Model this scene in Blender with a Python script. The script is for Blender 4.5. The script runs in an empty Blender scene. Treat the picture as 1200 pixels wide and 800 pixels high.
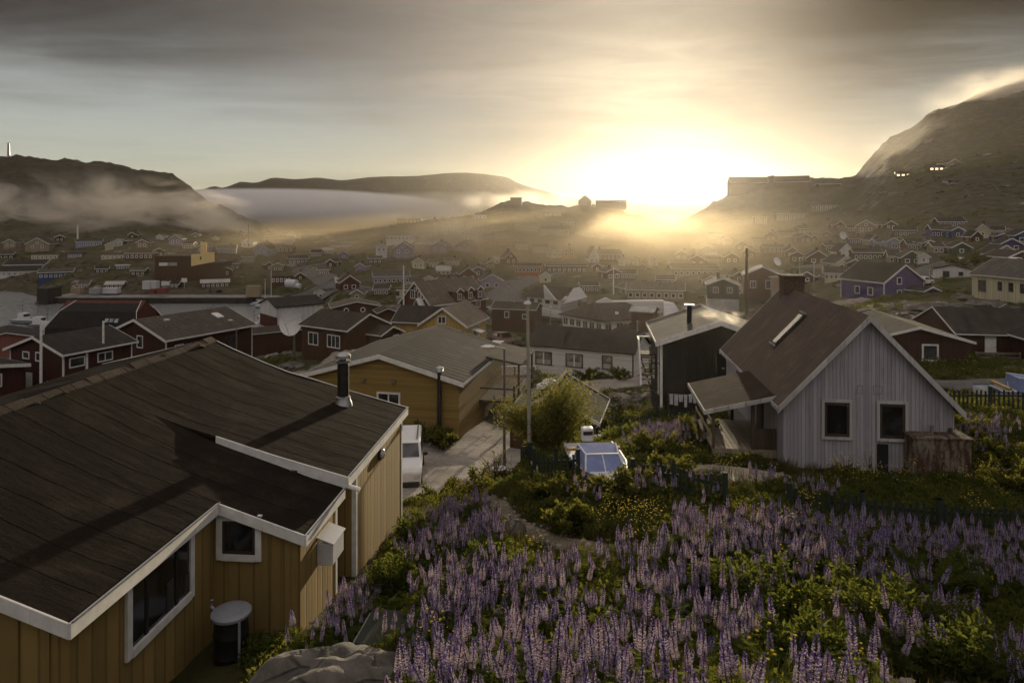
import bpy, bmesh, math, random
import numpy as np
from mathutils import Vector, Matrix, noise as mnoise

# ------------------------------------------------------------------ camera, sky, sun, exposure
SC = bpy.context.scene
COL = SC.collection
F = 800.0            # focal length in pixels of the 1200 px wide photograph
ZC = 28.0            # camera height above the harbour water
HY = 258.0           # row of the horizon

def P(px, py, d):
    return Vector(((px - 600.0) / F * d, d, ZC - (py - HY) / F * d))

cam_data = bpy.data.cameras.new("camera")
cam_data.sensor_width = 36.0
cam_data.lens = 24.0
cam_data.shift_y = -(400.0 - HY) / 1200.0
cam_data.clip_start = 0.1
cam_data.clip_end = 20000.0
cam = bpy.data.objects.new("camera", cam_data)
cam.location = (0, 0, ZC)
cam.rotation_euler = (math.radians(90), 0, 0)
COL.objects.link(cam)
SC.camera = cam

SUN_AZ = math.atan2(185.0, 800.0)      # to the right of the view axis
SUN_EL = math.radians(2.9)
SUN_DIR = Vector((math.sin(SUN_AZ) * math.cos(SUN_EL), math.cos(SUN_AZ) * math.cos(SUN_EL), math.sin(SUN_EL)))
sl = bpy.data.lights.new("sun", 'SUN')
sl.energy = 4.2
sl.angle = math.radians(0.5)
sl.color = (1.0, 0.83, 0.57)
sun = bpy.data.objects.new("sun", sl)
sun.rotation_euler = SUN_DIR.to_track_quat('Z', 'Y').to_euler()
sun.location = (0, 0, 200)
COL.objects.link(sun)

SC.view_settings.view_transform = 'Standard'
SC.view_settings.look = 'None'
SC.view_settings.exposure = 0.65
SC.view_settings.gamma = 1.0
SC.view_settings.use_curve_mapping = False
SC.render.engine = 'CYCLES'
cy = SC.cycles
cy.use_denoising = True
cy.use_adaptive_sampling = True
cy.adaptive_threshold = 0.02
cy.max_bounces = 6
cy.diffuse_bounces = 2
cy.glossy_bounces = 2
cy.transmission_bounces = 2
cy.transparent_max_bounces = 8
cy.volume_bounces = 3
cy.volume_step_rate = 2.0
cy.volume_max_steps = 128
cy.sample_clamp_indirect = 4.0
cy.caustics_reflective = False
cy.caustics_refractive = False

class NT:
    """small helper around a node tree"""
    def __init__(s, tree):
        s.t = tree
        tree.nodes.clear()
    def n(s, typ, **kw):
        nd = s.t.nodes.new(typ)
        for k, v in kw.items():
            if k == 'inp':
                for kk, vv in v.items():
                    nd.inputs[kk].default_value = vv
            else:
                setattr(nd, k, v)
        return nd
    def l(s, a, b):
        s.t.links.new(a, b)
    def math(s, op, a, b=None, c=None):
        nd = s.n('ShaderNodeMath', operation=op)
        for i, v in enumerate((a, b, c)):
            if v is None: continue
            if isinstance(v, (int, float)): nd.inputs[i].default_value = v
            else: s.l(v, nd.inputs[i])
        return nd.outputs[0]
    def mix(s, f, a, b, blend='MIX'):
        nd = s.n('ShaderNodeMix', data_type='RGBA', blend_type=blend)
        for idx, v in ((0, f), (6, a), (7, b)):
            if isinstance(v, (int, float)): nd.inputs[idx].default_value = v
            elif isinstance(v, (tuple, list)): nd.inputs[idx].default_value = (*v[:3], 1.0)
            else: s.l(v, nd.inputs[idx])
        return nd.outputs[2]
    def ramp(s, f, stops):
        nd = s.n('ShaderNodeValToRGB')
        el = nd.color_ramp.elements
        while len(el) < len(stops): el.new(0.5)
        for e, (p, c) in zip(el, stops):
            e.position = p
            e.color = (c, c, c, 1) if isinstance(c, (int, float)) else (*c[:3], 1)
        s.l(f, nd.inputs[0])
        return nd.outputs[0]
    def maprange(s, v, a, b, c=0.0, d=1.0, smooth=True):
        nd = s.n('ShaderNodeMapRange', interpolation_type='SMOOTHSTEP' if smooth else 'LINEAR')
        s.l(v, nd.inputs[0])
        for i, x in enumerate((a, b, c, d)): nd.inputs[1 + i].default_value = x
        return nd.outputs[0]
    def noise(s, vec, scale, detail=4, rough=0.55, dist=0.0):
        nd = s.n('ShaderNodeTexNoise')
        nd.inputs['Scale'].default_value = scale
        nd.inputs['Detail'].default_value = detail
        nd.inputs['Roughness'].default_value = rough
        nd.inputs['Distortion'].default_value = dist
        if vec is not None: s.l(vec, nd.inputs['Vector'])
        return nd.outputs[0]
    def mapping(s, vec, scale=(1, 1, 1), loc=(0, 0, 0), rot=(0, 0, 0)):
        nd = s.n('ShaderNodeMapping')
        nd.inputs['Location'].default_value = loc
        nd.inputs['Rotation'].default_value = rot
        nd.inputs['Scale'].default_value = scale
        s.l(vec, nd.inputs[0])
        return nd.outputs[0]

world = bpy.data.worlds.new("World")
SC.world = world
world.use_nodes = True
def build_world():
    w = NT(world.node_tree)
    out = w.n('ShaderNodeOutputWorld')
    bg = w.n('ShaderNodeBackground')
    bg.inputs['Strength'].default_value = 0.13
    w.l(bg.outputs[0], out.inputs[0])
    sky = w.n('ShaderNodeTexSky', sky_type='NISHITA', sun_disc=False, sun_elevation=SUN_EL,
              sun_rotation=SUN_AZ, altitude=0.0, air_density=1.0, dust_density=0.3, ozone_density=3.0)
    tc = w.n('ShaderNodeTexCoord')
    d = tc.outputs['Generated']
    sep = w.n('ShaderNodeSeparateXYZ'); w.l(d, sep.inputs[0])
    el = w.math('ARCSINE', sep.outputs[2])                  # elevation above the horizon in radians
    dot = w.n('ShaderNodeVectorMath', operation='DOT_PRODUCT')
    w.l(d, dot.inputs[0]); dot.inputs[1].default_value = SUN_DIR
    ang = w.math('ARCCOSINE', w.math('MINIMUM', dot.outputs['Value'], 1.0))
    # stratus sheet seen from below: its coordinates are where the ray meets a level layer
    k = w.math('DIVIDE', 1.0, w.math('MAXIMUM', w.math('ADD', sep.outputs[2], 0.04), 0.05))
    vs = w.n('ShaderNodeVectorMath', operation='SCALE'); w.l(d, vs.inputs[0]); w.l(k, vs.inputs['Scale'])
    layer = w.mapping(vs.outputs[0], scale=(0.55, 0.75, 0.0), rot=(0, 0, 0.35))
    n1 = w.noise(layer, 0.9, 5, 0.5, 0.6)
    n2 = w.noise(w.mapping(vs.outputs[0], scale=(0.25, 0.9, 0.0), rot=(0, 0, -0.2), loc=(4, 2, 0)), 1.0, 4, 0.5, 0.3)
    hgt = w.maprange(el, 0.05, 0.30)
    n3 = w.noise(w.mapping(vs.outputs[0], scale=(0.9, 1.6, 0.0), loc=(1, 7, 0)), 1.6, 6, 0.6, 0.8)
    cov = w.math('ADD', hgt, w.math('ADD', w.math('MULTIPLY', w.math('SUBTRACT', n1, 0.5), 1.0), w.math('MULTIPLY', w.math('SUBTRACT', n3, 0.5), 0.28)))
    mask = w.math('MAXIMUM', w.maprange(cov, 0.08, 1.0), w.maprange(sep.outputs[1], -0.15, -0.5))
    over = w.maprange(el, 0.30, 0.75)                      # unseen deck above the frame, brightened as added fill light
    g1 = w.math('POWER', 2.718, w.math('MULTIPLY', w.math('MULTIPLY', ang, ang), -5.8))
    g2 = w.math('POWER', 2.718, w.math('MULTIPLY', w.math('MULTIPLY', ang, ang), -45.0))
    lit = w.math('ADD', w.math('ADD', w.math('MULTIPLY', g1, CLOUD_B[1]), w.math('MULTIPLY', g2, CLOUD_B[2])), CLOUD_B[0])
    lit = w.math('MULTIPLY', lit, w.math('ADD', 0.35, w.math('ADD', w.math('MULTIPLY', n2, 0.8), w.math('MULTIPLY', n3, 0.5))))
    lit = w.math('MULTIPLY', lit, w.maprange(sep.outputs[0], 0.20, 0.50, 1.0, 0.02))   # thick cloud over the tall mountain
    lit = w.math('ADD', lit, w.math('MULTIPLY', over, OVERHEAD_FILL))
    lit = w.math('ADD', lit, w.maprange(sep.outputs[1], -0.15, -0.7, 0.0, 1.8))     # added glow in the unseen sky behind the camera, as front fill
    ccol = w.mix(g1, (0.77, 0.70, 0.66), (1.0, 0.83, 0.60))
    cs = w.n('ShaderNodeVectorMath', operation='SCALE'); w.l(ccol, cs.inputs[0]); w.l(lit, cs.inputs['Scale'])
    # the clear band: the sky texture, with thin veil cloud that scatters the low sun
    veil = w.n('ShaderNodeVectorMath', operation='SCALE')
    veil.inputs[0].default_value = (1.0, 0.93, 0.80)
    w.l(w.math('MULTIPLY', w.math('ADD', w.math('ADD', w.math('MULTIPLY', g1, VEIL[1]), w.math('MULTIPLY', g2, VEIL[2])), VEIL[0]),
               w.math('ADD', 0.75, w.math('MULTIPLY', n1, 0.5))), veil.inputs['Scale'])
    skd = w.n('ShaderNodeVectorMath', operation='SCALE'); w.l(sky.outputs[0], skd.inputs[0]); w.l(w.math('SUBTRACT', 0.36, w.math("MULTIPLY", g1, 0.33)), skd.inputs['Scale'])
    clear = w.n('ShaderNodeVectorMath', operation='ADD'); w.l(skd.outputs[0], clear.inputs[0]); w.l(veil.outputs[0], clear.inputs[1])
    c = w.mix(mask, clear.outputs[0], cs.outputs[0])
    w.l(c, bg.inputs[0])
CLOUD_B = (0.24, 3.5, 0.0)
OVERHEAD_FILL = 3.2
VEIL = (1.8, -1.0, 0.0)
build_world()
# ------------------------------------------------------------------ helpers
def tag(o, label=None, cat=None, group=None, kind=None):
    if label: o['label'] = label
    if cat: o['category'] = cat
    if group: o['group'] = group
    if kind: o['kind'] = kind
    return o

def link_mesh(name, verts, faces, mat=None, parent=None, smooth=False, mats=None, fmat=None):
    me = bpy.data.meshes.new(name)
    me.from_pydata([tuple(v) for v in verts], [], faces)
    if mats:
        for m in mats: me.materials.append(m)
        if fmat is not None: me.polygons.foreach_set('material_index', fmat)
    elif mat: me.materials.append(mat)
    if smooth: me.polygons.foreach_set('use_smooth', [True] * len(me.polygons))
    me.update()
    o = bpy.data.objects.new(name, me)
    COL.objects.link(o)
    if parent is not None: o.parent = parent
    return o

# ------------------------------------------------------------------ ground shape
# per photo column: (distance, row at which the ground shows there)
SEA = 0.0
def zz(*pairs):       # (distance, height relative to the camera)
    return pairs
COLS = {
 -700: zz((2,-3.2),(8,-5.5),(14,-8),(25,-11),(60,-17),(120,-24),(170,-27.5),(230,-32),(262,-32),(275,-26),(320,-12),(420,10),(600,72),(800,60),(1100,-29),(1600,-29)),
    0: zz((2,-3.2),(6,-5.8),(9,-7.6),(14,-8.6),(25,-11.5),(45,-15),(80,-20),(120,-25),(150,-27),(165,-32),(258,-32),(266,-31),(272,-25.8),(330,-13),(400,-2),(480,22),(600,56),(700,50),(1000,-29),(1700,-29)),
  100: zz((2,-3.2),(6,-5.8),(9,-7.6),(14,-8.4),(25,-11.5),(45,-15),(80,-19),(120,-24),(150,-27),(165,-32),(233,-32),(236,-25.3),(275,-20),(330,-12),(400,-1.5),(480,19),(610,50.5),(700,44),(1000,-29),(1700,-29)),
  200: zz((2,-3.2),(6,-5.8),(9,-7.4),(14,-8.3),(25,-11.5),(45,-14.5),(80,-18),(110,-22.5),(140,-26),(160,-31),(233,-32),(236,-25.3),(275,-19),(330,-11),(400,-4),(500,18),(620,41),(720,32),(950,-29),(1700,-29)),
  250: zz((2,-3.2),(6,-5.7),(9,-7.3),(14,-8.2),(25,-11.5),(45,-14),(80,-17.5),(110,-22.5),(140,-26.5),(155,-32),(233,-32),(236,-25.3),(280,-18),(330,-11.5),(420,-8),(520,0),(630,14.5),(720,5),(900,-29),(1700,-29)),
  300: zz((2,-3.2),(6,-5.6),(9,-7.2),(14,-8.1),(25,-11.5),(45,-13.5),(80,-17),(110,-22),(135,-26.5),(150,-32),(233,-32),(236,-25),(280,-18),(330,-13),(420,-11),(520,-7),(640,-3.5),(760,-20),(860,-29),(1700,-29)),
  340: zz((2,-3.2),(6,-5.5),(9,-7),(14,-8.1),(25,-11.5),(45,-13),(80,-16.2),(105,-20.5),(130,-25.5),(145,-31),(222,-32),(226,-24.5),(280,-19),(340,-14.5),(430,-14.5),(540,-17),(640,-22),(740,-31),(860,-29),(1700,-29)),
  400: zz((2,-3.2),(6,-5.3),(9,-6.8),(14,-8.1),(21,-9.3),(33,-12),(45,-12.6),(80,-15.4),(105,-18.5),(130,-21.5),(200,-19.5),(280,-17),(340,-15.5),(430,-19.5),(540,-25),(600,-31),(700,-32),(1700,-29)),
  475: zz((2,-3.2),(6,-5.0),(9,-6.2),(14,-7.7),(21,-9.2),(29,-11.8),(36,-12.3),(45,-12.8),(80,-15.5),(120,-19),(170,-20.5),(220,-18.5),(280,-15),(330,-13.5),(370,-8),(410,1.2),(440,0),(520,-18),(650,-28),(720,-29),(1700,-29)),
  540: zz((2,-3.2),(6,-4.7),(8,-5.6),(11.5,-6.5),(16,-7.7),(21,-8.8),(28,-11.3),(36,-12.4),(45,-13),(60,-14.5),(80,-16.2),(120,-19.8),(170,-20.6),(220,-20),(280,-14.5),(340,-8),(400,-1),(440,2),(500,0),(600,-20),(700,-28),(1700,-29)),
  600: zz((2,-3.2),(6,-4.6),(8,-5.5),(11.5,-6.45),(16,-7.35),(21,-8.2),(26,-10.2),(32,-12),(45,-13.5),(60,-14.8),(80,-16.4),(120,-20.3),(170,-20.2),(220,-20),(280,-15),(340,-7),(400,3),(450,11),(500,8),(620,-12),(720,-26),(1700,-29)),
  640: zz((2,-3.2),(6,-4.6),(8,-5.45),(11.5,-6.4),(16,-7.25),(21,-7.9),(26,-8.9),(33,-11.5),(45,-13.9),(60,-15),(80,-17),(120,-21),(150,-21.3),(180,-20.5),(230,-19.5),(280,-14.8),(340,-8.5),(400,1),(450,9),(520,7),(640,-12),(740,-26),(1700,-29)),
  700: zz((2,-3.2),(6,-4.5),(8,-5.4),(11.5,-6.35),(16,-7.15),(21,-7.7),(26,-8.7),(33,-11),(45,-14.0),(60,-15.2),(70,-15.8),(90,-18.5),(120,-21.4),(150,-21.8),(190,-20.5),(230,-18.8),(280,-15),(340,-9),(420,1),(480,9),(560,5),(700,-12),(900,-26),(1700,-29)),
  785: zz((2,-3.2),(6,-4.5),(8,-5.4),(11.5,-6.3),(16,-7.0),(21,-7.6),(26,-8.3),(33,-10),(45,-13.2),(60,-15),(70,-15.8),(90,-18),(120,-21),(150,-21.5),(200,-20),(240,-18.3),(300,-15.2),(360,-11),(430,-6),(490,-3),(560,-5),(700,-15),(900,-27),(1700,-29)),
  900: zz((2,-3.2),(6,-4.5),(8,-5.4),(11.5,-6.4),(16,-7.1),(21,-7.6),(26,-8.0),(33,-9.2),(45,-12),(60,-14),(80,-15.2),(120,-16.4),(160,-16),(220,-15.5),(280,-13.5),(340,-7),(400,2),(450,14),(500,29),(560,32),(700,10),(900,-27),(1700,-29)),
  960: zz((2,-3.2),(6,-4.5),(8,-5.5),(11.5,-6.5),(16,-7.2),(21,-7.7),(27,-7.9),(33,-9.0),(45,-10.5),(60,-10.8),(80,-11.4),(120,-13.2),(160,-13),(220,-11.5),(280,-8),(340,-1),(400,8),(450,17),(500,28),(560,31),(700,10),(900,-27),(1700,-29)),
 1000: zz((2,-3.2),(6,-4.5),(8,-5.5),(11.5,-6.6),(16,-7.3),(21,-7.75),(27,-7.9),(33,-8.9),(40,-9.7),(50,-10),(70,-10.2),(100,-11.6),(140,-11.6),(180,-9.6),(240,-7.5),(300,1),(360,10),(420,18),(500,27),(570,36),(640,32),(800,0),(1000,-27),(1700,-29)),
 1050: zz((2,-3.2),(6,-4.5),(8,-5.6),(11.5,-6.7),(16,-7.4),(21,-7.8),(27,-7.9),(33,-8.8),(38,-9.6),(48,-10.0),(62,-9.2),(80,-9.6),(110,-11),(150,-10),(190,-8),(240,-4),(300,12),(360,24),(420,38),(500,55),(560,68),(640,60),(850,0),(1000,-20),(1700,-29)),
 1100: zz((2,-3.2),(6,-4.6),(8,-5.7),(11.5,-6.8),(16,-7.5),(21,-7.8),(27,-7.8),(33,-8.7),(37,-9.5),(48,-9.9),(62,-9.0),(80,-9.5),(110,-10.8),(150,-8.8),(200,-3.5),(250,2),(300,17),(360,33),(440,62),(520,82),(580,88),(680,70),(900,0),(1050,-20),(1700,-29)),
 1150: zz((2,-3.2),(6,-4.6),(8,-5.8),(11.5,-6.9),(16,-7.5),(21,-7.8),(27,-7.7),(33,-8.6),(37,-9.4),(48,-9.8),(62,-9.2),(85,-10.6),(110,-10.4),(150,-7.5),(200,-2),(250,6),(300,22),(360,42),(440,72),(530,97),(600,104),(700,90),(950,10),(1100,-20),(1700,-29)),
 1250: zz((2,-3.2),(6,-4.6),(8,-5.9),(11.5,-7),(16,-7.5),(21,-7.8),(27,-7.7),(33,-8.6),(37,-9.3),(48,-9.7),(62,-9.4),(85,-10.8),(110,-9.5),(150,-5.5),(200,0),(250,12),(300,30),(360,52),(440,82),(530,107),(620,118),(760,100),(1000,20),(1200,-20),(1700,-29)),
 1900: zz((2,-3.2),(6,-4.6),(8,-5.9),(11.5,-7),(16,-7.5),(27,-7.7),(48,-9.5),(85,-9),(110,-4),(150,5),(200,14),(300,45),(440,95),(620,125),(900,90),(1200,0),(1700,-29)),
}
_cx = np.array(sorted(COLS), dtype=float)
NL = 420
_lD = np.linspace(math.log(0.5), math.log(1700.0), NL)
_tab = np.zeros((len(_cx), NL))
for i, c in enumerate(sorted(COLS)):
    ds, zs = zip(*COLS[c])
    _tab[i] = np.interp(_lD, np.log(np.array(ds)), np.array(zs))
_k = np.exp(-0.5 * (np.arange(-7, 8) / 2.6) ** 2); _k /= _k.sum()
_sm = np.array([np.convolve(np.pad(r, 7, 'edge'), _k, 'valid') for r in _tab])
# keep the quay edges crisp: smooth only where no steep step lies
_d0 = np.exp(_lD)
_keep = np.clip((np.abs(np.gradient(_tab, axis=1)) - 0.9) / 0.8, 0, 1)
_tab = _sm * (1 - _keep) + _tab * _keep

def base_h(x, y):
    """ground height before small relief, numpy arrays or floats"""
    x = np.asarray(x, float); y = np.maximum(np.asarray(y, float), 0.5)
    px = np.clip(600 + F * x / y, _cx[0], _cx[-1])
    j = np.clip(np.searchsorted(_cx, px) - 1, 0, len(_cx) - 2)
    t = (px - _cx[j]) / (_cx[j + 1] - _cx[j])
    ts = t * t * (3 - 2 * t)
    t = 0.5 * t + 0.5 * ts
    u = np.clip((np.log(y) - _lD[0]) / (_lD[1] - _lD[0]), 0, NL - 1.001)
    k = u.astype(int); f = u - k
    a = _tab[j, k] * (1 - f) + _tab[j, k + 1] * f
    b = _tab[j + 1, k] * (1 - f) + _tab[j + 1, k + 1] * f
    return ZC + a * (1 - t) + b * t

def relief(x, y):
    """lumps and rock of the ground, small where the town stands"""
    d = max(y, 1.0)
    a = 0.10 if d < 40 else (0.10 + (d - 40) * 0.004 if d < 250 else 0.94 + (d - 250) * 0.018)
    a = min(a, 6.5)
    s = 0.35 if d < 40 else (0.12 if d < 150 else (0.035 if d < 330 else 0.016))
    if d < 40:
        return a * mnoise.fractal(Vector((x * 0.35, y * 0.35, 3.1)), 1.0, 2.0, 4)
    w1 = mnoise.fractal(Vector((x * 0.05, y * 0.05, 7.7)), 0.9, 2.1, 5)
    w2 = mnoise.fractal(Vector((x * 0.013, y * 0.013, 1.3)), 0.9, 2.1, 6)
    f = min(1.0, max(0.0, (d - 230) / 150))
    if f > 0:
        rm = mnoise.ridged_multi_fractal(Vector((x * 0.022, y * 0.022, 4.4)), 0.8, 2.2, 5, 1.0, 2.0)
        rm2 = mnoise.ridged_multi_fractal(Vector((x * 0.06, y * 0.045, 9.4)), 0.8, 2.2, 4, 1.0, 2.0)
        w2 = w2 * 0.7 + (rm - 0.95) * 0.8 + (rm2 - 0.95) * 0.42 * min(1.0, max(0.0, (d - 290) / 120))
    return a * (w1 * (1 - f) + (w2 * 0.8 + 0.25 * w1) * f)

def ground_z(x, y):
    h = float(base_h(x, y))
    r = relief(x, y)
    e = min(1.0, abs(h - 1.2) / 2.5) if 140 < y < 300 else 1.0
    return h + r * e

def G(px, d, dz=0.0):
    """a point on the ground in photo column px at distance d"""
    x = (px - 600.0) / F * d
    return Vector((x, d, ground_z(x, d) + dz))

def build_terrain(mat):
    th = np.concatenate([np.linspace(-62, -37.5, 14)[:-1], np.linspace(-37.5, 37.5, 300), np.linspace(37.5, 62, 14)[1:]])
    ds = np.concatenate([np.linspace(0.6, 3, 6)[:-1], np.exp(np.linspace(math.log(3), math.log(330), 260)),
                         np.exp(np.linspace(math.log(330), math.log(760), 110))[1:], np.exp(np.linspace(math.log(760), math.log(1680), 40))[1:]])
    verts = []
    tn = np.tan(np.radians(th))
    for d in ds:
        for t in tn:
            x = t * d
            verts.append((x, d, ground_z(x, d)))
    nx = len(th)
    faces = []
    for i in range(len(ds) - 1):
        for j in range(nx - 1):
            a = i * nx + j
            faces.append((a, a + 1, a + nx + 1, a + nx))
    o = link_mesh('ground', verts, faces, mat, smooth=True)
    tag(o, 'grassy rocky ground of the hillside town falling to the harbour', kind='structure')
    return o
# ------------------------------------------------------------------ materials
MATS = {}
def new_mat(name):
    m = bpy.data.materials.new(name)
    m.use_nodes = True
    t = NT(m.node_tree)
    out = t.n('ShaderNodeOutputMaterial')
    b = t.n('ShaderNodeBsdfPrincipled')
    t.l(b.outputs[0], out.inputs['Surface'])
    return m, t, b, out

def bump(t, b, h, dist=0.02, strength=0.6):
    bn = t.n('ShaderNodeBump')
    bn.inputs['Distance'].default_value = dist
    bn.inputs['Strength'].default_value = strength
    t.l(h, bn.inputs['Height'])
    t.l(bn.outputs[0], b.inputs['Normal'])

def mat_plain(name, col, rough=0.7, metal=0.0, var=0.15, scale=3.0, spec=0.4):
    """paint, wood or metal with uneven wear"""
    if name in MATS: return MATS[name]
    m, t, b, out = new_mat(name)
    tc = t.n('ShaderNodeTexCoord')
    n1 = t.noise(tc.outputs['Object'], scale, 5, 0.6)
    f = t.maprange(n1, 0.3, 0.75)
    c2 = tuple(max(0.0, c * (1 - 2.2 * var)) for c in col)
    t.l(t.mix(f, c2, col), b.inputs['Base Color'])
    b.inputs['Roughness'].default_value = rough
    b.inputs['Metallic'].default_value = metal
    b.inputs['Specular IOR Level'].default_value = spec
    MATS[name] = m
    return m

def mat_boards(name, col, pitch=0.14, vertical=True, groove=0.5, rough=0.75, wear=0.25, axis='auto', streak=(0.1, 0.08, 0.06)):
    """painted timber cladding: boards with grooves, faded paint, a little weather staining"""
    if name in MATS: return MATS[name]
    m, t, b, out = new_mat(name)
    tc = t.n('ShaderNodeTexCoord')
    sep = t.n('ShaderNodeSeparateXYZ'); t.l(tc.outputs['Object'], sep.inputs[0])
    u = t.math('ADD', sep.outputs[0], sep.outputs[1]) if vertical else sep.outputs[2]
    s = t.math('DIVIDE', u, pitch)
    fr = t.math('FRACT', s)
    edge = t.math('MINIMUM', fr, t.math('SUBTRACT', 1.0, fr))
    line = t.maprange(edge, 0.02, 0.10)
    wn = t.n('ShaderNodeTexWhiteNoise', noise_dimensions='1D')
    t.l(t.math('FLOOR', s), wn.inputs['W'])
    board = wn.outputs['Value']
    st = t.noise(t.mapping(tc.outputs['Object'], scale=((9, 9, 0.7) if vertical else (0.7, 0.7, 9))), 1.0, 5, 0.65)
    big = t.noise(tc.outputs['Object'], 0.7, 4, 0.6)
    dark = tuple(c * 0.72 for c in col)
    c = t.mix(board, dark, col)
    oi = t.n('ShaderNodeObjectInfo')
    c = t.mix(t.math('MULTIPLY', oi.outputs['Random'], 0.35), c, tuple(x * 0.45 for x in col))
    c = t.mix(t.math('MULTIPLY', t.maprange(st, 0.52, 0.8), wear), c, streak)
    c = t.mix(t.math('MULTIPLY', t.maprange(big, 0.5, 0.8), wear * 0.35), c, tuple(min(1, x * 1.25 + 0.01) for x in col))
    c = t.mix(t.math('MULTIPLY', t.math('SUBTRACT', 1.0, line), groove), c, tuple(x * 0.3 for x in col))
    t.l(c, b.inputs['Base Color'])
    b.inputs['Roughness'].default_value = rough
    b.inputs['Specular IOR Level'].default_value = 0.3
    bump(t, b, line, 0.012, 0.7)
    MATS[name] = m
    return m

def mat_felt(name, col, strip=0.95, direction='y', rough=0.92, gloss=0.25, rib=0.0):
    """roofing felt laid in strips that run down the slope, or ribbed metal sheet"""
    if name in MATS: return MATS[name]
    m, t, b, out = new_mat(name)
    tc = t.n('ShaderNodeTexCoord')
    sep = t.n('ShaderNodeSeparateXYZ'); t.l(tc.outputs['Object'], sep.inputs[0])
    wob = t.noise(tc.outputs['Object'], 0.9, 5, 0.6)
    ax = sep.outputs[1] if direction == 'y' else sep.outputs[0]
    u = t.math('ADD', ax, t.math('MULTIPLY', t.math('SUBTRACT', wob, 0.5), 0.0 if rib else 0.22))
    s = t.math('DIVIDE', u, strip)
    fr = t.math('FRACT', s)
    seam = t.maprange(fr, 0.0, 0.05 if not rib else 0.3)
    wn = t.n('ShaderNodeTexWhiteNoise', noise_dimensions='1D'); t.l(t.math('FLOOR', s), wn.inputs['W'])
    grain = t.noise(tc.outputs['Object'], 22.0, 6, 0.8)
    blot = t.noise(tc.outputs['Object'], 1.1, 6, 0.65)
    streak = t.noise(t.mapping(tc.outputs['Object'], scale=((0.35, 4, 1) if direction == 'y' else (4, 0.35, 1))), 1.0, 5, 0.6)
    c = t.mix(wn.outputs['Value'], tuple(x * 0.86 for x in col), tuple(x * 1.08 for x in col))
    c = t.mix(t.math('MULTIPLY', t.maprange(blot, 0.45, 0.72), 0.75), c, (col[0] * 1.8 + 0.012, col[1] * 1.7 + 0.010, col[2] * 1.5 + 0.007))
    c = t.mix(t.math('MULTIPLY', t.maprange(fr, 0.4, 1.0), 0.0 if rib else 0.3), c, tuple(x * 0.6 for x in col))
    c = t.mix(t.math('MULTIPLY', t.maprange(streak, 0.46, 0.74), 0.22), c, tuple(x * 0.45 for x in col))
    c = t.mix(t.math('MULTIPLY', t.maprange(grain, 0.42, 0.66), 0.75), c, tuple(x * 0.35 for x in col))
    c = t.mix(t.math('MULTIPLY', t.math('SUBTRACT', 1.0, seam), 0.6), c, tuple(x * 0.3 for x in col))
    t.l(c, b.inputs['Base Color'])
    b.inputs['Roughness'].default_value = rough
    b.inputs['Specular IOR Level'].default_value = gloss
    wr = t.noise(t.mapping(tc.outputs['Object'], scale=((1.2, 5, 1) if direction == 'y' else (5, 1.2, 1))), 1.0, 5, 0.65)
    h = t.math('ADD', t.math('ADD', t.math('MULTIPLY', seam, 1.0), t.math('MULTIPLY', grain, 0.5)), t.math('MULTIPLY', wr, 0.0 if rib else 1.6))
    bump(t, b, h, 0.02 if not rib else 0.03, 0.7)
    MATS[name] = m
    return m

def mat_glass(name='window_glass', col=(0.02, 0.022, 0.025), rough=0.08):
    if name in MATS: return MATS[name]
    m, t, b, out = new_mat(name)
    tc = t.n('ShaderNodeTexCoord')
    n = t.noise(tc.outputs['Object'], 1.3, 3)
    t.l(t.mix(t.maprange(n, 0.4, 0.65), col, tuple(c * 2.5 + 0.01 for c in col)), b.inputs['Base Color'])
    b.inputs['Roughness'].default_value = rough
    b.inputs['Specular IOR Level'].default_value = 0.6
    MATS[name] = m
    return m

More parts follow.
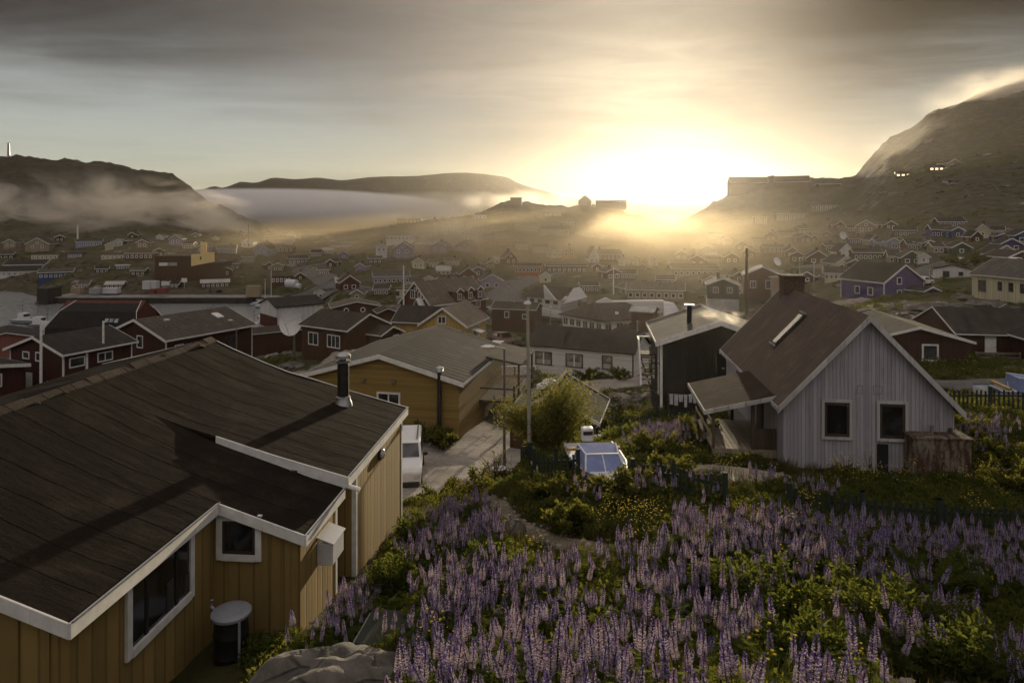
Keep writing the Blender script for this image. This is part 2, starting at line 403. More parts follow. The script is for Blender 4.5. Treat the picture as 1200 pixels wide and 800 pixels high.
def mat_ground():
    m, t, b, out = new_mat('ground_turf_and_rock')
    geo = t.n('ShaderNodeNewGeometry')
    pos = geo.outputs['Position']
    sepn = t.n('ShaderNodeSeparateXYZ'); t.l(geo.outputs['Normal'], sepn.inputs[0])
    sepp = t.n('ShaderNodeSeparateXYZ'); t.l(pos, sepp.inputs[0])
    big = t.noise(pos, 0.035, 6, 0.6)
    mid = t.noise(pos, 0.25, 6, 0.62)
    fine = t.noise(pos, 2.3, 6, 0.7)
    vf = t.noise(pos, 14.0, 4, 0.7)
    grass = t.mix(t.maprange(mid, 0.35, 0.7), (0.030, 0.034, 0.010), (0.085, 0.078, 0.028))
    grass = t.mix(t.maprange(fine, 0.4, 0.75), grass, (0.055, 0.050, 0.018))
    brown = t.mix(t.maprange(mid, 0.38, 0.62), (0.040, 0.034, 0.020), (0.105, 0.086, 0.058))
    brown = t.mix(t.maprange(fine, 0.42, 0.62), brown, (0.062, 0.052, 0.036))
    grass = t.mix(t.math('MULTIPLY', t.maprange(sepp.outputs[1], 45.0, 120.0), t.maprange(t.noise(pos, 0.06, 5, 0.6), 0.36, 0.56)), grass, brown)
    soil = t.mix(t.maprange(vf, 0.3, 0.7), (0.05, 0.04, 0.028), (0.10, 0.085, 0.06))
    rock = t.mix(t.maprange(fine, 0.3, 0.75), (0.10, 0.092, 0.082), (0.30, 0.27, 0.235))
    # strata-like bands on the slopes
    steep = t.maprange(sepn.outputs[2], 0.62, 0.93, 1.0, 0.0)
    rk = t.math('ADD', t.math('MULTIPLY', steep, 0.5), t.math('ADD', t.math('MULTIPLY', t.math('SUBTRACT', mid, 0.5), 1.1), t.math('MULTIPLY', t.math('SUBTRACT', fine, 0.5), 0.9)))
    rmask = t.maprange(rk, 0.22, 0.36)
    near = t.maprange(sepp.outputs[1], 24.0, 40.0)
    far = t.maprange(sepp.outputs[1], 330.0, 460.0)
    rmask = t.math('MULTIPLY', rmask, t.math('ADD', 0.15, t.math('MULTIPLY', near, 0.85)))
    c = t.mix(t.math('MULTIPLY', t.maprange(fine, 0.55, 0.7), 0.6), grass, soil)
    c = t.mix(rmask, c, rock)
    heath = t.mix(t.maprange(mid, 0.35, 0.7), (0.018, 0.014, 0.010), (0.050, 0.038, 0.026))
    heath = t.mix(t.maprange(big, 0.5, 0.72), heath, (0.075, 0.060, 0.046))
    heath = t.mix(t.maprange(fine, 0.58, 0.72), heath, (0.10, 0.085, 0.07))
    c = t.mix(t.math('MULTIPLY', far, 0.85), c, heath)
    t.l(c, b.inputs['Base Color'])
    b.inputs['Roughness'].default_value = 0.95
    b.inputs['Specular IOR Level'].default_value = 0.15
    hh = t.math('ADD', t.math('MULTIPLY', fine, 0.7), t.math('MULTIPLY', vf, 0.3))
    bump(t, b, hh, 0.35, 0.8)
    return m

def mat_gravel(name, col, scale=6.0):
    if name in MATS: return MATS[name]
    m, t, b, out = new_mat(name)
    geo = t.n('ShaderNodeNewGeometry')
    pos = geo.outputs['Position']
    a = t.noise(pos, 0.5, 6, 0.65)
    f = t.noise(pos, scale, 5, 0.75)
    c = t.mix(t.maprange(a, 0.3, 0.7), tuple(x * 0.6 for x in col), col)
    md = t.noise(pos, 1.7, 6, 0.75)
    c = t.mix(t.math('MULTIPLY', t.maprange(md, 0.44, 0.66), 0.55), c, tuple(x * 0.5 for x in col))
    c = t.mix(t.math('MULTIPLY', t.maprange(f, 0.45, 0.75), 0.7), c, tuple(x * 0.4 for x in col))
    t.l(c, b.inputs['Base Color'])
    b.inputs['Roughness'].default_value = 0.93
    b.inputs['Specular IOR Level'].default_value = 0.2
    bump(t, b, f, 0.05, 0.9)
    MATS[name] = m
    return m

def mat_water():
    m, t, b, out = new_mat('harbour_water')
    geo = t.n('ShaderNodeNewGeometry')
    pos = geo.outputs['Position']
    n1 = t.noise(t.mapping(pos, scale=(0.35, 0.7, 1)), 1.0, 4, 0.6)
    n2 = t.noise(pos, 0.02, 4, 0.5)
    b.inputs['Base Color'].default_value = (0.17, 0.18, 0.185, 1)
    t.l(t.maprange(n2, 0.3, 0.7, 0.22, 0.36), b.inputs['Roughness'])
    b.inputs['IOR'].default_value = 1.75
    bump(t, b, n1, 0.10, 0.3)
    return m

def mat_volume(name, density, col=(1, 1, 1), aniso=0.5):
    m = bpy.data.materials.new(name)
    m.use_nodes = True
    t = NT(m.node_tree)
    out = t.n('ShaderNodeOutputMaterial')
    v = t.n('ShaderNodeVolumePrincipled')
    v.inputs['Color'].default_value = (*col, 1)
    v.inputs['Density'].default_value = density
    v.inputs['Anisotropy'].default_value = aniso
    t.l(v.outputs[0], out.inputs['Volume'])
    return m

def mat_mist(name, density, scale=0.02, col=(1, 1, 1), aniso=0.45, lo=0.42, hi=0.72, stretch=(1, 1, 2.0), edge=0.35):
    """patchy bank: density falls off to nothing at the rim of the closed body and breaks up with noise"""
    m = bpy.data.materials.new(name)
    m.use_nodes = True
    t = NT(m.node_tree)
    out = t.n('ShaderNodeOutputMaterial')
    v = t.n('ShaderNodeVolumePrincipled')
    v.inputs['Color'].default_value = (*col, 1)
    v.inputs['Anisotropy'].default_value = aniso
    geo = t.n('ShaderNodeNewGeometry')
    tc = t.n('ShaderNodeTexCoord')
    ln = t.n('ShaderNodeVectorMath', operation='LENGTH'); t.l(tc.outputs['Object'], ln.inputs[0])
    fall = t.maprange(ln.outputs['Value'], edge, 0.98, 1.0, 0.0)
    n = t.noise(t.mapping(geo.outputs['Position'], scale=stretch), scale, 5, 0.6, 0.5)
    dn = t.math('MULTIPLY', t.math('MULTIPLY', t.maprange(n, lo, hi), fall), density)
    t.l(dn, v.inputs['Density'])
    t.l(v.outputs[0], out.inputs['Volume'])
    return m
# ------------------------------------------------------------------ ground, water, air
build_terrain(mat_ground())
def build_sea():
    o = link_mesh('harbour_water', [(-2600, -60, SEA), (2600, -60, SEA), (2600, 1900, SEA), (-2600, 1900, SEA)], [(0, 1, 2, 3)], mat_water())
    tag(o, 'calm pale harbour and fjord water', kind='structure')
build_sea()

def box_verts(x0, x1, y0, y1, z0, z1):
    v = [(x0, y0, z0), (x1, y0, z0), (x1, y1, z0), (x0, y1, z0), (x0, y0, z1), (x1, y0, z1), (x1, y1, z1), (x0, y1, z1)]
    f = [(0, 3, 2, 1), (4, 5, 6, 7), (0, 1, 5, 4), (1, 2, 6, 5), (2, 3, 7, 6), (3, 0, 4, 7)]
    return v, f
HAZE_D, HAZE_G = 0.000065, 0.80
def build_haze():
    v, f = box_verts(-2700, 2700, -70, 1960, -6, 172)
    o = link_mesh('haze', v, f, mat_volume('haze_air', HAZE_D, (1.0, 0.93, 0.82), HAZE_G))
    tag(o, 'warm morning haze over the whole town and fjord', kind='stuff')

def build_range():
    """mountain range across the fjord"""
    sil = [(-900, 190), (-300, 205), (100, 215), (235, 223), (250, 217), (262, 220), (282, 212), (300, 214), (320, 208), (345, 210), (372, 208), (400, 211), (430, 208),
           (460, 207), (490, 206), (520, 203), (545, 203), (570, 205), (595, 208), (606, 214), (625, 220), (645, 225), (665, 231), (690, 235), (740, 238), (800, 240), (900, 236), (1100, 225), (1600, 210), (2100, 200)]
    xs, ys = zip(*sil)
    verts, faces = [], []
    pxs = np.linspace(-900, 2100, 420)
    rows = [(1330, 0.0), (1360, 0.22), (1395, 0.5), (1430, 0.74), (1470, 0.92), (1510, 1.0), (1560, 0.93), (1640, 0.6), (1760, 0.0)]
    for px in pxs:
        top = (HY - np.interp(px, xs, ys)) / F * 1510 + 28
        for d, f in rows:
            x = (px - 600) / F * d
            n = mnoise.fractal(Vector((x * 0.006, d * 0.006, 4.0)), 0.9, 2.1, 6)
            z = SEA - 3 + (top + 3) * f + n * (10 if 0.1 < f < 0.95 else 2.5 if f > 0.9 else 0)
            verts.append((x, d, z))
    k = len(rows)
    for i in range(len(pxs) - 1):
        for j in range(k - 1):
            a = i * k + j
            faces.append((a, a + k, a + k + 1, a + 1))
    o = link_mesh('mountain_range', verts, faces, bpy.data.materials['ground_turf_and_rock'], smooth=True)
    tag(o, 'long dark mountain range across the fjord', kind='structure')
build_range()

MIST_N = [0]
def mist(name, label, px, py, d, wx, wz, wy, density, scale=0.02, lo=0.42, hi=0.72, stretch=(1, 1, 2.0), tilt=0.0, aniso=0.45, col=(1, .93, .82), edge=0.2):
    """closed ellipsoid of patchy mist centred where (px, py) shows at distance d; half sizes in metres"""
    bm = bmesh.new()
    bmesh.ops.create_icosphere(bm, subdivisions=3, radius=1.0)
    me = bpy.data.meshes.new(name); bm.to_mesh(me); bm.free()
    MIST_N[0] += 1
    me.materials.append(mat_mist('mist_air_%d' % MIST_N[0], density, scale, col, aniso, lo, hi, stretch, edge))
    o = bpy.data.objects.new(name, me); COL.objects.link(o)
    o.location = P(px, py, d); o.scale = (wx, wy, wz); o.rotation_euler = (0, tilt, 0)
    tag(o, label, kind='stuff')
    return o
def build_mist():
    mist('fog_bank', 'pale fog bank lying on the fjord', 330, 246, 1130, 330, 38, 150, 0.12, 0.006, 0.15, 0.5, (1, 1, 1.5), 0.01, edge=0.6, aniso=.35, col=(1, .985, 1))
    mist('fog_bank', 'thin end of the fog bank under the range', 540, 246, 1130, 220, 34, 140, 0.05, 0.008, 0.3, 0.65, (1, 1, 1.5), 0.03)
    mist('mist_patch', 'drifting mist over the houses at the foot of the dark hill', 45, 262, 400, 95, 34, 50, 0.14, 0.026, 0.44, 0.66)
    mist('mist_patch', 'sloping veil of mist down the flank of the dark hill', 195, 250, 440, 100, 24, 50, 0.15, 0.026, 0.42, 0.68, tilt=0.2)
    mist('mist_patch', 'smoky mist between the pale buildings of the centre', 535, 282, 300, 30, 13, 25, 0.10, 0.05, 0.4, 0.65)
    mist('valley_glare_mist', 'valley town mist, spread and tinted gold to stand for sun glare', 700, 292, 320, 230, 22, 170, 0.030, 0.018, 0.34, 0.74, (1, 1, 2.0), aniso=.5, col=(1, .84, .56), edge=.2)  # mist over the centre, enlarged and tinted to carry the sun's veiling glare
    mist('mist_patch', 'bright mist behind the blocks on the crest', 610, 236, 760, 80, 16, 60, 0.05, 0.02, 0.4, 0.68)
    mist('mist_patch', 'cloud wrapping the top of the tall mountain', 1235, 120, 500, 105, 34, 70, 0.06, 0.02, 0.3, 0.7)
    mist('mist_patch', 'thin cloud on the shoulder of the tall mountain', 1070, 172, 440, 40, 24, 40, 0.006, 0.03, 0.35, 0.7)
# ------------------------------------------------------------------ mesh builder
class MB:
    """collects simple solids and links them as one mesh object"""
    def __init__(s):
        s.v = []; s.f = []
    def add(s, verts, faces):
        o = len(s.v)
        s.v += [tuple(v) for v in verts]
        s.f += [tuple(i + o for i in f) for f in faces]
        return s
    def box(s, x0, x1, y0, y1, z0, z1):
        if x0 > x1: x0, x1 = x1, x0
        if y0 > y1: y0, y1 = y1, y0
        if z0 > z1: z0, z1 = z1, z0
        return s.add(*box_verts(x0, x1, y0, y1, z0, z1))
    def prism(s, poly, axis_vec):
        """poly: list of 3d points (planar), extruded by axis_vec"""
        n = len(poly); a = [Vector(p) for p in poly]; e = Vector(axis_vec)
        v = a + [p + e for p in a]
        f = [tuple(range(n))[::-1], tuple(range(n, 2 * n))] + [(i, (i + 1) % n, n + (i + 1) % n, n + i) for i in range(n)]
        return s.add(v, f)
    def bar(s, p, q, w, h=None, up=Vector((0, 0, 1))):
        """square bar from p to q"""
        p, q = Vector(p), Vector(q); h = h or w
        d = (q - p).normalized()
        if abs(d.dot(up)) > 0.98: up = Vector((0, 1, 0))
        a = d.cross(up).normalized(); b = a.cross(d).normalized()
        c = [a * (-w / 2) + b * (-h / 2), a * (w / 2) + b * (-h / 2), a * (w / 2) + b * (h / 2), a * (-w / 2) + b * (h / 2)]
        v = [p + k for k in c] + [q + k for k in c]
        return s.add(v, [(3, 2, 1, 0), (4, 5, 6, 7), (0, 1, 5, 4), (1, 2, 6, 5), (2, 3, 7, 6), (3, 0, 4, 7)])
    def tube(s, pts, r, n=10, cap=True):
        """round bar through pts; r a number or one radius per point"""
        pts = [Vector(p) for p in pts]
        rs = r if isinstance(r, (list, tuple)) else [r] * len(pts)
        o = len(s.v)
        for i, p in enumerate(pts):
            d = (pts[min(i + 1, len(pts) - 1)] - pts[max(i - 1, 0)])
            d = d.normalized() if d.length > 1e-9 else Vector((0, 0, 1))
            up = Vector((0, 0, 1)) if abs(d.z) < 0.95 else Vector((0, 1, 0))
            a = d.cross(up).normalized(); b = a.cross(d).normalized()
            for k in range(n):
                t = 2 * math.pi * k / n
                s.v.append(tuple(p + a * math.cos(t) * rs[i] + b * math.sin(t) * rs[i]))
        for i in range(len(pts) - 1):
            for k in range(n):
                s.f.append((o + i * n + k, o + i * n + (k + 1) % n, o + (i + 1) * n + (k + 1) % n, o + (i + 1) * n + k))
        if cap:
            s.f.append(tuple(o + k for k in range(n))[::-1])
            m = o + (len(pts) - 1) * n
            s.f.append(tuple(m + k for k in range(n)))
        return s
    def lathe(s, prof, n=16, c=(0, 0, 0)):
        """prof: (radius, z) pairs turned round the vertical through c"""
        o = len(s.v)
        for r, z in prof:
            for k in range(n):
                t = 2 * math.pi * k / n
                s.v.append((c[0] + r * math.cos(t), c[1] + r * math.sin(t), c[2] + z))
        for i in range(len(prof) - 1):
            for k in range(n):
                s.f.append((o + i * n + k, o + i * n + (k + 1) % n, o + (i + 1) * n + (k + 1) % n, o + (i + 1) * n + k))
        s.f.append(tuple(o + k for k in range(n))[::-1])
        m = o + (len(prof) - 1) * n
        s.f.append(tuple(m + k for k in range(n)))
        return s
    def blob(s, c, r, n1=8, n2=12, squash=(1, 1, 1), rough=0.0, seed=0, freq=1.5):
        o = len(s.v); c = Vector(c)
        for i in range(n1 + 1):
            a = math.pi * i / n1
            for k in range(n2):
                b = 2 * math.pi * k / n2
                d = Vector((math.sin(a) * math.cos(b), math.sin(a) * math.sin(b), math.cos(a)))
                e = 1 + rough * mnoise.fractal(d * freq + Vector((seed * 3.1, seed, 0)), 1.0, 2.0, 3)
                s.v.append(tuple(c + Vector((d.x * squash[0], d.y * squash[1], d.z * squash[2])) * (r * e)))
        for i in range(n1):
            for k in range(n2):
                s.f.append((o + i * n2 + k, o + (i + 1) * n2 + k, o + (i + 1) * n2 + (k + 1) % n2, o + i * n2 + (k + 1) % n2))
        return s
    def build_each(s, name, mat, parent=None, smooth=False, bevel=0.0):
        """link every separate solid collected so far as an object of its own"""
        link = list(range(len(s.v)))
        def find(a):
            while link[a] != a: link[a] = link[link[a]]; a = link[a]
            return a
        for f in s.f:
            for q in f[1:]: link[find(q)] = find(f[0])
        groups = {}
        for i in range(len(s.v)): groups.setdefault(find(i), []).append(i)
        out = []
        for ids in groups.values():
            m = MB(); mp = {g: k for k, g in enumerate(ids)}
            m.v = [s.v[g] for g in ids]; m.f = [tuple(mp[q] for q in f) for f in s.f if f[0] in mp]
            out.append(m.build(name, mat, parent, smooth, bevel))
        return out
    def build(s, name, mat, parent=None, smooth=False, bevel=0.0):
        o = link_mesh(name, s.v, s.f, mat, parent, smooth)
        if smooth:
            try:
                o.data.set_sharp_from_angle(angle=math.radians(40))
            except Exception: pass
        if bevel:
            md = o.modifiers.new('bevel', 'BEVEL'); md.width = bevel; md.segments = 2; md.limit_method = 'ANGLE'
        return o

def empty(name, loc, rz=0.0):
    o = bpy.data.objects.new(name, None)
    o.empty_display_size = 0.3
    COL.objects.link(o)
    o.location = loc; o.rotation_euler = (0, 0, rz)
    return o

# paints
def felt(kind, d='y'):
    T = {'black': (0.020, 0.018, 0.017), 'dark': (0.033, 0.028, 0.024), 'brown': (0.055, 0.042, 0.032), 'grey': (0.085, 0.078, 0.070), 'tan': (0.13, 0.105, 0.08), 'red': (0.10, 0.045, 0.03), 'pale': (0.42, 0.41, 0.40)}
    return mat_felt('roof_%s_%s' % (kind, d), T[kind], 1.0, d)
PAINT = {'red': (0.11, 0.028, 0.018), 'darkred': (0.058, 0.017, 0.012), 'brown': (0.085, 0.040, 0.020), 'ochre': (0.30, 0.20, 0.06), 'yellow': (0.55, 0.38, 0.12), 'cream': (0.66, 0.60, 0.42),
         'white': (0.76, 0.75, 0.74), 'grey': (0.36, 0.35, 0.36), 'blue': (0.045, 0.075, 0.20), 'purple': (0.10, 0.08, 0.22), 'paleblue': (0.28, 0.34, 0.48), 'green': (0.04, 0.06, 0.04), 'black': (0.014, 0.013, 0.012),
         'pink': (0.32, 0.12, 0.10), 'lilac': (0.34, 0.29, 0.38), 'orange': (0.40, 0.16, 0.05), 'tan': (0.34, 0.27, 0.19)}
def boards(col, vertical=True):
    return mat_boards('boards_%s_%s' % (col, 'v' if vertical else 'h'), PAINT[col], 0.16, vertical)
def white_trim(): return mat_plain('white_trim_paint', (0.74, 0.73, 0.71), 0.6, 0, 0.10, 4.0)
def dark_trim(): return mat_plain('dark_trim_paint', (0.05, 0.035, 0.025), 0.6, 0, 0.15, 4.0)
def concrete(): return mat_gravel('rough_concrete', (0.32, 0.30, 0.28), 9.0)
def steel(): return mat_plain('galvanised_steel', (0.45, 0.45, 0.45), 0.38, 0.9, 0.15, 5.0)
def timber(): return mat_boards('bare_timber', (0.10, 0.072, 0.05), 0.12, True, 0.4, 0.85, 0.5)

def frame_xf(face, w, l):
    """local origin and axes of a wall face: returns function (u, v, out) -> local point"""
    if face == 'front': return lambda u, v, o: (u, -l / 2 - o, v)
    if face == 'back': return lambda u, v, o: (-u, l / 2 + o, v)
    if face == 'left': return lambda u, v, o: (-w / 2 - o, -u, v)
    return lambda u, v, o: (w / 2 + o, u, v)

def add_window(root, fn, u, v, ww, hh, mull=1, trim=None, bw=0.11, cross=False, pane_mat=None, name='window', label=None):
    """frame proud of the wall, pane set back inside it"""
    trim = trim or white_trim()
    m = MB()
    def slab(u0, u1, v0, v1, o0, o1):
        a = fn(u0, v0, o0); b = fn(u1, v1, o1)
        m.box(a[0], b[0], a[1], b[1], a[2], b[2])
    slab(u - ww / 2 - bw, u - ww / 2, v - bw, v + hh + bw, -0.02, 0.05)
    slab(u + ww / 2, u + ww / 2 + bw, v - bw, v + hh + bw, -0.02, 0.05)
    slab(u - ww / 2, u + ww / 2, v + hh, v + hh + bw, -0.02, 0.047)
    slab(u - ww / 2, u + ww / 2, v - bw, v, -0.02, 0.07)
    for i in range(1, mull + 1):
        c = u - ww / 2 + ww * i / (mull + 1)
        slab(c - 0.04, c + 0.04, v, v + hh, -0.02, 0.035)
    if cross:
        slab(u - ww / 2, u + ww / 2, v + hh * 0.55 - 0.03, v + hh * 0.55 + 0.03, -0.02, 0.03)
    wo = m.build(name, trim, root)
    if label: wo['label'] = label
    g = MB()
    a = fn(u - ww / 2, v, 0.004); b = fn(u + ww / 2, v + hh, 0.016)
    g.box(a[0], b[0], a[1], b[1], a[2], b[2])
    g.build('pane', pane_mat or mat_glass(), wo)
    return wo

def add_door(root, fn, u, v, ww, hh, mat, handle=True):
    m = MB()
    a = fn(u - ww / 2, v, -0.02); b = fn(u + ww / 2, v + hh, 0.045)
    m.box(a[0], b[0], a[1], b[1], a[2], b[2])
    for k in (0.12, 0.55):
        a = fn(u - ww * 0.34, v + hh * k, 0.0); b = fn(u + ww * 0.34, v + hh * (k + 0.32), 0.058)
        m.box(a[0], b[0], a[1], b[1], a[2], b[2])
    d = m.build('door', mat, root)
    if handle:
        h = MB(); a = fn(u + ww * 0.38, v + 1.0, 0.045); b = fn(u + ww * 0.42, v + 1.12, 0.10)
        h.box(a[0], b[0], a[1], b[1], a[2], b[2]); h.build('handle', steel(), d)
    return d

def gable_body(w, l, h, rise, below):
    """closed house body with pentagon ends"""
    m = MB()
    poly = [(-w / 2, -l / 2, -below), (w / 2, -l / 2, -below), (w / 2, -l / 2, h), (0, -l / 2, h + rise), (-w / 2, -l / 2, h)]
    m.prism(poly, (0, l, 0))
    return m

def gable_roof(w, l, h, rise, oe, og, th=0.14):
    sl = rise / (w / 2)
    m = MB()
    zt = h + rise + 0.03
    ze = h - oe * sl + 0.03
    xe = w / 2 + oe
    y0, y1 = -l / 2 - og, l / 2 + og
    poly = [(-xe, y0, ze), (0, y0, zt), (xe, y0, ze), (xe, y0, ze + th), (0, y0, zt + th), (-xe, y0, ze + th)]
    m.prism(poly, (0, y1 - y0, 0))
    return m

def gable_fascia(w, l, h, rise, oe, og, th=0.14, fh=0.2, ft=0.035, front=True, back=True, eaves=True):
    """white barge boards on the gables and boards along the eaves"""
    sl = rise / (w / 2)
    m = MB()
    zt = h + rise + 0.03 + th + 0.02
    ze = h - oe * sl + 0.03 + th + 0.02
    xe = w / 2 + oe
    for yy, on in ((-l / 2 - og, front), (l / 2 + og + ft, back)):
        if not on: continue
        for s in (-1, 1):
            poly = [(s * 0.0, yy, zt), (s * (xe + ft), yy, ze - sl * ft), (s * (xe + ft), yy, ze - sl * ft - fh), (0, yy, zt - fh)]
            if s > 0: poly = poly[::-1]
            m.prism(poly, (0, -ft, 0))
    if eaves:
        for s in (-1, 1):
            m.box(s * xe + s * 0.003, s * (xe + ft), -l / 2 - og, l / 2 + og, ze - fh * 0.75, ze - 0.025)
    return m

def hash_win(rng, n):
    return [rng.random() for _ in range(n)]

def house(name, label, loc, yaw, w, l, h, rise, wall='red', roof='dark', trim=None, below=1.5, oe=0.3, og=0.3, windows=(), chimney=None, door=None, vertical=True,
          found=0.0, group=None, cat='house', fh=0.2, corner=False, roof_mat=None, wall_mat=None, fascia=True):
    """gabled timber house; windows: (face, u, sill, width, height, mullions)"""
    root = empty(name, loc, math.radians(yaw))
    tag(root, label, cat, group)
    trim = trim or white_trim()
    gable_body(w, l, h, rise, 0.0 if found else below).build('wall', wall_mat or boards(wall, vertical), root)
    if found:
        MB().box(-w / 2 + 0.05, w / 2 - 0.05, -l / 2 + 0.05, l / 2 - 0.05, -below, -0.003).build('foundation', concrete(), root)
    ro = gable_roof(w, l, h, rise, oe, og).build('roof', roof_mat or felt(roof), root)
    if fascia: gable_fascia(w, l, h, rise, oe, og, fh=fh).build('fascia', trim, root)
    if corner:
        cmb = MB()
        for sx in (-1, 1):
            for sy in (-1, 1):
                cmb.box(sx * (w / 2 - 0.10), sx * (w / 2 + 0.025), sy * (l / 2 - 0.10), sy * (l / 2 + 0.025), -0.05, h - 0.08)
        cmb.build_each('corner_board', trim, root)
    for wd in windows:
        face, u, v, ww, hh = wd[:5]
        add_window(root, frame_xf(face, w, l), u, v, ww, hh, wd[5] if len(wd) > 5 else 0, trim=wd[6] if len(wd) > 6 else trim)
    if door:
        face, u, v, ww, hh, mt = door
        add_door(root, frame_xf(face, w, l), u, v, ww, hh, mt)
    if chimney:
        kind, cx, cy, ch = chimney[:4]
        sl = rise / (w / 2)
        zr = h + rise + 0.15 - abs(cx) * sl
        if kind == 'brick':
            c = MB(); s_ = 0.32
            c.box(cx - s_, cx + s_, cy - s_, cy + s_, zr - 0.6, zr + ch)
            c.box(cx - s_ - 0.05, cx + s_ + 0.05, cy - s_ - 0.05, cy + s_ + 0.05, zr + ch, zr + ch + 0.08)
            c.build('chimney', mat_plain('chimney_brick', (0.16, 0.09, 0.06), 0.9, 0, 0.25, 8), ro)
        else:
            c = MB()
            c.lathe([(0.10, zr - 0.3), (0.10, zr + ch), (0.17, zr + ch + 0.02), (0.17, zr + ch + 0.07), (0.03, zr + ch + 0.14)], 10, (cx, cy, 0))
            c.build('flue', steel(), ro)
    return root

def row_wins(face, span, n, v, ww, hh, mull=0):
    return [(face, -span / 2 + span * (i + 0.5) / n, v, ww, hh, mull) for i in range(n)]

def hit_ground(px, py, dmin=40.0, dmax=700.0):
    """distance at which the ground first shows in photo pixel (px, py)"""
    d = dmin
    prev = None
    while d < dmax:
        x = (px - 600) / F * d
        row = HY + (ZC - ground_z(x, d)) * F / d
        if row <= py: return d
        d *= 1.006
    return dmax
# ------------------------------------------------------------------ the ochre house at the left edge
def ochre(): return mat_boards('ochre_panels', (0.30, 0.205, 0.070), 0.30, True, 0.55, 0.8, 0.7, streak=(0.10, 0.075, 0.04))
def near_felt(): return mat_felt('near_roof_felt', (0.018, 0.0135, 0.010), 0.66, 'y', 0.97, 0.05)

def lerp_profile(prof, x):
    xs, zs = zip(*prof)
    return float(np.interp(x, xs, zs))

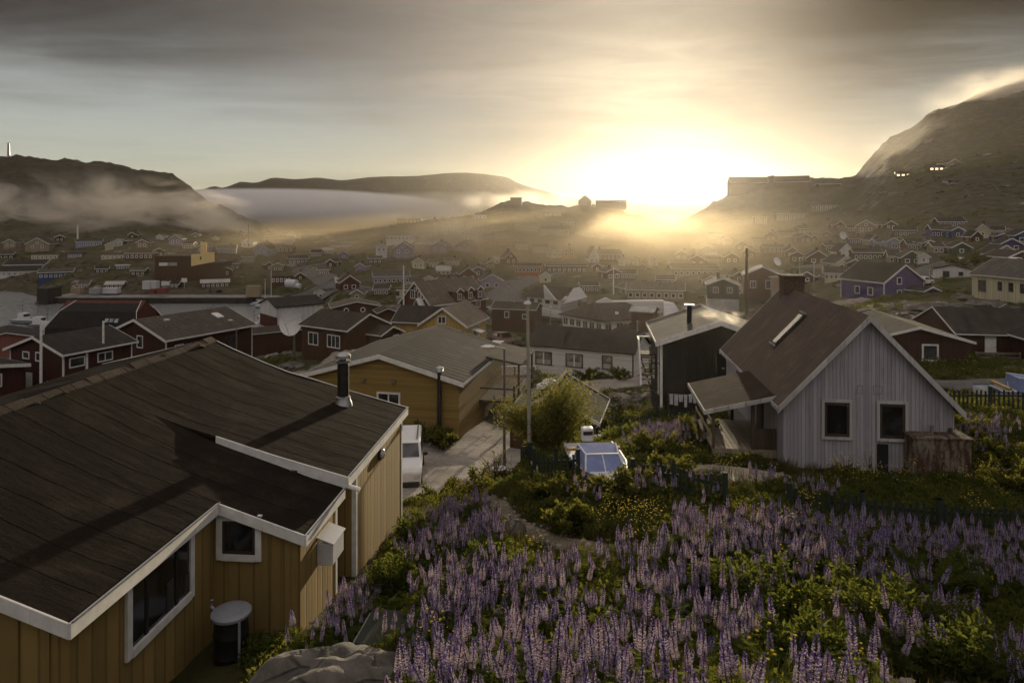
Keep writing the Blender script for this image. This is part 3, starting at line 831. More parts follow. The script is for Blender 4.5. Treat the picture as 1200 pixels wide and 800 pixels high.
def build_ochre_house():
    root = empty('ochre_house', (-4.0, 13.0, ZC), math.radians(-4.57))
    tag(root, 'large ochre house with wide brown felt roof, round metal flue and a white wall box', 'house')
    YB, YF = -3.93, 7.95        # near gable and far gable
    RX = -6.07
    near_prof = [(-9.7, -4.58), (RX, -3.72), (-5.4, -4.0), (-4.4, -4.43), (-3.2, -4.93), (-1.7, -5.43), (0.08, -6.0)]
    far_prof = [(-9.7, -4.58), (RX, -3.72), (-5.4, -4.02), (-4.4, -4.43), (-3.6, -4.72), (-2.8, -4.93), (-1.6, -5.28), (0.16, -5.74)]
    TH = 0.07
    def sheet(prof, xs, ya, yb, th=TH):
        """roof strip: profile points xs, between rows ya and yb, with thickness; follows slight sag"""
        m = MB()
        ny = max(2, int((yb - ya) / 0.35))
        V = []; k = len(xs)
        for i in range(ny + 1):
            y = ya + (yb - ya) * i / ny
            for x in xs:
                z = lerp_profile(prof, x)
                z += 0.022 * mnoise.noise(Vector((x * 0.8, y * 0.8, 2.0))) * (1 if abs(x - RX) > 0.2 else 0.4)
                V.append((x, y, z))
        n = len(V)
        V2 = [(x, y, z - th) for x, y, z in V]
        Fc = []
        for i in range(ny):
            for j in range(k - 1):
                a = i * k + j
                Fc.append((a, a + 1, a + k + 1, a + k))
                Fc.append((n + a, n + a + k, n + a + k + 1, n + a + 1))
        rim = [i for i in range(k)] + [i * k + k - 1 for i in range(1, ny + 1)] + [ny * k + j for j in range(k - 2, -1, -1)] + [i * k for i in range(ny - 1, 0, -1)]
        for p, q in zip(rim, rim[1:] + rim[:1]):
            Fc.append((p, n + p, n + q, q))
        m.add(V + V2, Fc)
        return m
    def xs_between(a, b, prof):
        s = sorted(set([a, b] + [p[0] for p in prof if a < p[0] < b] + list(np.arange(a + 0.3, b - 0.1, 0.3))))
        return s
    YS = 2.27
    r = MB()
    parts = [sheet(near_prof, xs_between(-9.7, -1.66, near_prof), YB, -0.0), sheet(near_prof, xs_between(-9.7, 0.06, near_prof), 0.0, YS), sheet(far_prof, xs_between(-9.7, 0.14, far_prof), YS, YF)]
    for p in parts: r.add(p.v, p.f)
    roof = r.build('roof', near_felt(), root)
    # ridge cap with curled, mossy felt
    cap = MB()
    rng = random.Random(5)
    y = YB
    while y < YF - 0.2:
        ln = rng.uniform(0.7, 1.0)
        e = min(YF, y + ln)
        h = rng.uniform(0.02, 0.07)
        cap.prism([(RX - 0.17, y, -3.72 + 0.0), (RX, y, -3.70 + h), (RX + 0.17, y, -3.78 + h * 0.4), (RX + 0.17, y, -3.83), (RX - 0.17, y, -3.76)], (0, e - y - 0.015, 0))
        y = e
    cap.build('ridge_cap', mat_felt('near_ridge_felt', (0.05, 0.037, 0.028), 0.9, 'y', 0.95, 0.15), roof)
    ms = MB()
    for i in range(16):
        yy = rng.uniform(-6, 7.8); xx = RX + rng.uniform(-0.25, 0.35)
        ms.blob((xx, yy, lerp_profile(near_prof, xx) + 0.01), rng.uniform(0.05, 0.11), 5, 8, (1.2, 1.4, 0.5), 0.5, i)
    ms.build_each('moss', mat_gravel('roof_moss', (0.06, 0.045, 0.028), 20.0), roof)
    # walls
    w = MB()
    B = -11.5
    def zr(x, prof): return lerp_profile(prof, x) - TH - 0.035
    xw, xm, xf = -1.80, -0.07, 0.02
    def body(x0, x1, y0, y1, prof):
        xs = xs_between(x0, x1, prof)
        poly = [(x0, y0, B), (x1, y0, B)] + [(x, y0, zr(x, prof)) for x in reversed(xs)]
        w.prism(poly, (0, y1 - y0, 0))
    body(-9.3, xw, -3.75, 0.1, near_prof)
    body(-6.0, xm, 0.1, 2.15, near_prof)
    body(-9.3, xf, 3.25, 7.8, far_prof)
    w.build('wall', ochre(), root)
    # recess between the blocks: set-back doorway wall, its shade put into the dark colour
    rc = MB(); rc.box(-6, -1.0, 2.15, 3.25, B, -5.6); rc.build('porch_recess', mat_plain('recess_shade', (0.03, 0.024, 0.018), 0.85), root)
    # trims
    tr = MB()
    FH = 0.20
    def rake(prof, x0, x1, y, out=-1, fh=FH):
        xs = xs_between(x0, x1, prof)
        for a, b in zip(xs, xs[1:]):
            za, zb = lerp_profile(prof, a), lerp_profile(prof, b)
            tr.prism([(a, y, za + 0.015), (b, y, zb + 0.015), (b, y, zb - fh), (a, y, za - fh)], (0, out * 0.035, 0))
    rake(near_prof, -1.66, 0.06, -0.003)
    rake(far_prof, -2.9, 0.14, YS - 0.003, fh=0.24)
    rake(near_prof, -9.7, -1.66, -3.93)
    rake(far_prof, -9.7, 0.14, YF + 0.04)
    tr.box(0.063, 0.10, -0.04, YS - 0.005, -6.2, -5.97)
    tr.box(0.143, 0.18, YS - 0.04, YF + 0.04, -5.96, -5.72)
    tr.box(-1.657, -1.62, -3.965, -0.04, -5.64, -5.415)
    tr.build('fascia', white_trim(), root, bevel=0.006)
    dr = MB()   # bright metal drip edges
    dr.bar((0.115, 0.0, -5.965), (0.115, YS - 0.05, -5.965), 0.03, 0.02)
    dr.bar((0.195, YS, -5.715), (0.195, YF, -5.715), 0.03, 0.02)
    dr.bar((-1.60, -3.96, -5.405), (-1.60, -0.05, -5.405), 0.03, 0.02)
    dr.build('drip_edge', steel(), root)
    cb = MB()
    cb.box(xm - 0.09, xm + 0.02, 2.06, 2.17, B, -6.15)
    cb.box(xf - 0.09, xf + 0.02, 3.23, 3.34, B, -5.9)
    cb.box(xf - 0.08, xf + 0.02, 7.7, 7.82, B, -5.9)
    cb.build_each('corner_board', white_trim(), root)
    # battens standing proud on the near wall
    bt = MB()
    for x in (-2.1, -2.55, -3.3, -4.2, -5.1):
        bt.box(x - 0.02, x + 0.02, -3.775, -3.74, B, zr(x, near_prof) - 0.05)
    for x in (-0.09, -0.27, -0.45, -0.66):
        bt.box(x - 0.012, x + 0.012, 0.085, 0.11, B, zr(x, near_prof) - 0.12)
    bt.build_each('batten', ochre(), root)
    # windows
    def fn_side(u, v, o): return (xw + o, u, v)
    gl = mat_glass('near_dark_glass', (0.008, 0.008, 0.009), 0.12)
    wb = add_window(root, fn_side, -1.62, -6.72, 1.66, 1.10, 0, bw=0.13, pane_mat=gl)
    for u in (-2.05, -1.2):
        mb_ = MB(); mb_.box(xw - .02, xw + .03, u - .04, u + .04, -6.72, -5.62); mb_.build('mullion', mat_plain('dark_sash', (.02, .018, .016), .6), wb)
    wi = MB(); wi.box(xw + 0.012, xw + 0.03, -1.5, -1.3, -6.70, -6.2); wi.box(xw + 0.012, xw + 0.03, -0.95, -0.8, -6.70, -6.35)
    wi.build_each('sill_jar', mat_plain('sill_things', (0.05, 0.045, 0.04), 0.8), wb)
    def fn_rear(u, v, o): return (u, 0.1 - o, v)
    ws = add_window(root, fn_rear, -1.28, -6.44, 0.66, 0.64, 0, bw=0.12, pane_mat=gl)
    dk = MB()
    for a, b, c, d in ((-1.61, -1.55, -6.44, -5.80), (-1.01, -0.95, -6.44, -5.80), (-1.55, -1.01, -6.44, -6.38), (-1.55, -1.01, -5.86, -5.80)):
        dk.box(a, b, 0.062, 0.10, c, d)
    dk.build('sash', dark_trim(), ws)
    # flue
    fx, fy = -1.45, 6.75
    fz = lerp_profile(far_prof, fx)
    fl = MB(); fl.lathe([(0.165, fz - 0.2), (0.165, fz + 1.12), (0.15, fz + 1.13), (0.15, fz + 1.16)], 20, (fx, fy, 0))
    flo = fl.build('flue', mat_plain('flue_metal', (0.06, 0.055, 0.05), 0.45, 0.6, 0.2, 6), root, smooth=True)
    c = MB(); c.lathe([(0.17, fz + 1.17), (0.215, fz + 1.20), (0.215, fz + 1.24), (0.10, fz + 1.27), (0.10, fz + 1.31), (0.22, fz + 1.33), (0.215, fz + 1.40), (0.15, fz + 1.46), (0.05, fz + 1.49)], 20, (fx, fy, 0))
    c.build('flue_cap', steel(), flo, smooth=True)
    c = MB(); c.lathe([(0.27, fz - 0.09), (0.25, fz + 0.03), (0.215, fz + 0.10), (0.20, fz + 0.20), (0.17, fz + 0.22)], 20, (fx, fy, 0))
    c.build('flue_collar', steel(), flo, smooth=True)
    # gutter spout at the step
    g = MB(); g.tube([(0.17, YS - 0.02, -5.93), (0.30, YS + 0.02, -5.98), (0.42, YS + 0.02, -6.02)], 0.05, 10)
    g.tube([(0.02, YS + 0.1, -5.98), (0.02, YS + 0.1, -6.12)], 0.045, 10)
    g.build('gutter_spout', white_trim(), root, smooth=True)
    # wall box
    bx = MB(); bx.box(xm, xm + 0.34, 0.95, 1.65, -7.05, -6.60)
    bo = bx.build('wall_box', mat_plain('box_white', (0.62, 0.62, 0.64), 0.5, 0, 0.08), root, bevel=0.02)
    lid = MB(); lid.prism([(xm, 0.93, -6.50), (xm + 0.37, 0.93, -6.62), (xm + 0.37, 0.93, -6.596), (xm, 0.93, -6.47)], (0, 0.74, 0))
    lid.build('lid', mat_plain('box_white', (0.62, 0.62, 0.64)), bo)
    # round lamp on the far wall
    lp = MB(); lp.tube([(xf, 5.3, -6.25), (xf + 0.07, 5.3, -6.25)], 0.17, 16)
    lo = lp.build('wall_lamp', mat_plain('lamp_rim', (0.10, 0.09, 0.08), 0.5, 0.5), root)
    lg = MB(); lg.blob((xf + 0.08, 5.3, -6.25), 0.14, 8, 14, (0.6, 1, 1)); lg.build('lamp_glass', mat_plain('lamp_glass', (0.6, 0.55, 0.45), 0.15, 0, 0.05, 3, 0.6), lo, smooth=True)
build_ochre_house()

# ------------------------------------------------------------------ the grey house with the porch
def build_grey_house():
    yaw = -6.5
    w, l, h, rise = 4.95, 9.0, 2.05, 2.62
    ax = Vector((-math.sin(math.radians(yaw)), math.cos(math.radians(yaw)), 0))
    front = Vector((10.93, 21.0, 0))
    c = front + ax * (l / 2)
    zb = ZC - 7.70
    root = empty('grey_house', (c.x, c.y, zb), math.radians(yaw))
    tag(root, 'weathered pale grey timber house with steep brown ribbed roof and open porch', 'house')
    wm = mat_boards('weathered_grey_boards', (0.40, 0.39, 0.42), 0.115, True, 0.6, 0.85, 0.75, streak=(0.13, 0.11, 0.10))
    gable_body(w, l, h, rise, 0.0).build('wall', wm, root)
    MB().box(-w / 2 + 0.06, w / 2 - 0.06, -l / 2 + 0.06, l / 2 - 0.06, -1.6, -0.003).build('foundation', concrete(), root)
    rm = mat_felt('brown_ribbed_roof', (0.10, 0.073, 0.056), 0.17, 'y', 0.8, 0.3, rib=1.0)
    ro = gable_roof(w, l, h, rise, 0.22, 0.22, 0.10).build('roof', rm, root)
    tm = mat_boards('worn_white_boards', (0.52, 0.50, 0.49), 0.5, True, 0.2, 0.8, 0.8, streak=(0.08, 0.06, 0.05))
    gable_fascia(w, l, h, rise, 0.22, 0.22, 0.10, 0.21).build('fascia', tm, root)
    cb = MB()
    for sx in (-1, 1):
        cb.box(sx * (w / 2 - 0.09), sx * (w / 2 + 0.02), -l / 2 - 0.02, -l / 2 + 0.1, 0, h - 0.12)
    cb.box(-0.035, 0.035, -l / 2 - 0.018, -l / 2 + 0.02, 0.02, h + rise - 0.35)
    cb.build_each('corner_board', wm, root)
    fr = frame_xf('front', w, l)
    gl = mat_glass('near_dark_glass')
    for u in (-0.90, 0.72):
        wo = add_window(root, fr, u, 1.02, 0.74, 1.06, 0, trim=tm, bw=0.085, pane_mat=gl)
        s = MB()
        for a, b, cc, d in ((-0.37, -0.29, 0, 1.06), (0.29, 0.37, 0, 1.06), (-0.29, 0.29, 0, 0.09), (-0.29, 0.29, 0.97, 1.06)):
            p = fr(u + a, 1.02 + cc, 0.002); q = fr(u + b, 1.02 + d, 0.032)
            s.box(p[0], q[0], p[1], q[1], p[2], q[2])
        s.build('sash', dark_trim(), wo)
    hb = MB(); p = fr(0.28, -0.05, -0.02); q = fr(0.60, 0.84, 0.03); hb.box(p[0], q[0], p[1], q[1], p[2], q[2])
    hb.build('hatch', mat_plain('hatch_dark', (0.012, 0.011, 0.011), 0.8), root)
    # two faded number-plate outlines on the boards
    fo = MB()
    for u, ww in ((-0.30, 0.16), (0.18, 0.26)):
        for (a, b, c2, d) in ((0, ww, 0, 0.012), (0, ww, 0.24, 0.252), (0, 0.012, 0, 0.252), (ww - 0.012, ww, 0, 0.252)):
            p = fr(u + a, 2.36 + c2, -0.01); q = fr(u + b, 2.36 + d, 0.006); fo.box(p[0], q[0], p[1], q[1], p[2], q[2])
    fo.build_each('plate_outline', mat_plain('old_paint_line', (0.16, 0.15, 0.15), 0.9), root)
    sw = frame_xf('left', w, l)
    add_window(root, sw, -1.9, 0.9, 0.7, 1.0, 0, trim=tm, pane_mat=gl)
    # side door under the porch
    add_door(root, sw, 1.6, 0.30, 0.85, 1.75, dark_trim())
    # chimney
    c = MB(); zr = h + rise
    c.box(-0.42, 0.42, 3.05, 3.75, zr - 0.7, zr + 0.62); c.box(-0.47, 0.47, 3.0, 3.8, zr + 0.62, zr + 0.72)
    c.build('chimney', mat_plain('chimney_brick_near', (0.14, 0.085, 0.055), 0.95, 0, 0.35, 14), ro)
    c = MB(); c.box(-0.5, 0.5, 2.95, 3.04, zr - 0.35, zr - 0.12); c.build('flashing', steel(), ro)
    # skylight on the left slope: a long frame lying up the slope
    sl = rise / (w / 2)
    def on_roof(x, y, o): 
        n = Vector((-sl, 0, 1)).normalized()
        return Vector((x, y, h + rise + x * sl + 0.13)) + n * o
    s = MB()
    y0, y1, xa, xb = -0.55, 0.02, -1.62, -0.62
    pts = [on_roof(xa, y0, 0), on_roof(xb, y0, 0), on_roof(xb, y1, 0), on_roof(xa, y1, 0)]
    n = Vector((-sl, 0, 1)).normalized() * 0.11
    s.prism(pts, n)
    so = s.build('skylight', mat_plain('skylight_frame', (0.05, 0.045, 0.04), 0.6), ro)
    g = MB(); g.prism([on_roof(xa + .02, y0 + .05, 0.112), on_roof(xb - .02, y0 + .05, 0.112), on_roof(xb - .02, y1 - .12, 0.112), on_roof(xa + .02, y1 - .12, 0.112)], n * 0.1)
    g.build('pane', mat_plain('skylight_glass', (0.75, 0.74, 0.72), 0.12, 0.9, 0.05, 2, 0.9), so)
    g = MB(); g.bar(on_roof(xa - .06, y0 - .1, 0.1), on_roof(xa - .06, y1 + .1, 0.1), 0.06); g.bar(on_roof(xb + .06, y0 - .1, 0.1), on_roof(xb + .06, y1 + .1, 0.1), 0.06)
    g.build('flashing', steel(), so)
    # porch on the left
    px0 = -w / 2 - 2.05; ya, yb = -l / 2 + 0.75, -l / 2 + 4.1
    pr = MB()
    a, b = (-w / 2 + 0.0, 2.0), (px0 - 0.25, 1.45)
    pr.prism([(a[0], ya - 0.2, a[1]), (b[0], ya - 0.2, b[1]), (b[0], ya - 0.2, b[1] + 0.1), (a[0], ya - 0.2, a[1] + 0.1)][::-1], (0, yb - ya + 0.4, 0))
    por = pr.build('porch_roof', mat_felt('porch_ribbed_roof', (0.042, 0.030, 0.022), 0.17, 'y', 0.95, 0.05, rib=1.0), root)
    pf = MB(); pf.prism([(a[0], ya - 0.2, a[1] + 0.11), (b[0] - 0.03, ya - 0.2, b[1] + 0.11), (b[0] - 0.03, ya - 0.2, b[1] - 0.03), (a[0], ya - 0.2, a[1] - 0.03)], (0, -0.03, 0))
    pf.box(b[0] - 0.035, b[0] - 0.003, ya - 0.2, yb + 0.2, b[1] - 0.03, b[1] + 0.11)
    pf.build('porch_fascia', tm, por)
    dk = MB()
    dz = 0.28
    k = px0
    while k < -w / 2 - 0.02:
        dk.box(k, min(k + 0.13, -w / 2 - 0.004), ya, yb, dz - 0.04, dz); k += 0.145
    dk.box(px0, -w / 2 - 0.01, ya - 0.03, ya - 0.002, dz - 0.25, dz - 0.02)
    dk.build('deck', mat_boards('porch_deck_boards', (0.30, 0.25, 0.18), 0.145, True, 0.3, 0.8, 0.5), root)
    for x, y in ((px0 + 0.05, ya + 0.05), (px0 + 0.05, yb - 0.05), (px0 + 0.05, (ya + yb) / 2), (-w / 2 - 0.75, ya + 0.05), (-w / 2 - 0.75, yb - 0.05)):
        p = MB(); p.box(x - 0.05, x + 0.05, y - 0.05, y + 0.05, -0.5, 1.5 + (x - px0) * 0.24)
        p.build('porch_post', timber(), root)
    rl = MB()
    for z in (0.62, 1.08):
        rl.box(px0 - 0.02, px0 + 0.0, ya, yb, z, z + 0.12)
        rl.box(px0, -w / 2 - 0.75, yb - 0.06, yb - 0.03, z, z + 0.12)
    rl.build_each('railing', mat_boards('railing_boards', (0.34, 0.27, 0.18), 0.3, False, 0.2, 0.8, 0.6), root)
    fb = MB(); fb.box(-w / 2 - 0.78, -w / 2 - 0.02, ya + 0.02, ya + 0.06, 0.3, 0.95); fb.build('porch_screen', timber(), root)
    st = MB()
    for i in range(2): st.box(px0 + 0.4, px0 + 1.5, ya - 0.3 * (2 - i), ya - 0.3 * (1 - i) - 0.02, -0.5, 0.02 + 0.13 * i - 0.0)
    st.build('step', timber(), root)
    return root
build_grey_house()

# rusty oil tank against the grey house
def build_tank():
    c = P(1096, 503, 20.6)
    root = empty('oil_tank', (c.x, c.y, ZC - 7.8), math.radians(-6.5))
    tag(root, 'rusty box shaped oil tank standing against the grey house wall', 'oil tank')
    m, t, b, out = new_mat('rusted_steel')
    tc = t.n('ShaderNodeTexCoord')
    n = t.noise(t.mapping(tc.outputs['Object'], scale=(5, 5, 1.1)), 1.0, 6, 0.7)
    n2 = t.noise(tc.outputs['Object'], 9.0, 5, 0.7)
    cc = t.mix(t.maprange(n, 0.42, 0.6), (0.06, 0.026, 0.014), (0.20, 0.17, 0.13))
    cc = t.mix(t.maprange(n2, 0.5, 0.7), cc, (0.022, 0.012, 0.010))
    t.l(cc, b.inputs['Base Color']); b.inputs['Roughness'].default_value = 0.85
    bump(t, b, n2, 0.02, 0.5)
    MB().box(-0.82, 0.82, -0.42, 0.42, 0.0, 1.32).build('body', m, root, bevel=0.03)
    MB().box(-0.86, 0.86, -0.46, 0.46, 1.323, 1.37).build('lid', m, root)
    p = MB(); p.tube([(-0.1, 0, 1.36), (-0.1, 0, 1.55)], 0.045); p.lathe([(0.06, 1.55), (0.06, 1.6)], 10, (-0.1, 0, 0)); p.build('filler_pipe', m, root)
    p = MB(); p.tube([(0.48, 0.1, 1.36), (0.48, 0.1, 1.52)], 0.05); p.build('vent_pipe', m, root)
build_tank()
# ------------------------------------------------------------------ the town: houses of the middle distance
def yaw_of(dx, dy):
    return math.degrees(math.atan2(-dx, dy))
def base_z(py, d): return ZC - (py - HY) / F * d

def build_mid():
    W = PAINT
    # ochre house below, behind the big roof
    d = 40.0
    zb = base_z(492, d)
    yaw = -12.0
    w, l = 9.6, 11.0
    ax = Vector((-math.sin(math.radians(yaw)), math.cos(math.radians(yaw)), 0))
    f0 = Vector(((446 - 600) / F * 40.2, 40.2, 0))
    c = f0 + ax * l / 2
    ridged = mat_felt('dark_seamed_roof', (0.032, 0.026, 0.022), 0.62, 'y', 0.85, 0.3, rib=1.0)
    r = house('ochre_house', 'ochre board house with dark seamed roof and lattice porch beside the gravel yard', (c.x, c.y, zb), yaw, w, l, 2.35, 1.32, 'ochre', oe=0.35, og=0.3,
              windows=[('front', 0.5, 0.95, 1.25, 0.55, 1)], vertical=False, roof_mat=ridged, fh=0.26)
    fr = frame_xf('front', w, l)
    for u in (-1.05, 0.85):
        m = MB(); p = fr(u, 2.15, 0); m.box(p[0] - .1, p[0] + .1, p[1] - .1, p[1], p[2], p[2] + .2); m.build('vent_box', steel(), r)
    fl = MB(); p = fr(3.7, 0, 0.25); fl.tube([(p[0], p[1], -0.6), (p[0], p[1], 3.0)], 0.13, 12)
    fo = fl.build('flue', mat_plain('flue_metal', (0.06, 0.055, 0.05), 0.45, 0.6), r, smooth=True)
    cp = MB(); cp.lathe([(0.16, 3.0), (0.24, 3.05), (0.2, 3.12), (0.26, 3.16), (0.22, 3.26), (0.04, 3.33)], 12, (p[0], p[1], 0)); cp.build('flue_cap', steel(), fo, smooth=True)
    # porch on its right side: lower roof, lattice and deck
    pm = MB(); x0 = w / 2 + 0.36
    pm.prism([(x0 - 0.3, 0.5, 2.62), (x0 + 2.1, 0.5, 2.2), (x0 + 2.1, 0.5, 2.3), (x0 - 0.3, 0.5, 2.72)][::-1], (0, 5.0, 0))
    po = pm.build('porch_roof', ridged, r)
    dk = MB(); dk.box(w / 2 + 0.01, x0 + 2.0, -1.0, 5.5, 0.1, 0.25); dk.build('deck', timber(), r)
    for y in (-0.9, 0.6, 5.4):
        q = MB(); q.box(x0 + 1.85, x0 + 1.97, y - .06, y + .06, -0.8, 2.25 if y > 0 else 1.2); q.build('porch_post', timber(), r)
    la = MB()
    for i in range(9):
        t = i * 0.22
        la.bar((w / 2 + 0.1 + t, 0.55, 0.9), (min(w / 2 + 0.1 + t + 1.2, x0 + 1.9), 0.55, 0.9 + min(1.2, x0 + 1.9 - w / 2 - 0.1 - t)), 0.03)
        la.bar((w / 2 + 0.1 + t, 0.59, 2.1), (min(w / 2 + 0.1 + t + 1.2, x0 + 1.9), 0.59, 2.1 - min(1.2, x0 + 1.9 - w / 2 - 0.1 - t)), 0.03)
    la.build('lattice', mat_boards('lattice_ochre', (0.36, 0.22, 0.06), 0.3), r)
    rl = MB(); rl.box(x0 + 1.9, x0 + 1.94, -1.0, 5.5, 0.95, 1.05); rl.box(w / 2 + .05, x0 + 1.9, -1.0, -0.95, 0.95, 1.05); rl.build('railing', timber(), r)
    ld = MB()
    for u in (0, 0.45): ld.bar((w / 2 + 1.0 + u, -1.5, -1.1), (w / 2 + 1.0 + u, -1.05, 0.6), 0.05)
    for k in range(5): ld.bar((w / 2 + 1.0, -1.5 + 0.1 * k, -0.95 + 0.33 * k), (w / 2 + 1.45, -1.5 + 0.1 * k, -0.95 + 0.33 * k), 0.04)
    lo = ld.build('ladder', timber()); lo.parent = r

    # brown house on the rock
    d = 75.0
    cr = Vector(((407 - 600) / F * 75, 75, 0)); zb = base_z(417, 75)
    rd = Vector((-0.83, 0.56, 0)); ga = Vector((0.56, 0.83, 0))
    l, w = 7.6, 6.2
    c = cr + rd * l / 2 + ga * w / 2
    r = house('brown_house', 'brown house on a pale rock with two white framed windows and a low side gable', (c.x, c.y, zb), yaw_of(rd.x, rd.y), w, l, 2.8, 1.35, 'brown', 'brown', oe=0.35, og=0.3,
              windows=[('left', 1.9 - 0.3, 0.75, 1.9, 1.25, 2), ('left', -1.8, 0.75, 1.5, 1.25, 1)], corner=False)
    pw = MB(); 
    gable_body(3.4, 2.2, 2.0, 0.7, 1.0).build('porch_wall', boards('brown'), r).location = (1.6, -l / 2 - 1.1, 0)
    o = gable_roof(3.4, 2.2, 2.0, 0.7, 0.25, 0.2).build('porch_roof', felt('brown'), r); o.location = (1.6, -l / 2 - 1.1, 0)
    o = gable_fascia(3.4, 2.2, 2.0, 0.7, 0.25, 0.2, fh=.18).build('porch_fascia', white_trim(), r); o.location = (1.6, -l / 2 - 1.1, 0)
    fn = lambda u, v, o: (1.6 + u, -l / 2 - 2.2 - o, v)
    add_window(r, fn, 0.6, 0.6, 0.7, 1.1, 0)

    # yellow house with two wings
    d = 85.0; zb = base_z(409, 85)
    c = P(533, 400, 88.5)
    r = house('yellow_house', 'yellow gabled house with a long dark roofed wing and small canopy', (c.x, c.y, zb), -16, 5.9, 8.0, 3.1, 2.0, 'yellow', 'tan', fh=.3,
              windows=[('front', -0.2, 3.3, 0.9, 0.75, 1), ('right', -1.2, 1.0, 0.6, 1.2), ('right', 0.8, 1.2, 0.6, 1.2)], oe=0.35, og=0.35)
    g = gable_body(5.2, 7.5, 2.9, 1.6, 1.0).build('wing_wall', boards('yellow'), r); g.location = (-4.2, 1.2, 0); g.rotation_euler.z = math.radians(90)
    g = gable_roof(5.2, 7.5, 2.9, 1.6, 0.4, 0.3).build('wing_roof', felt('dark'), r); g.location = (-4.2, 1.2, 0); g.rotation_euler.z = math.radians(90)
    g = gable_fascia(5.2, 7.5, 2.9, 1.6, 0.4, 0.3).build('wing_fascia', white_trim(), r); g.location = (-4.2, 1.2, 0); g.rotation_euler.z = math.radians(90)
    cn = MB(); cn.prism([(-0.2, -4.0, 2.3), (-0.2, -5.3, 1.75), (-0.2, -5.3, 1.85), (-0.2, -4.0, 2.42)], (3.0, 0, 0)); cn.build('canopy', felt('dark'), r)
    cn = MB(); cn.box(-0.22, 2.82, -5.34, -5.303, 1.7, 1.86); cn.build('canopy_fascia', white_trim(), r)
    ex = MB(); ex.prism([(2.97, -1.5, 2.1), (4.1, -1.5, 1.8), (4.1, -1.5, 1.9), (2.97, -1.5, 2.2)][::-1], (0, 1.6, 0)); ex.build('door_canopy', white_trim(), r)

    # red house with dormers
    zb = base_z(372, 118)
    c = P(521, 360, 124)
    r = house('red_house', 'big red house with steep white edged gable and three dormers', (c.x, c.y, zb), -38, 7.4, 14.5, 2.4, 3.6, 'red', 'tan', fh=.32,
              windows=[('front', -0.7, 3.3, 0.9, 1.3, 1), ('front', 0.9, 3.6, 0.5, 0.8), ('front', 1.7, 3.3, 0.4, 0.7), ('right', -1.0, 0.9, 1.0, 1.2, 1), ('right', 2.0, 0.9, 1.0, 1.2, 1), ('right', 5.0, .9, 1.0, 1.2, 1)], oe=0.3, og=0.35)
    m = MB(); m.tube([(0, -7.25, 4.85), (0, -7.31, 4.85)], 0.32, 14); a = m.build('round_window', white_trim(), r)
    m = MB(); m.tube([(0, -7.25, 4.85), (0, -7.33, 4.85)], 0.2, 14); m.build('pane', mat_glass(), a)
    for k, y in enumerate((-0.5, 2.4, 5.0)):
        dm = MB(); dm.prism([(2.2, y - .7, 2.2), (4.1, y - .7, 2.2), (4.1, y - .7, 4.0), (2.2, y - .7, 4.0)], (0, 1.4, 0))
        do = dm.build('dormer', boards('red'), r)
        rf = MB(); rf.prism([(4.3, y - .95, 4.0), (4.3, y, 4.65), (4.3, y + .95, 4.0), (4.3, y + .95, 4.15), (4.3, y, 4.85), (4.3, y - .95, 4.15)][::-1], (-2.6, 0, 0)); rf.build('dormer_roof', felt('tan'), do)
        ff = MB()
        for s in (-1, 1): ff.prism([(4.33, y + s * 1.0, 3.95), (4.33, y, 4.65), (4.33, y, 4.9), (4.33, y + s * 1.0, 4.2)], (0.05, 0, 0))
        ff.build('dormer_fascia', white_trim(), do)
        fn = lambda u, v, o, y=y: (4.1 + o, y + u, v)
        add_window(r, fn, 0, 2.75, 0.8, 0.95, 1)
    pc = MB(); pc.prism([(0.6, -8.6, 2.0), (1.5, -8.6, 3.3), (2.4, -8.6, 2.0), (2.4, -8.6, 2.15), (1.5, -8.6, 3.5), (.6, -8.6, 2.15)][::-1], (0, 1.4, 0)); pc.build('porch_roof', white_trim(), r)

    # white long house
    zb = base_z(441, 70)
    a = Vector(((620 - 600) / F * 73.0, 73.0, 0)); b = Vector(((742 - 600) / F * 68.0, 68.0, 0))
    rd = (a - b).normalized(); l = (a - b).length; ga = Vector((-rd.y, rd.x, 0))
    if ga.y < 0: ga = -ga
    w = 6.0; c = (a + b) / 2 + ga * w / 2
    dt = dark_trim()
    r = house('white_house', 'long white house with brown trimmed windows and dark roof in the middle of the valley', (c.x, c.y, zb), yaw_of(rd.x, rd.y), w, l, 2.75, 1.55, 'white', 'dark', trim=dt, oe=0.25, og=0.25, fh=.14,
              windows=[], wall_mat=boards('white', False))
    fw = frame_xf('left', w, l)
    for u, v, ww, k in ((3.0, .95, .95, 0), (-.55, .85, 1.75, 1), (-4.0, .8, 1.75, 1)):
        wo = add_window(r, fw, u, v, ww, 1.25, 0, trim=dt, bw=.09, pane_mat=mat_glass('curtained_glass', (.11, .10, .085), .15))
        if k:
            q = MB(); a = fw(u - .07, v, -.01); b = fw(u + .07, v + 1.25, .06); q.box(a[0], b[0], a[1], b[1], a[2], b[2]); q.build('mullion', white_trim(), wo)
        q = MB(); a = fw(u - ww / 2 + .1, v + .02, .012); b = fw(u + ww / 2 - .1, v + .5, .024); q.box(a[0], b[0], a[1], b[1], a[2], b[2]); q.build('curtain', mat_plain('net_curtain', (.42, .40, .36), .8), wo)
    cbm = MB(); cbm.box(-w / 2 - .03, -w / 2 + .1, -l / 2 - .03, -l / 2 + .1, -.3, 2.6); cbm.build('corner_board', dt, r)
    c2 = c + ga * 4.6 - rd * 1.6
    r2 = house('brown_roofed_house', 'low dark roofed house right behind the white one, with a capped flue', (c2.x, c2.y, zb - 0.3), yaw_of(rd.x, rd.y) + 90, 5.5, 7.0, 2.5, 1.6, 'tan', 'dark', chimney=('pipe', -1.6, -3.0, 1.3), fascia=False)

    # black house with wooden stair
    d = 42.0; zb = base_z(480, d)
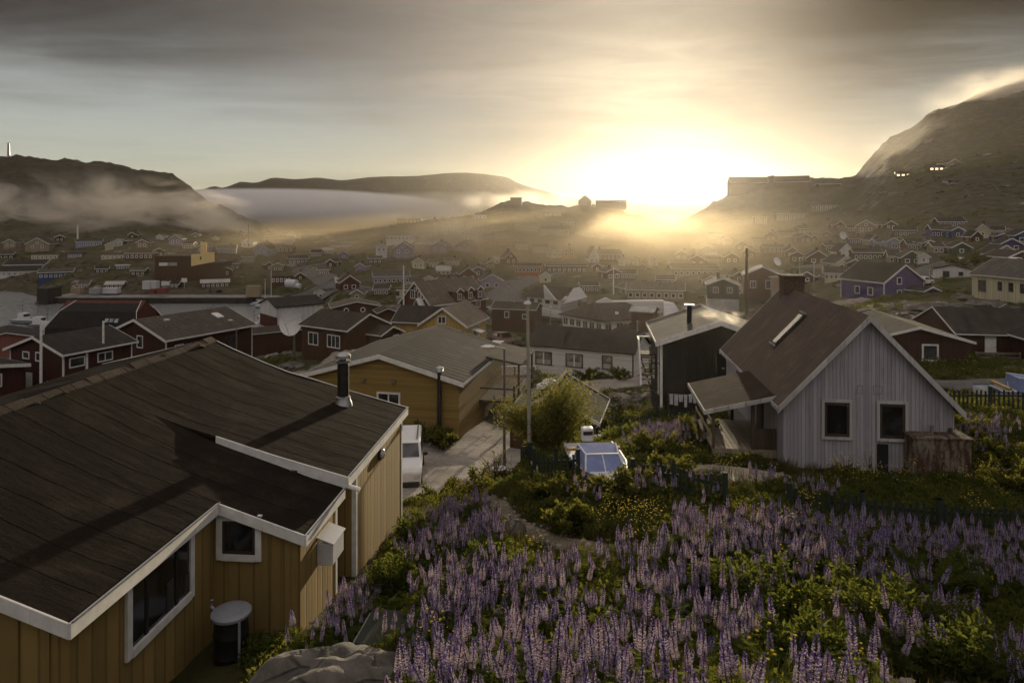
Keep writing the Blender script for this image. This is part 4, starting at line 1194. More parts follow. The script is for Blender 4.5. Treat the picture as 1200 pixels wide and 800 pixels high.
    yaw = -7.0; w, l = 7.2, 7.6
    ax = Vector((-math.sin(math.radians(yaw)), math.cos(math.radians(yaw)), 0))
    f0 = Vector(((844 - 600) / F * 42.0, 42.0, 0)); c = f0 + ax * l / 2
    r = house('black_house', 'tall black house with white barge boards, smoking flue and outside stair', (c.x, c.y, zb), yaw, w, l, 4.1, 1.25, 'black', 'grey', oe=0.3, og=0.35, fh=.33,
              windows=[('left', 2.6, 0.7, 0.5, 1.6), ('left', 2.6, 2.7, 0.5, 0.8), ('left', -1.0, 0.9, 1.0, 1.3, 1)], wall_mat=boards('black', True))
    cbm = MB()
    cbm.box(-w / 2 - .03, -w / 2 + .12, -l / 2 - .03, -l / 2 + .1, -.1, 4.0); cbm.build('corner_board', white_trim(), r)
    fl = MB(); fx, fy = -1.55, -1.5; fz = 4.1 + 1.25 - 1.55 * 0.316 + 0.1
    fl.tube([(fx, fy, fz - .2), (fx, fy, fz + 1.15)], 0.16, 12); fo = fl.build('flue', mat_plain('flue_metal', (0.06, 0.055, 0.05), 0.45, 0.6), r, smooth=True)
    cp = MB(); cp.box(fx - .3, fx + .3, fy - .2, fy + .2, fz + 1.16, fz + 1.22); cp.build('flue_cap', steel(), fo)
    # stair and landing on the left side
    st = MB(); xw = -w / 2
    st.box(xw - 1.15, xw - .01, -0.4, 1.0, 2.55, 2.65); lo = st.build('landing', timber(), r)
    st = MB()
    for k in range(8): st.box(xw - 1.1, xw - .1, -0.4 - 0.28 * (k + 1), -0.4 - 0.28 * k - 0.04, 2.45 - 0.3 * k, 2.5 - 0.3 * k)
    st.build('stair', timber(), r)
    st = MB()
    st.bar((xw - 1.12, 1.0, 3.6), (xw - 1.12, -0.4, 3.6), 0.1); st.bar((xw - 1.12, -.4, 3.6), (xw - 1.12, -2.7, 1.1), 0.1); st.bar((xw - 1.12, 1.0, 3.6), (xw, 1.0, 3.6), .1)
    st.build('handrail', white_trim(), r)
    st = MB()
    for k in range(4): st.box(xw - 1.14, xw - 1.09, -0.38 , 1.0, 2.75 + .2 * k, 2.85 + .2 * k)
    st.build('railing', timber(), r)
    for y in (-.3, .9):
        q = MB(); q.bar((xw - 1.05, y, 2.6), (xw - 0.15, y + .1, -0.2), .1); q.build('brace', timber(), r)

    # laundry line in front of it
    t = empty('washing_line', P(806, 478, 38.5)); tag(t, 'washing line hung with pale clothes before the black house', 'washing line')
    p0, p1 = Vector((-1.1, 0, 0.0)), Vector((1.1, 0.4, 0.05))
    for p in (p0, p1):
        q = MB(); q.tube([p + Vector((0, 0, -1.2)), p + Vector((0, 0, 0.85))], .04, 8); q.build('post', timber(), t)
    q = MB(); q.tube([p0 + Vector((0, 0, .8)), (p0 + p1) / 2 + Vector((0, 0, .66)), p1 + Vector((0, 0, .8))], .008, 6); q.build('line', white_trim(), t)
    rng = random.Random(3)
    for i in range(7):
        f = 0.08 + i * 0.13
        pp = p0.lerp(p1, f) + Vector((0, 0, .8 - .14 * math.sin(math.pi * f)))
        wv, hv = rng.uniform(.18, .3), rng.uniform(.35, .75)
        m = MB(); n = 5
        V = []
        for a in range(n + 1):
            for b in range(n + 1):
                u = (a / n - .5) * wv; v = -b / n * hv
                V.append((pp.x + u * (1 - .15 * b / n), pp.y + .04 * math.sin(a * 2.2 + i) * b / n, pp.z + v))
        Fc = [(a * (n + 1) + b, (a + 1) * (n + 1) + b, (a + 1) * (n + 1) + b + 1, a * (n + 1) + b + 1) for a in range(n) for b in range(n)]
        V2 = [(x, y + .012, z) for x, y, z in V]
        m.add(V + V2, Fc + [tuple(k + len(V) for k in f[::-1]) for f in Fc])
        o = m.build('hanging_cloth', mat_plain('washed_cloth', (0.62, 0.62, 0.66), .9)); o.matrix_world = Matrix.Translation(t.location)
        tag(o, 'pale wrung garment pegged on the washing line by the black house', 'laundry', 'clothes on the washing line')

    # blue house on the right
    zb = base_z(354, 100)
    cr = Vector(((1036 - 600) / F * 97, 97, 0))
    rd = Vector((-0.31, 0.95, 0)); ga = Vector((0.95, 0.31, 0))
    l, w = 8.0, 7.4; c = cr + rd * l / 2 + ga * w / 2
    r = house('purple_house', 'violet blue house with white corners and big dark roof above the rocks', (c.x, c.y, zb + .3), yaw_of(rd.x, rd.y), w, l, 2.9, 2.3, 'purple', 'dark', oe=.35, og=.3, fh=.28, corner=True, found=1,
              windows=[('left', 1.6, .9, .75, .95), ('left', -0.8, .9, .75, .95), ('front', -.9, 2.6, .7, .8), ('front', -.9, .8, .7, .8), ('front', 1.4, 1.0, .8, .9)], below=2.2)
    g = gable_body(3.0, 3.0, 2.3, .5, 2).build('annex_wall', boards('purple'), r); g.location = (1.6, -l / 2 - 1.55, -0.6)
    g = gable_roof(3.0, 3.0, 2.3, .5, .2, .2).build('annex_roof', felt('dark'), r); g.location = (1.6, -l / 2 - 1.55, -0.6)
    g = gable_fascia(3.0, 3.0, 2.3, .5, .2, .2).build('annex_fascia', white_trim(), r); g.location = (1.6, -l / 2 - 1.55, -0.6)

    # small white house
    zb = base_z(329, 118)
    c = P(1113, 325, 121)
    r = house('small_white_house', 'small white house with brown edged low gable on the slope', (c.x, c.y, zb), -24, 5.6, 4.6, 1.9, .7, 'white', 'grey', trim=dt, oe=.2, og=.2, fh=.1, found=1, wall_mat=boards('white'),
              windows=[('front', -.9, .6, .8, .9, 1, dt), ('front', 1.3, .9, .5, .5, 0, dt), ('left', 0.9, .8, .5, .7, 0, dt), ('left', -1, .7, .5, .7, 0, dt)])
    # cream long house at the right edge
    zb = base_z(352, 88)
    a = P(1139, 320, 92); b = P(1216, 345, 83); rd = Vector((a.x - b.x, a.y - b.y, 0)).normalized(); l = 11.5
    ga = Vector((-rd.y, rd.x, 0)); ga = ga if ga.y > 0 else -ga
    w = 8; c = Vector((a.x, a.y, 0)) - rd * l / 2 + ga * w / 2
    house('cream_house', 'long cream house with a row of small dark windows at the picture edge', (c.x, c.y, zb), yaw_of(rd.x, rd.y), w, l, 3.1, 2.0, 'cream', 'grey', oe=.35, og=.3, fh=.2,
          windows=[('left', 4.6 - 1.55 * i, 1.35, .42, .95, 0, dt) for i in range(5)] + [('left', -4.2, 1.0, .9, 1.3, 0, dt)], below=3)

    # dark red row house at the right
    zb = base_z(441, 46)
    c = P(1046, 440, 51.5)
    house('dark_red_house', 'dark red house with low white edged gable facing the road', (c.x, c.y, zb), -9, 6.2, 9, 2.2, .85, 'darkred', 'dark', oe=.35, og=.35, fh=.17,
          windows=[('front', .75, .95, .85, .95, 0)])
    c = P(1148, 440, 53)
    r = house('dark_red_house', 'dark red middle house with small square window and pale door behind the rails', (c.x, c.y, zb + .1), 81, 7.0, 6.6, 2.1, 1.4, 'darkred', 'dark', oe=.3, og=.1, fh=.12,
          windows=[('left', 1.55, 1.15, .5, .55, 0)], door=('left', -.55 - .4, .15, .75, 1.85, white_trim()))
    dk = MB(); dk.box(-3.5 - 1.5, -3.52, -3.1, 2.9, -.4, .02); dk.build('deck', timber(), r)
    for (u0, u1) in ((1.5, 2.7), (-2.6, 0.2)):
        q = MB()
        for z in (.3, .65, .95): q.box(-5.0, -4.95, -u1, -u0, z, z + .12)
        for y in (-u1, (-u0 - u1) / 2, -u0): q.box(-5.06, -4.95, y - .05, y + .05, -.3, 1.1)
        q.build('railing', mat_boards('rail_grey_wood', (0.2, 0.17, 0.15), .2), r)
    c = P(1222, 440, 50)
    house('dark_red_house', 'dark red house cut by the picture edge, tall white framed window at its corner', (c.x, c.y, zb), -9, 5.2, 9, 2.3, 1.3, 'darkred', 'dark', oe=.3, og=.3, fh=.17, windows=[('front', -1.7, .6, .6, 1.0, 0)])

    # long red house at the left
    zb = base_z(440, 78)
    c0 = Vector((-44.1, 80.2, 0)); yaw = -26
    w, l = 10.2, 12.6
    ax = Vector((-math.sin(math.radians(yaw)), math.cos(math.radians(yaw)), 0)); c = c0 + ax * l / 2
    rr = mat_felt('seamed_grey_brown_roof', (0.075, 0.06, 0.048), .7, 'y', .85, .3, rib=1)
    r = house('long_red_house', 'long dark red house with wide seamed roof, one skylight and a flue', (c.x, c.y, zb), yaw, w, l, 4.1, 1.9, 'darkred', roof_mat=rr, oe=.45, og=.4, fh=.3, corner=True,
          windows=[('front', .6, 2.9, .85, 1.25, 0), ('right', -4.6, 2.3, .9, .9, 1), ('right', 3.0, 1.9, 1.6, 1.2, 0, dt)])
    sl = 1.9 / (w / 2)
    m = MB(); zq = lambda x: 4.1 + 1.9 - abs(x) * sl + .18
    m.prism([(1.4, 3.0, zq(1.4)), (2.6, 3.0, zq(2.6)), (2.6, 4.0, zq(2.6)), (1.4, 4.0, zq(1.4))], (0, 0, .12)); m.build('skylight', white_trim(), r)
    m = MB(); m.tube([(3.4, -4.9, zq(3.4) - .3), (3.4, -4.9, zq(3.4) + 1.1)], .13, 10); fo = m.build('flue', steel(), r, smooth=True)
    m = MB(); m.box(3.15, 3.65, -5.15, -4.65, zq(3.4) + 1.1, zq(3.4) + 1.25); m.build('flue_cap', white_trim(), fo)
    m = MB(); m.tube([(1.8, -1.0, zq(1.8) - .2), (1.8, -1.0, zq(1.8) + .35)], .14, 8); m.build('vent_pipe', steel(), r)
    # dark red house with white posts, far left
    zb = base_z(455, 62) - 0.9
    c0 = Vector((-44.2, 63.4, 0)); yaw = -22; w, l = 7.4, 7.0
    ax = Vector((-math.sin(math.radians(yaw)), math.cos(math.radians(yaw)), 0)); c = c0 + ax * l / 2
    r = house('dark_red_house', 'dark red harbour house with white posts and a white door at its gable foot', (c.x, c.y, zb), yaw, w, l, 4.0, 1.25, 'darkred', 'dark', oe=.45, og=.35, fh=.24, corner=True,
          windows=[('front', -1.4, 3.3, .75, .5, 0), ('front', .3, 3.2, .5, .65, 0), ('front', 2.1, .6, .9, .7, 1), ('right', -2.2, 2.7, 1.3, .7, 0), ('right', .6, 2.7, 1.4, .7, 1)],
          door=('front', -.95, 0.2, .85, 1.75, white_trim()))
    q = MB(); q.box(w / 2 - .05, w / 2 + .12, -1.4, -1.2, -1, 3.9); q.build('post', white_trim(), r)
    q = MB(); q.box(w / 2 + .1, w / 2 + 1.9, 2.0, 4.6, 1.5, 1.7); q.build('deck', timber(), r)
    q = MB()
    for z in (2.1, 2.6): q.box(w / 2 + 1.85, w / 2 + 1.93, 2.0, 4.6, z, z + .1)
    q.box(w / 2 + 1.85, w / 2 + 1.95, 2.0, 2.1, -1, 2.7); q.box(w / 2 + 1.85, w / 2 + 1.95, 4.5, 4.6, -1, 2.7); q.build('railing', white_trim(), r)
    # pinkish red house and low sheds by the water
    zb = base_z(425, 100)
    c = P(8, 405, 106)
    house('pink_red_house', 'faded pink red house with dark roof and three white windows by the harbour', (c.x, c.y, zb), -55 + 90, 8.0, 9.0, 2.9, 1.0, 'pink', 'dark', oe=.3, og=.3, fh=.14,
          windows=[('left', -2.0, 1.2, .9, 1.2, 0), ('left', .2, 1.2, .9, 1.2, 0), ('left', 2.2, 1.2, .9, 1.2, 0), ('front', -1.5, 1.5, .9, 1.1, 1)])
    c = P(66, 420, 118)
    house('boat_shed', 'low dark boat shed with pale eave between the harbour houses', (c.x, c.y, base_z(412, 118)), -60, 4, 6.5, 2.2, .6, 'black', 'dark', fh=.15)
    c = P(0, 448, 60)
    house('veranda_house', 'flat white edged veranda house at the left picture edge', (c.x - 2.0, c.y, base_z(470, 60)), 60, 5, 5.5, 3.0, .35, 'darkred', 'dark', fh=.3, windows=[('left', -1.6, 1.6, 1.2, .9, 0), ('left', .2, 1.6, 1.2, .9, 0), ('front', 0, 1.6, 1.2, .9, 0)])
    # black barn by the water: gambrel profile
    c = P(126, 398, 146); zb = base_z(402, 146)
    r = empty('black_barn', (c.x, c.y, zb), math.radians(-4)); tag(r, 'huge black barn with broken pitch roof standing on the shore', 'barn')
    sc = 146 / F
    prof = [(-53, 0), (-53, 32), (-36, 49), (-3, 50)]
    X = lambda v: v * sc
    L = X(108)
    m = MB()
    poly = [(-5.2, 0, -3), (5.2, 0, -3), (5.2, 0, X(20)), (3.2, 0, X(38)), (0, 0, X(50)), (-3.2, 0, X(38)), (-5.2, 0, X(20))]
    m.prism([(-L / 2 + .9, p[0], p[2]) for p in poly][::-1], (L - 2.2, 0, 0))
    m.build('wall', boards('red'), r)
    m = MB()
    up = [(5.5, X(14)), (5.35, X(22)), (3.3, X(39.5)), (0, X(49.5)), (-3.3, X(39.5)), (-5.35, X(22)), (-5.5, X(14))]
    tops = []
    def xend(z, s):   # the roof ends lean in above the half hip
        k = max(0, min(1, (z - X(26)) / X(24)))
        return s * (L / 2 - k * 3.0) if s < 0 else s * (L / 2 - k * 2.4)
    V = [(xend(z, -1), y, z) for y, z in up] + [(xend(z, 1), y, z) for y, z in up]
    n = len(up)
    V2 = [(x * .985, y * .96, z - .22) for x, y, z in V]
    Fc = [(i, i + 1, n + i + 1, n + i) for i in range(n - 1)]
    Fi = [tuple(j + 2 * n for j in f[::-1]) for f in Fc]
    rim = list(range(n)) + list(range(2 * n - 1, n - 1, -1))
    Fr = [(a, a + 2 * n, b + 2 * n, b) for a, b in zip(rim, rim[1:] + rim[:1])]
    m.add(V + V2, Fc + Fi + Fr); ro = m.build('roof', felt('black', 'x'), r)
    for s in (-1, 1):
        m = MB()
        for (y0, z0), (y1, z1) in zip(up, up[1:]):
            m.bar((xend(z0, s) + s * .06, y0, z0), (xend(z1, s) + s * .06, y1, z1), .1, .28)
        m.build('fascia', white_trim(), r)
    for i in range(3):
        m = MB(); x = 2.6 + i * 1.05; m.prism([(x, -4.75, X(28)), (x + .8, -4.75, X(28)), (x + .8, -4.25, X(32)), (x, -4.25, X(32))], (0, -.12, .08)); m.build('skylight', mat_glass('roof_glass', (0.12, 0.13, 0.15)), ro)
    # shed with white gable top by the water
    c = P(342, 372, 128)
    r = house('waterside_shed', 'waterside shed with white gable over red boards and dark roof', (c.x, c.y, base_z(376, 126)), -50, 7.8, 9.0, 3.0, 1.2, 'white', 'dark', trim=dt, fh=.15, wall_mat=boards('white'))
    m = MB(); m.box(-3.95, 3.95, -4.53, -4.3, -1, 1.2); m.build('lower_boards', boards('red'), r)
    c = P(330, 385, 112)
    house('grey_roofed_shed', 'long low shed under a streaked grey sheet roof beside the dish', (c.x, c.y, base_z(402, 110)), -52, 6, 11, 2.0, .5, 'brown', 'brown', fh=.16)
    c = P(416, 365, 112)
    r = house('round_window_house', 'low brown house with two round windows half sunk in the bank', (c.x, c.y, base_z(371, 111)), -72 + 90, 7.5, 5.5, 1.7, .8, 'brown', 'tan', fh=.12)
    for u in (-1.6, 1.0):
        m = MB(); p = frame_xf('front', 7.5, 5.5)(u, 1.3, 0); m.tube([p, (p[0], p[1] - .06, p[2])], .42, 14); a = m.build('round_window', white_trim(), r)
        m = MB(); m.tube([p, (p[0], p[1] - .08, p[2])], .27, 14); m.build('pane', mat_glass(), a)
    c = P(452, 372, 100)
    house('garden_shed', 'tiny dark shed with tan roof on the slope by the flagpole', (c.x, c.y, base_z(376, 100)), 20, 2.6, 3.6, 1.4, .5, 'brown', 'brown', fh=.1)
    # yellow container hut beside a brown block
    c = P(482, 350, 122)
    r = house('yellow_hut', 'yellow flat roofed hut on a grey plinth with dark windows', (c.x, c.y, base_z(357, 122) + 1.4), 90 - 8, 3.4, 4.6, 1.5, .12, 'cream', 'tan', trim=dt, oe=.08, og=.08, fh=.08, found=1, below=3,
          windows=[('left', -.6, .45, .45, .6, 0), ('left', -2.0, .45, .45, .6, 0), ('left', 1.5, .45, .45, .6, 0)])
    c = P(499, 350, 124)
    house('brown_block', 'plain brown flat roofed block joined to the yellow hut', (c.x, c.y, base_z(357, 124)), 82, 3.4, 3.4, 2.9, .12, 'brown', 'brown', oe=.08, og=.08, fh=.08)
    # red brown bungalow behind the lamp
    c = P(606, 372, 106)
    house('brown_bungalow', 'brown bungalow with white windows beside the curving road', (c.x, c.y, base_z(377, 104)), 74, 4.6, 6.8, 1.9, .75, 'brown', 'brown', fh=.16, oe=.25, og=.25, windows=[('left', -1.0, .7, .55, .8, 0), ('left', 1.8, .6, .5, .6, 0), ('back', 0, .7, .6, .8, 0)])
    # sheet roofed hut in front of the institution
    c = P(755, 372, 103)
    house('sheet_roofed_hut', 'small brown hut with gleaming pale sheet roof near the white institution', (c.x, c.y, base_z(377, 102)), 65, 2.8, 3.3, 1.5, .5, 'brown', 'pale', fh=.08, trim=dt)
    # dark green gabled house over white basement
    zb = base_z(350, 128)
    c = P(846, 345, 131)
    r = house('olive_house', 'dark gabled house over a whitewashed basement behind the smoking flue', (c.x, c.y, zb), -14, 5.6, 7.0, 2.6, 1.1, 'green', 'brown', fh=.22, oe=.3, og=.3, windows=[('front', -1.3, 1.2, .8, .9, 1), ('front', 1.2, 1.2, .8, .9, 1)], below=0.3, chimney=('brick', -.6, .8, .9))
    m = MB(); m.box(-2.85, 2.85, -3.55, 3.4, -2.3, -.02); m.build('basement', concrete_white(), r)
    c = P(893, 335, 137)
    house('brown_gabled_house', 'brown gabled house with veranda left of the flat pale roof', (c.x, c.y, base_z(342, 135)), -18, 7.2, 8.0, 3.4, 1.6, 'brown', 'brown', fh=.25, windows=[('front', 1.0, .9, .8, 1.5, 0), ('front', -1.8, 1.0, .9, 1.2, 1)])
    c = P(922, 330, 132)
    house('pale_roofed_garage', 'garage with nearly flat pale roof next to the brown gabled house', (c.x, c.y, base_z(338, 131)), -30, 5.0, 5.5, 2.1, .25, 'tan', 'pale', fh=.12)

def concrete_white(): return mat_gravel('whitewashed_wall', (0.6, 0.58, 0.56), 8.0)
build_mid()

# ------------------------------------------------------------------ white institution with hipped brown roofs
def build_institution():
    d = 128.0
    zb = base_z(391, 126)
    cr = P(706, 391, 124)
    root = empty('white_institution', (cr.x, cr.y, zb), 0)
    tag(root, 'rambling white single storey institution with hipped brown roofs and stepped parapets', 'public building')
    wm = boards('white', False); rm = felt('brown', 'x')
    L = Vector((-6.6, 8.5, 0)); R = Vector((11.0, 3.0, 0))       # walls leading away from the near corner
    def wall(a, b, z0, z1, th=.25, name='wall', mat=None):
        a, b = Vector(a), Vector(b); dd = (b - a).normalized(); n = Vector((-dd.y, dd.x, 0)) * th
        m = MB(); m.prism([a + Vector((0, 0, z0)), b + Vector((0, 0, z0)), b + Vector((0, 0, z1)), a + Vector((0, 0, z1))], n); return m.build(name, mat or wm, root)
    o = Vector((0, 0, 0))
    back = L + R
    m = MB(); m.prism([o + Vector((0, 0, -2)), R + Vector((0, 0, -2)), back + Vector((0, 0, -2)), L + Vector((0, 0, -2))], (0, 0, 4.75)); m.build('wall', wm, root)
    # hipped roof
    e = 2.78; u = 1.0
    A, B, Cc, D = (-.0, -.9), (R.x + .9, R.y - .5), (back.x + .2, back.y + .9), (L.x - .9, L.y + .4)
    p1 = Vector((-1.0, 7.0, e + 2.3)); p2 = Vector((5.6, 8.2, e + 2.3))
    m = MB()
    V = [(A[0], A[1], e), (B[0], B[1], e), (Cc[0], Cc[1], e), (D[0], D[1], e), tuple(p1), tuple(p2)]
    Vb = [(x, y, e - .12) for x, y, z in V[:4]]
    m.add(V + Vb, [(0, 1, 5, 4), (1, 2, 5), (2, 3, 4, 5), (3, 0, 4), (0, 6, 7, 1), (1, 7, 8, 2), (2, 8, 9, 3), (3, 9, 6, 0), (9, 8, 7, 6)])
    m.build('roof', rm, root)
    # white stepped parapet behind the roof
    m = MB(); m.prism([(0.0, 9.0, e), (2.0, 9.3, e), (2.0, 9.3, e + 3.0), (0.0, 9.0, e + 2.2)], (0, 1.2, 0))
    m.prism([(2.01, 9.3, e), (15.5, 10.2, e), (13.4, 10.1, e + 2.4), (3.3, 9.4, e + 2.4), (2.01, 9.3, e + 3.0)], (0, 1.2, 0))
    m.prism([(12.3, 4.0, 0), (18.2, 6.2, -1), (15.4, 9.9, e + 1.9), (13.2, 9.3, e + 2.3)], (0, 1.0, 0)); m.build('parapet', wm, root)
    for (a, b, n) in ((L, o, 6), (o, R, 5)):
        dd = (b - a).normalized(); n_ = Vector((dd.y, -dd.x, 0)); ln = (b - a).length
        for i in range(n):
            q = a + dd * ln * (i + .5) / n
            def fn(u_, v, oo, q=q, dd=dd, n_=n_):
                p = q + dd * u_ + n_ * oo; return (p.x, p.y, v)
            m = MB()
            def quad(u0, u1, v0, v1, o0, o1):
                a_ = [fn(u0, v0, o0), fn(u1, v0, o0), fn(u1, v1, o0), fn(u0, v1, o0)]
                off = Vector(fn(0, 0, o1)) - Vector(fn(0, 0, o0)); m.prism(a_, off)
            quad(-.68, .68, .8, .9, .0, .05); quad(-.68, .68, 2.1, 2.2, .0, .05); quad(-.68, -.6, .9, 2.1, 0, .05); quad(.6, .68, .9, 2.1, 0, .05); quad(-.03, .03, .9, 2.1, 0, .05)
            wo = m.build('window', white_trim(), root)
            m = MB(); quad(-.6, .6, .9, 2.1, .0, .02); m.build('pane', mat_glass('brown_glass', (0.05, 0.035, 0.025)), wo)
    for x, y, z in ((3.0, 2.6, e + .95), (6.2, 4.2, e + 1.05)):
        m = MB(); m.box(x - .3, x + .3, y - .25, y + .25, z - .2, z + .25); m.build('roof_vent', white_trim(), root)
    # left wing with white gables
    w2 = empty('white_wing', P(652, 352, 140)); tag(w2, 'white wing with steep white gable wedges and a balcony along the road', 'public building')
    w2.location.z = base_z(357, 140) - .6
    w2.scale = (1, 1, .7)
    m = MB(); m.prism([(-5.8, 6, -3), (.8, -.5, -3), (.8, -.5, 2.3), (-5.8, 6, 2.3)], (4, 5, 0)); m.build('wall', wm, w2)
    m = MB(); m.prism([(-6.4, 6, 2.33), (.8, -1.2, 2.33), (2.4, 1.2, 5.0), (-3.6, 8.3, 5.0)], (0, 0, .15)); m.build('roof', rm, w2)
    m = MB(); m.prism([(-2.4, 1.6, 2.4), (-.2, -1.6, 2.4), (-2.6, 1.8, 6.4)], (.3, .3, 0)); m.prism([(1.2, -2.2, 1.5), (6.5, 3.2, 2.5), (4.9, 3.4, 5.6), (3.7, 2.2, 5.4)], (.3, .3, 0)); m.build('gable_wedge', wm, w2)
    m = MB(); m.prism([(-2.3, 1.7, 2.5), (.9, -1.0, 2.45), (3.5, 2.2, 5.4), (-2.5, 1.95, 6.2)], (.2, .3, .1)); m.build('wedge_roof', rm, w2)
    m = MB(); m.prism([(-9.0, 5.5, 0.2), (1.5, -4.2, -1.6), (1.5, -4.2, -.9), (-9.0, 5.5, .9)], (.3, .3, 0)); m.build('balcony', wm, w2)
    for i in range(4):
        m = MB(); x = -5.2 + i * 1.55; y = 5.35 - i * 1.53
        m.prism([(x, y, .9), (x + .8, y - .79, .9), (x + .8, y - .79, 1.9), (x, y, 1.9)], (-.06, -.06, 0)); m.build('window', mat_glass('brown_glass'), w2)
build_institution()
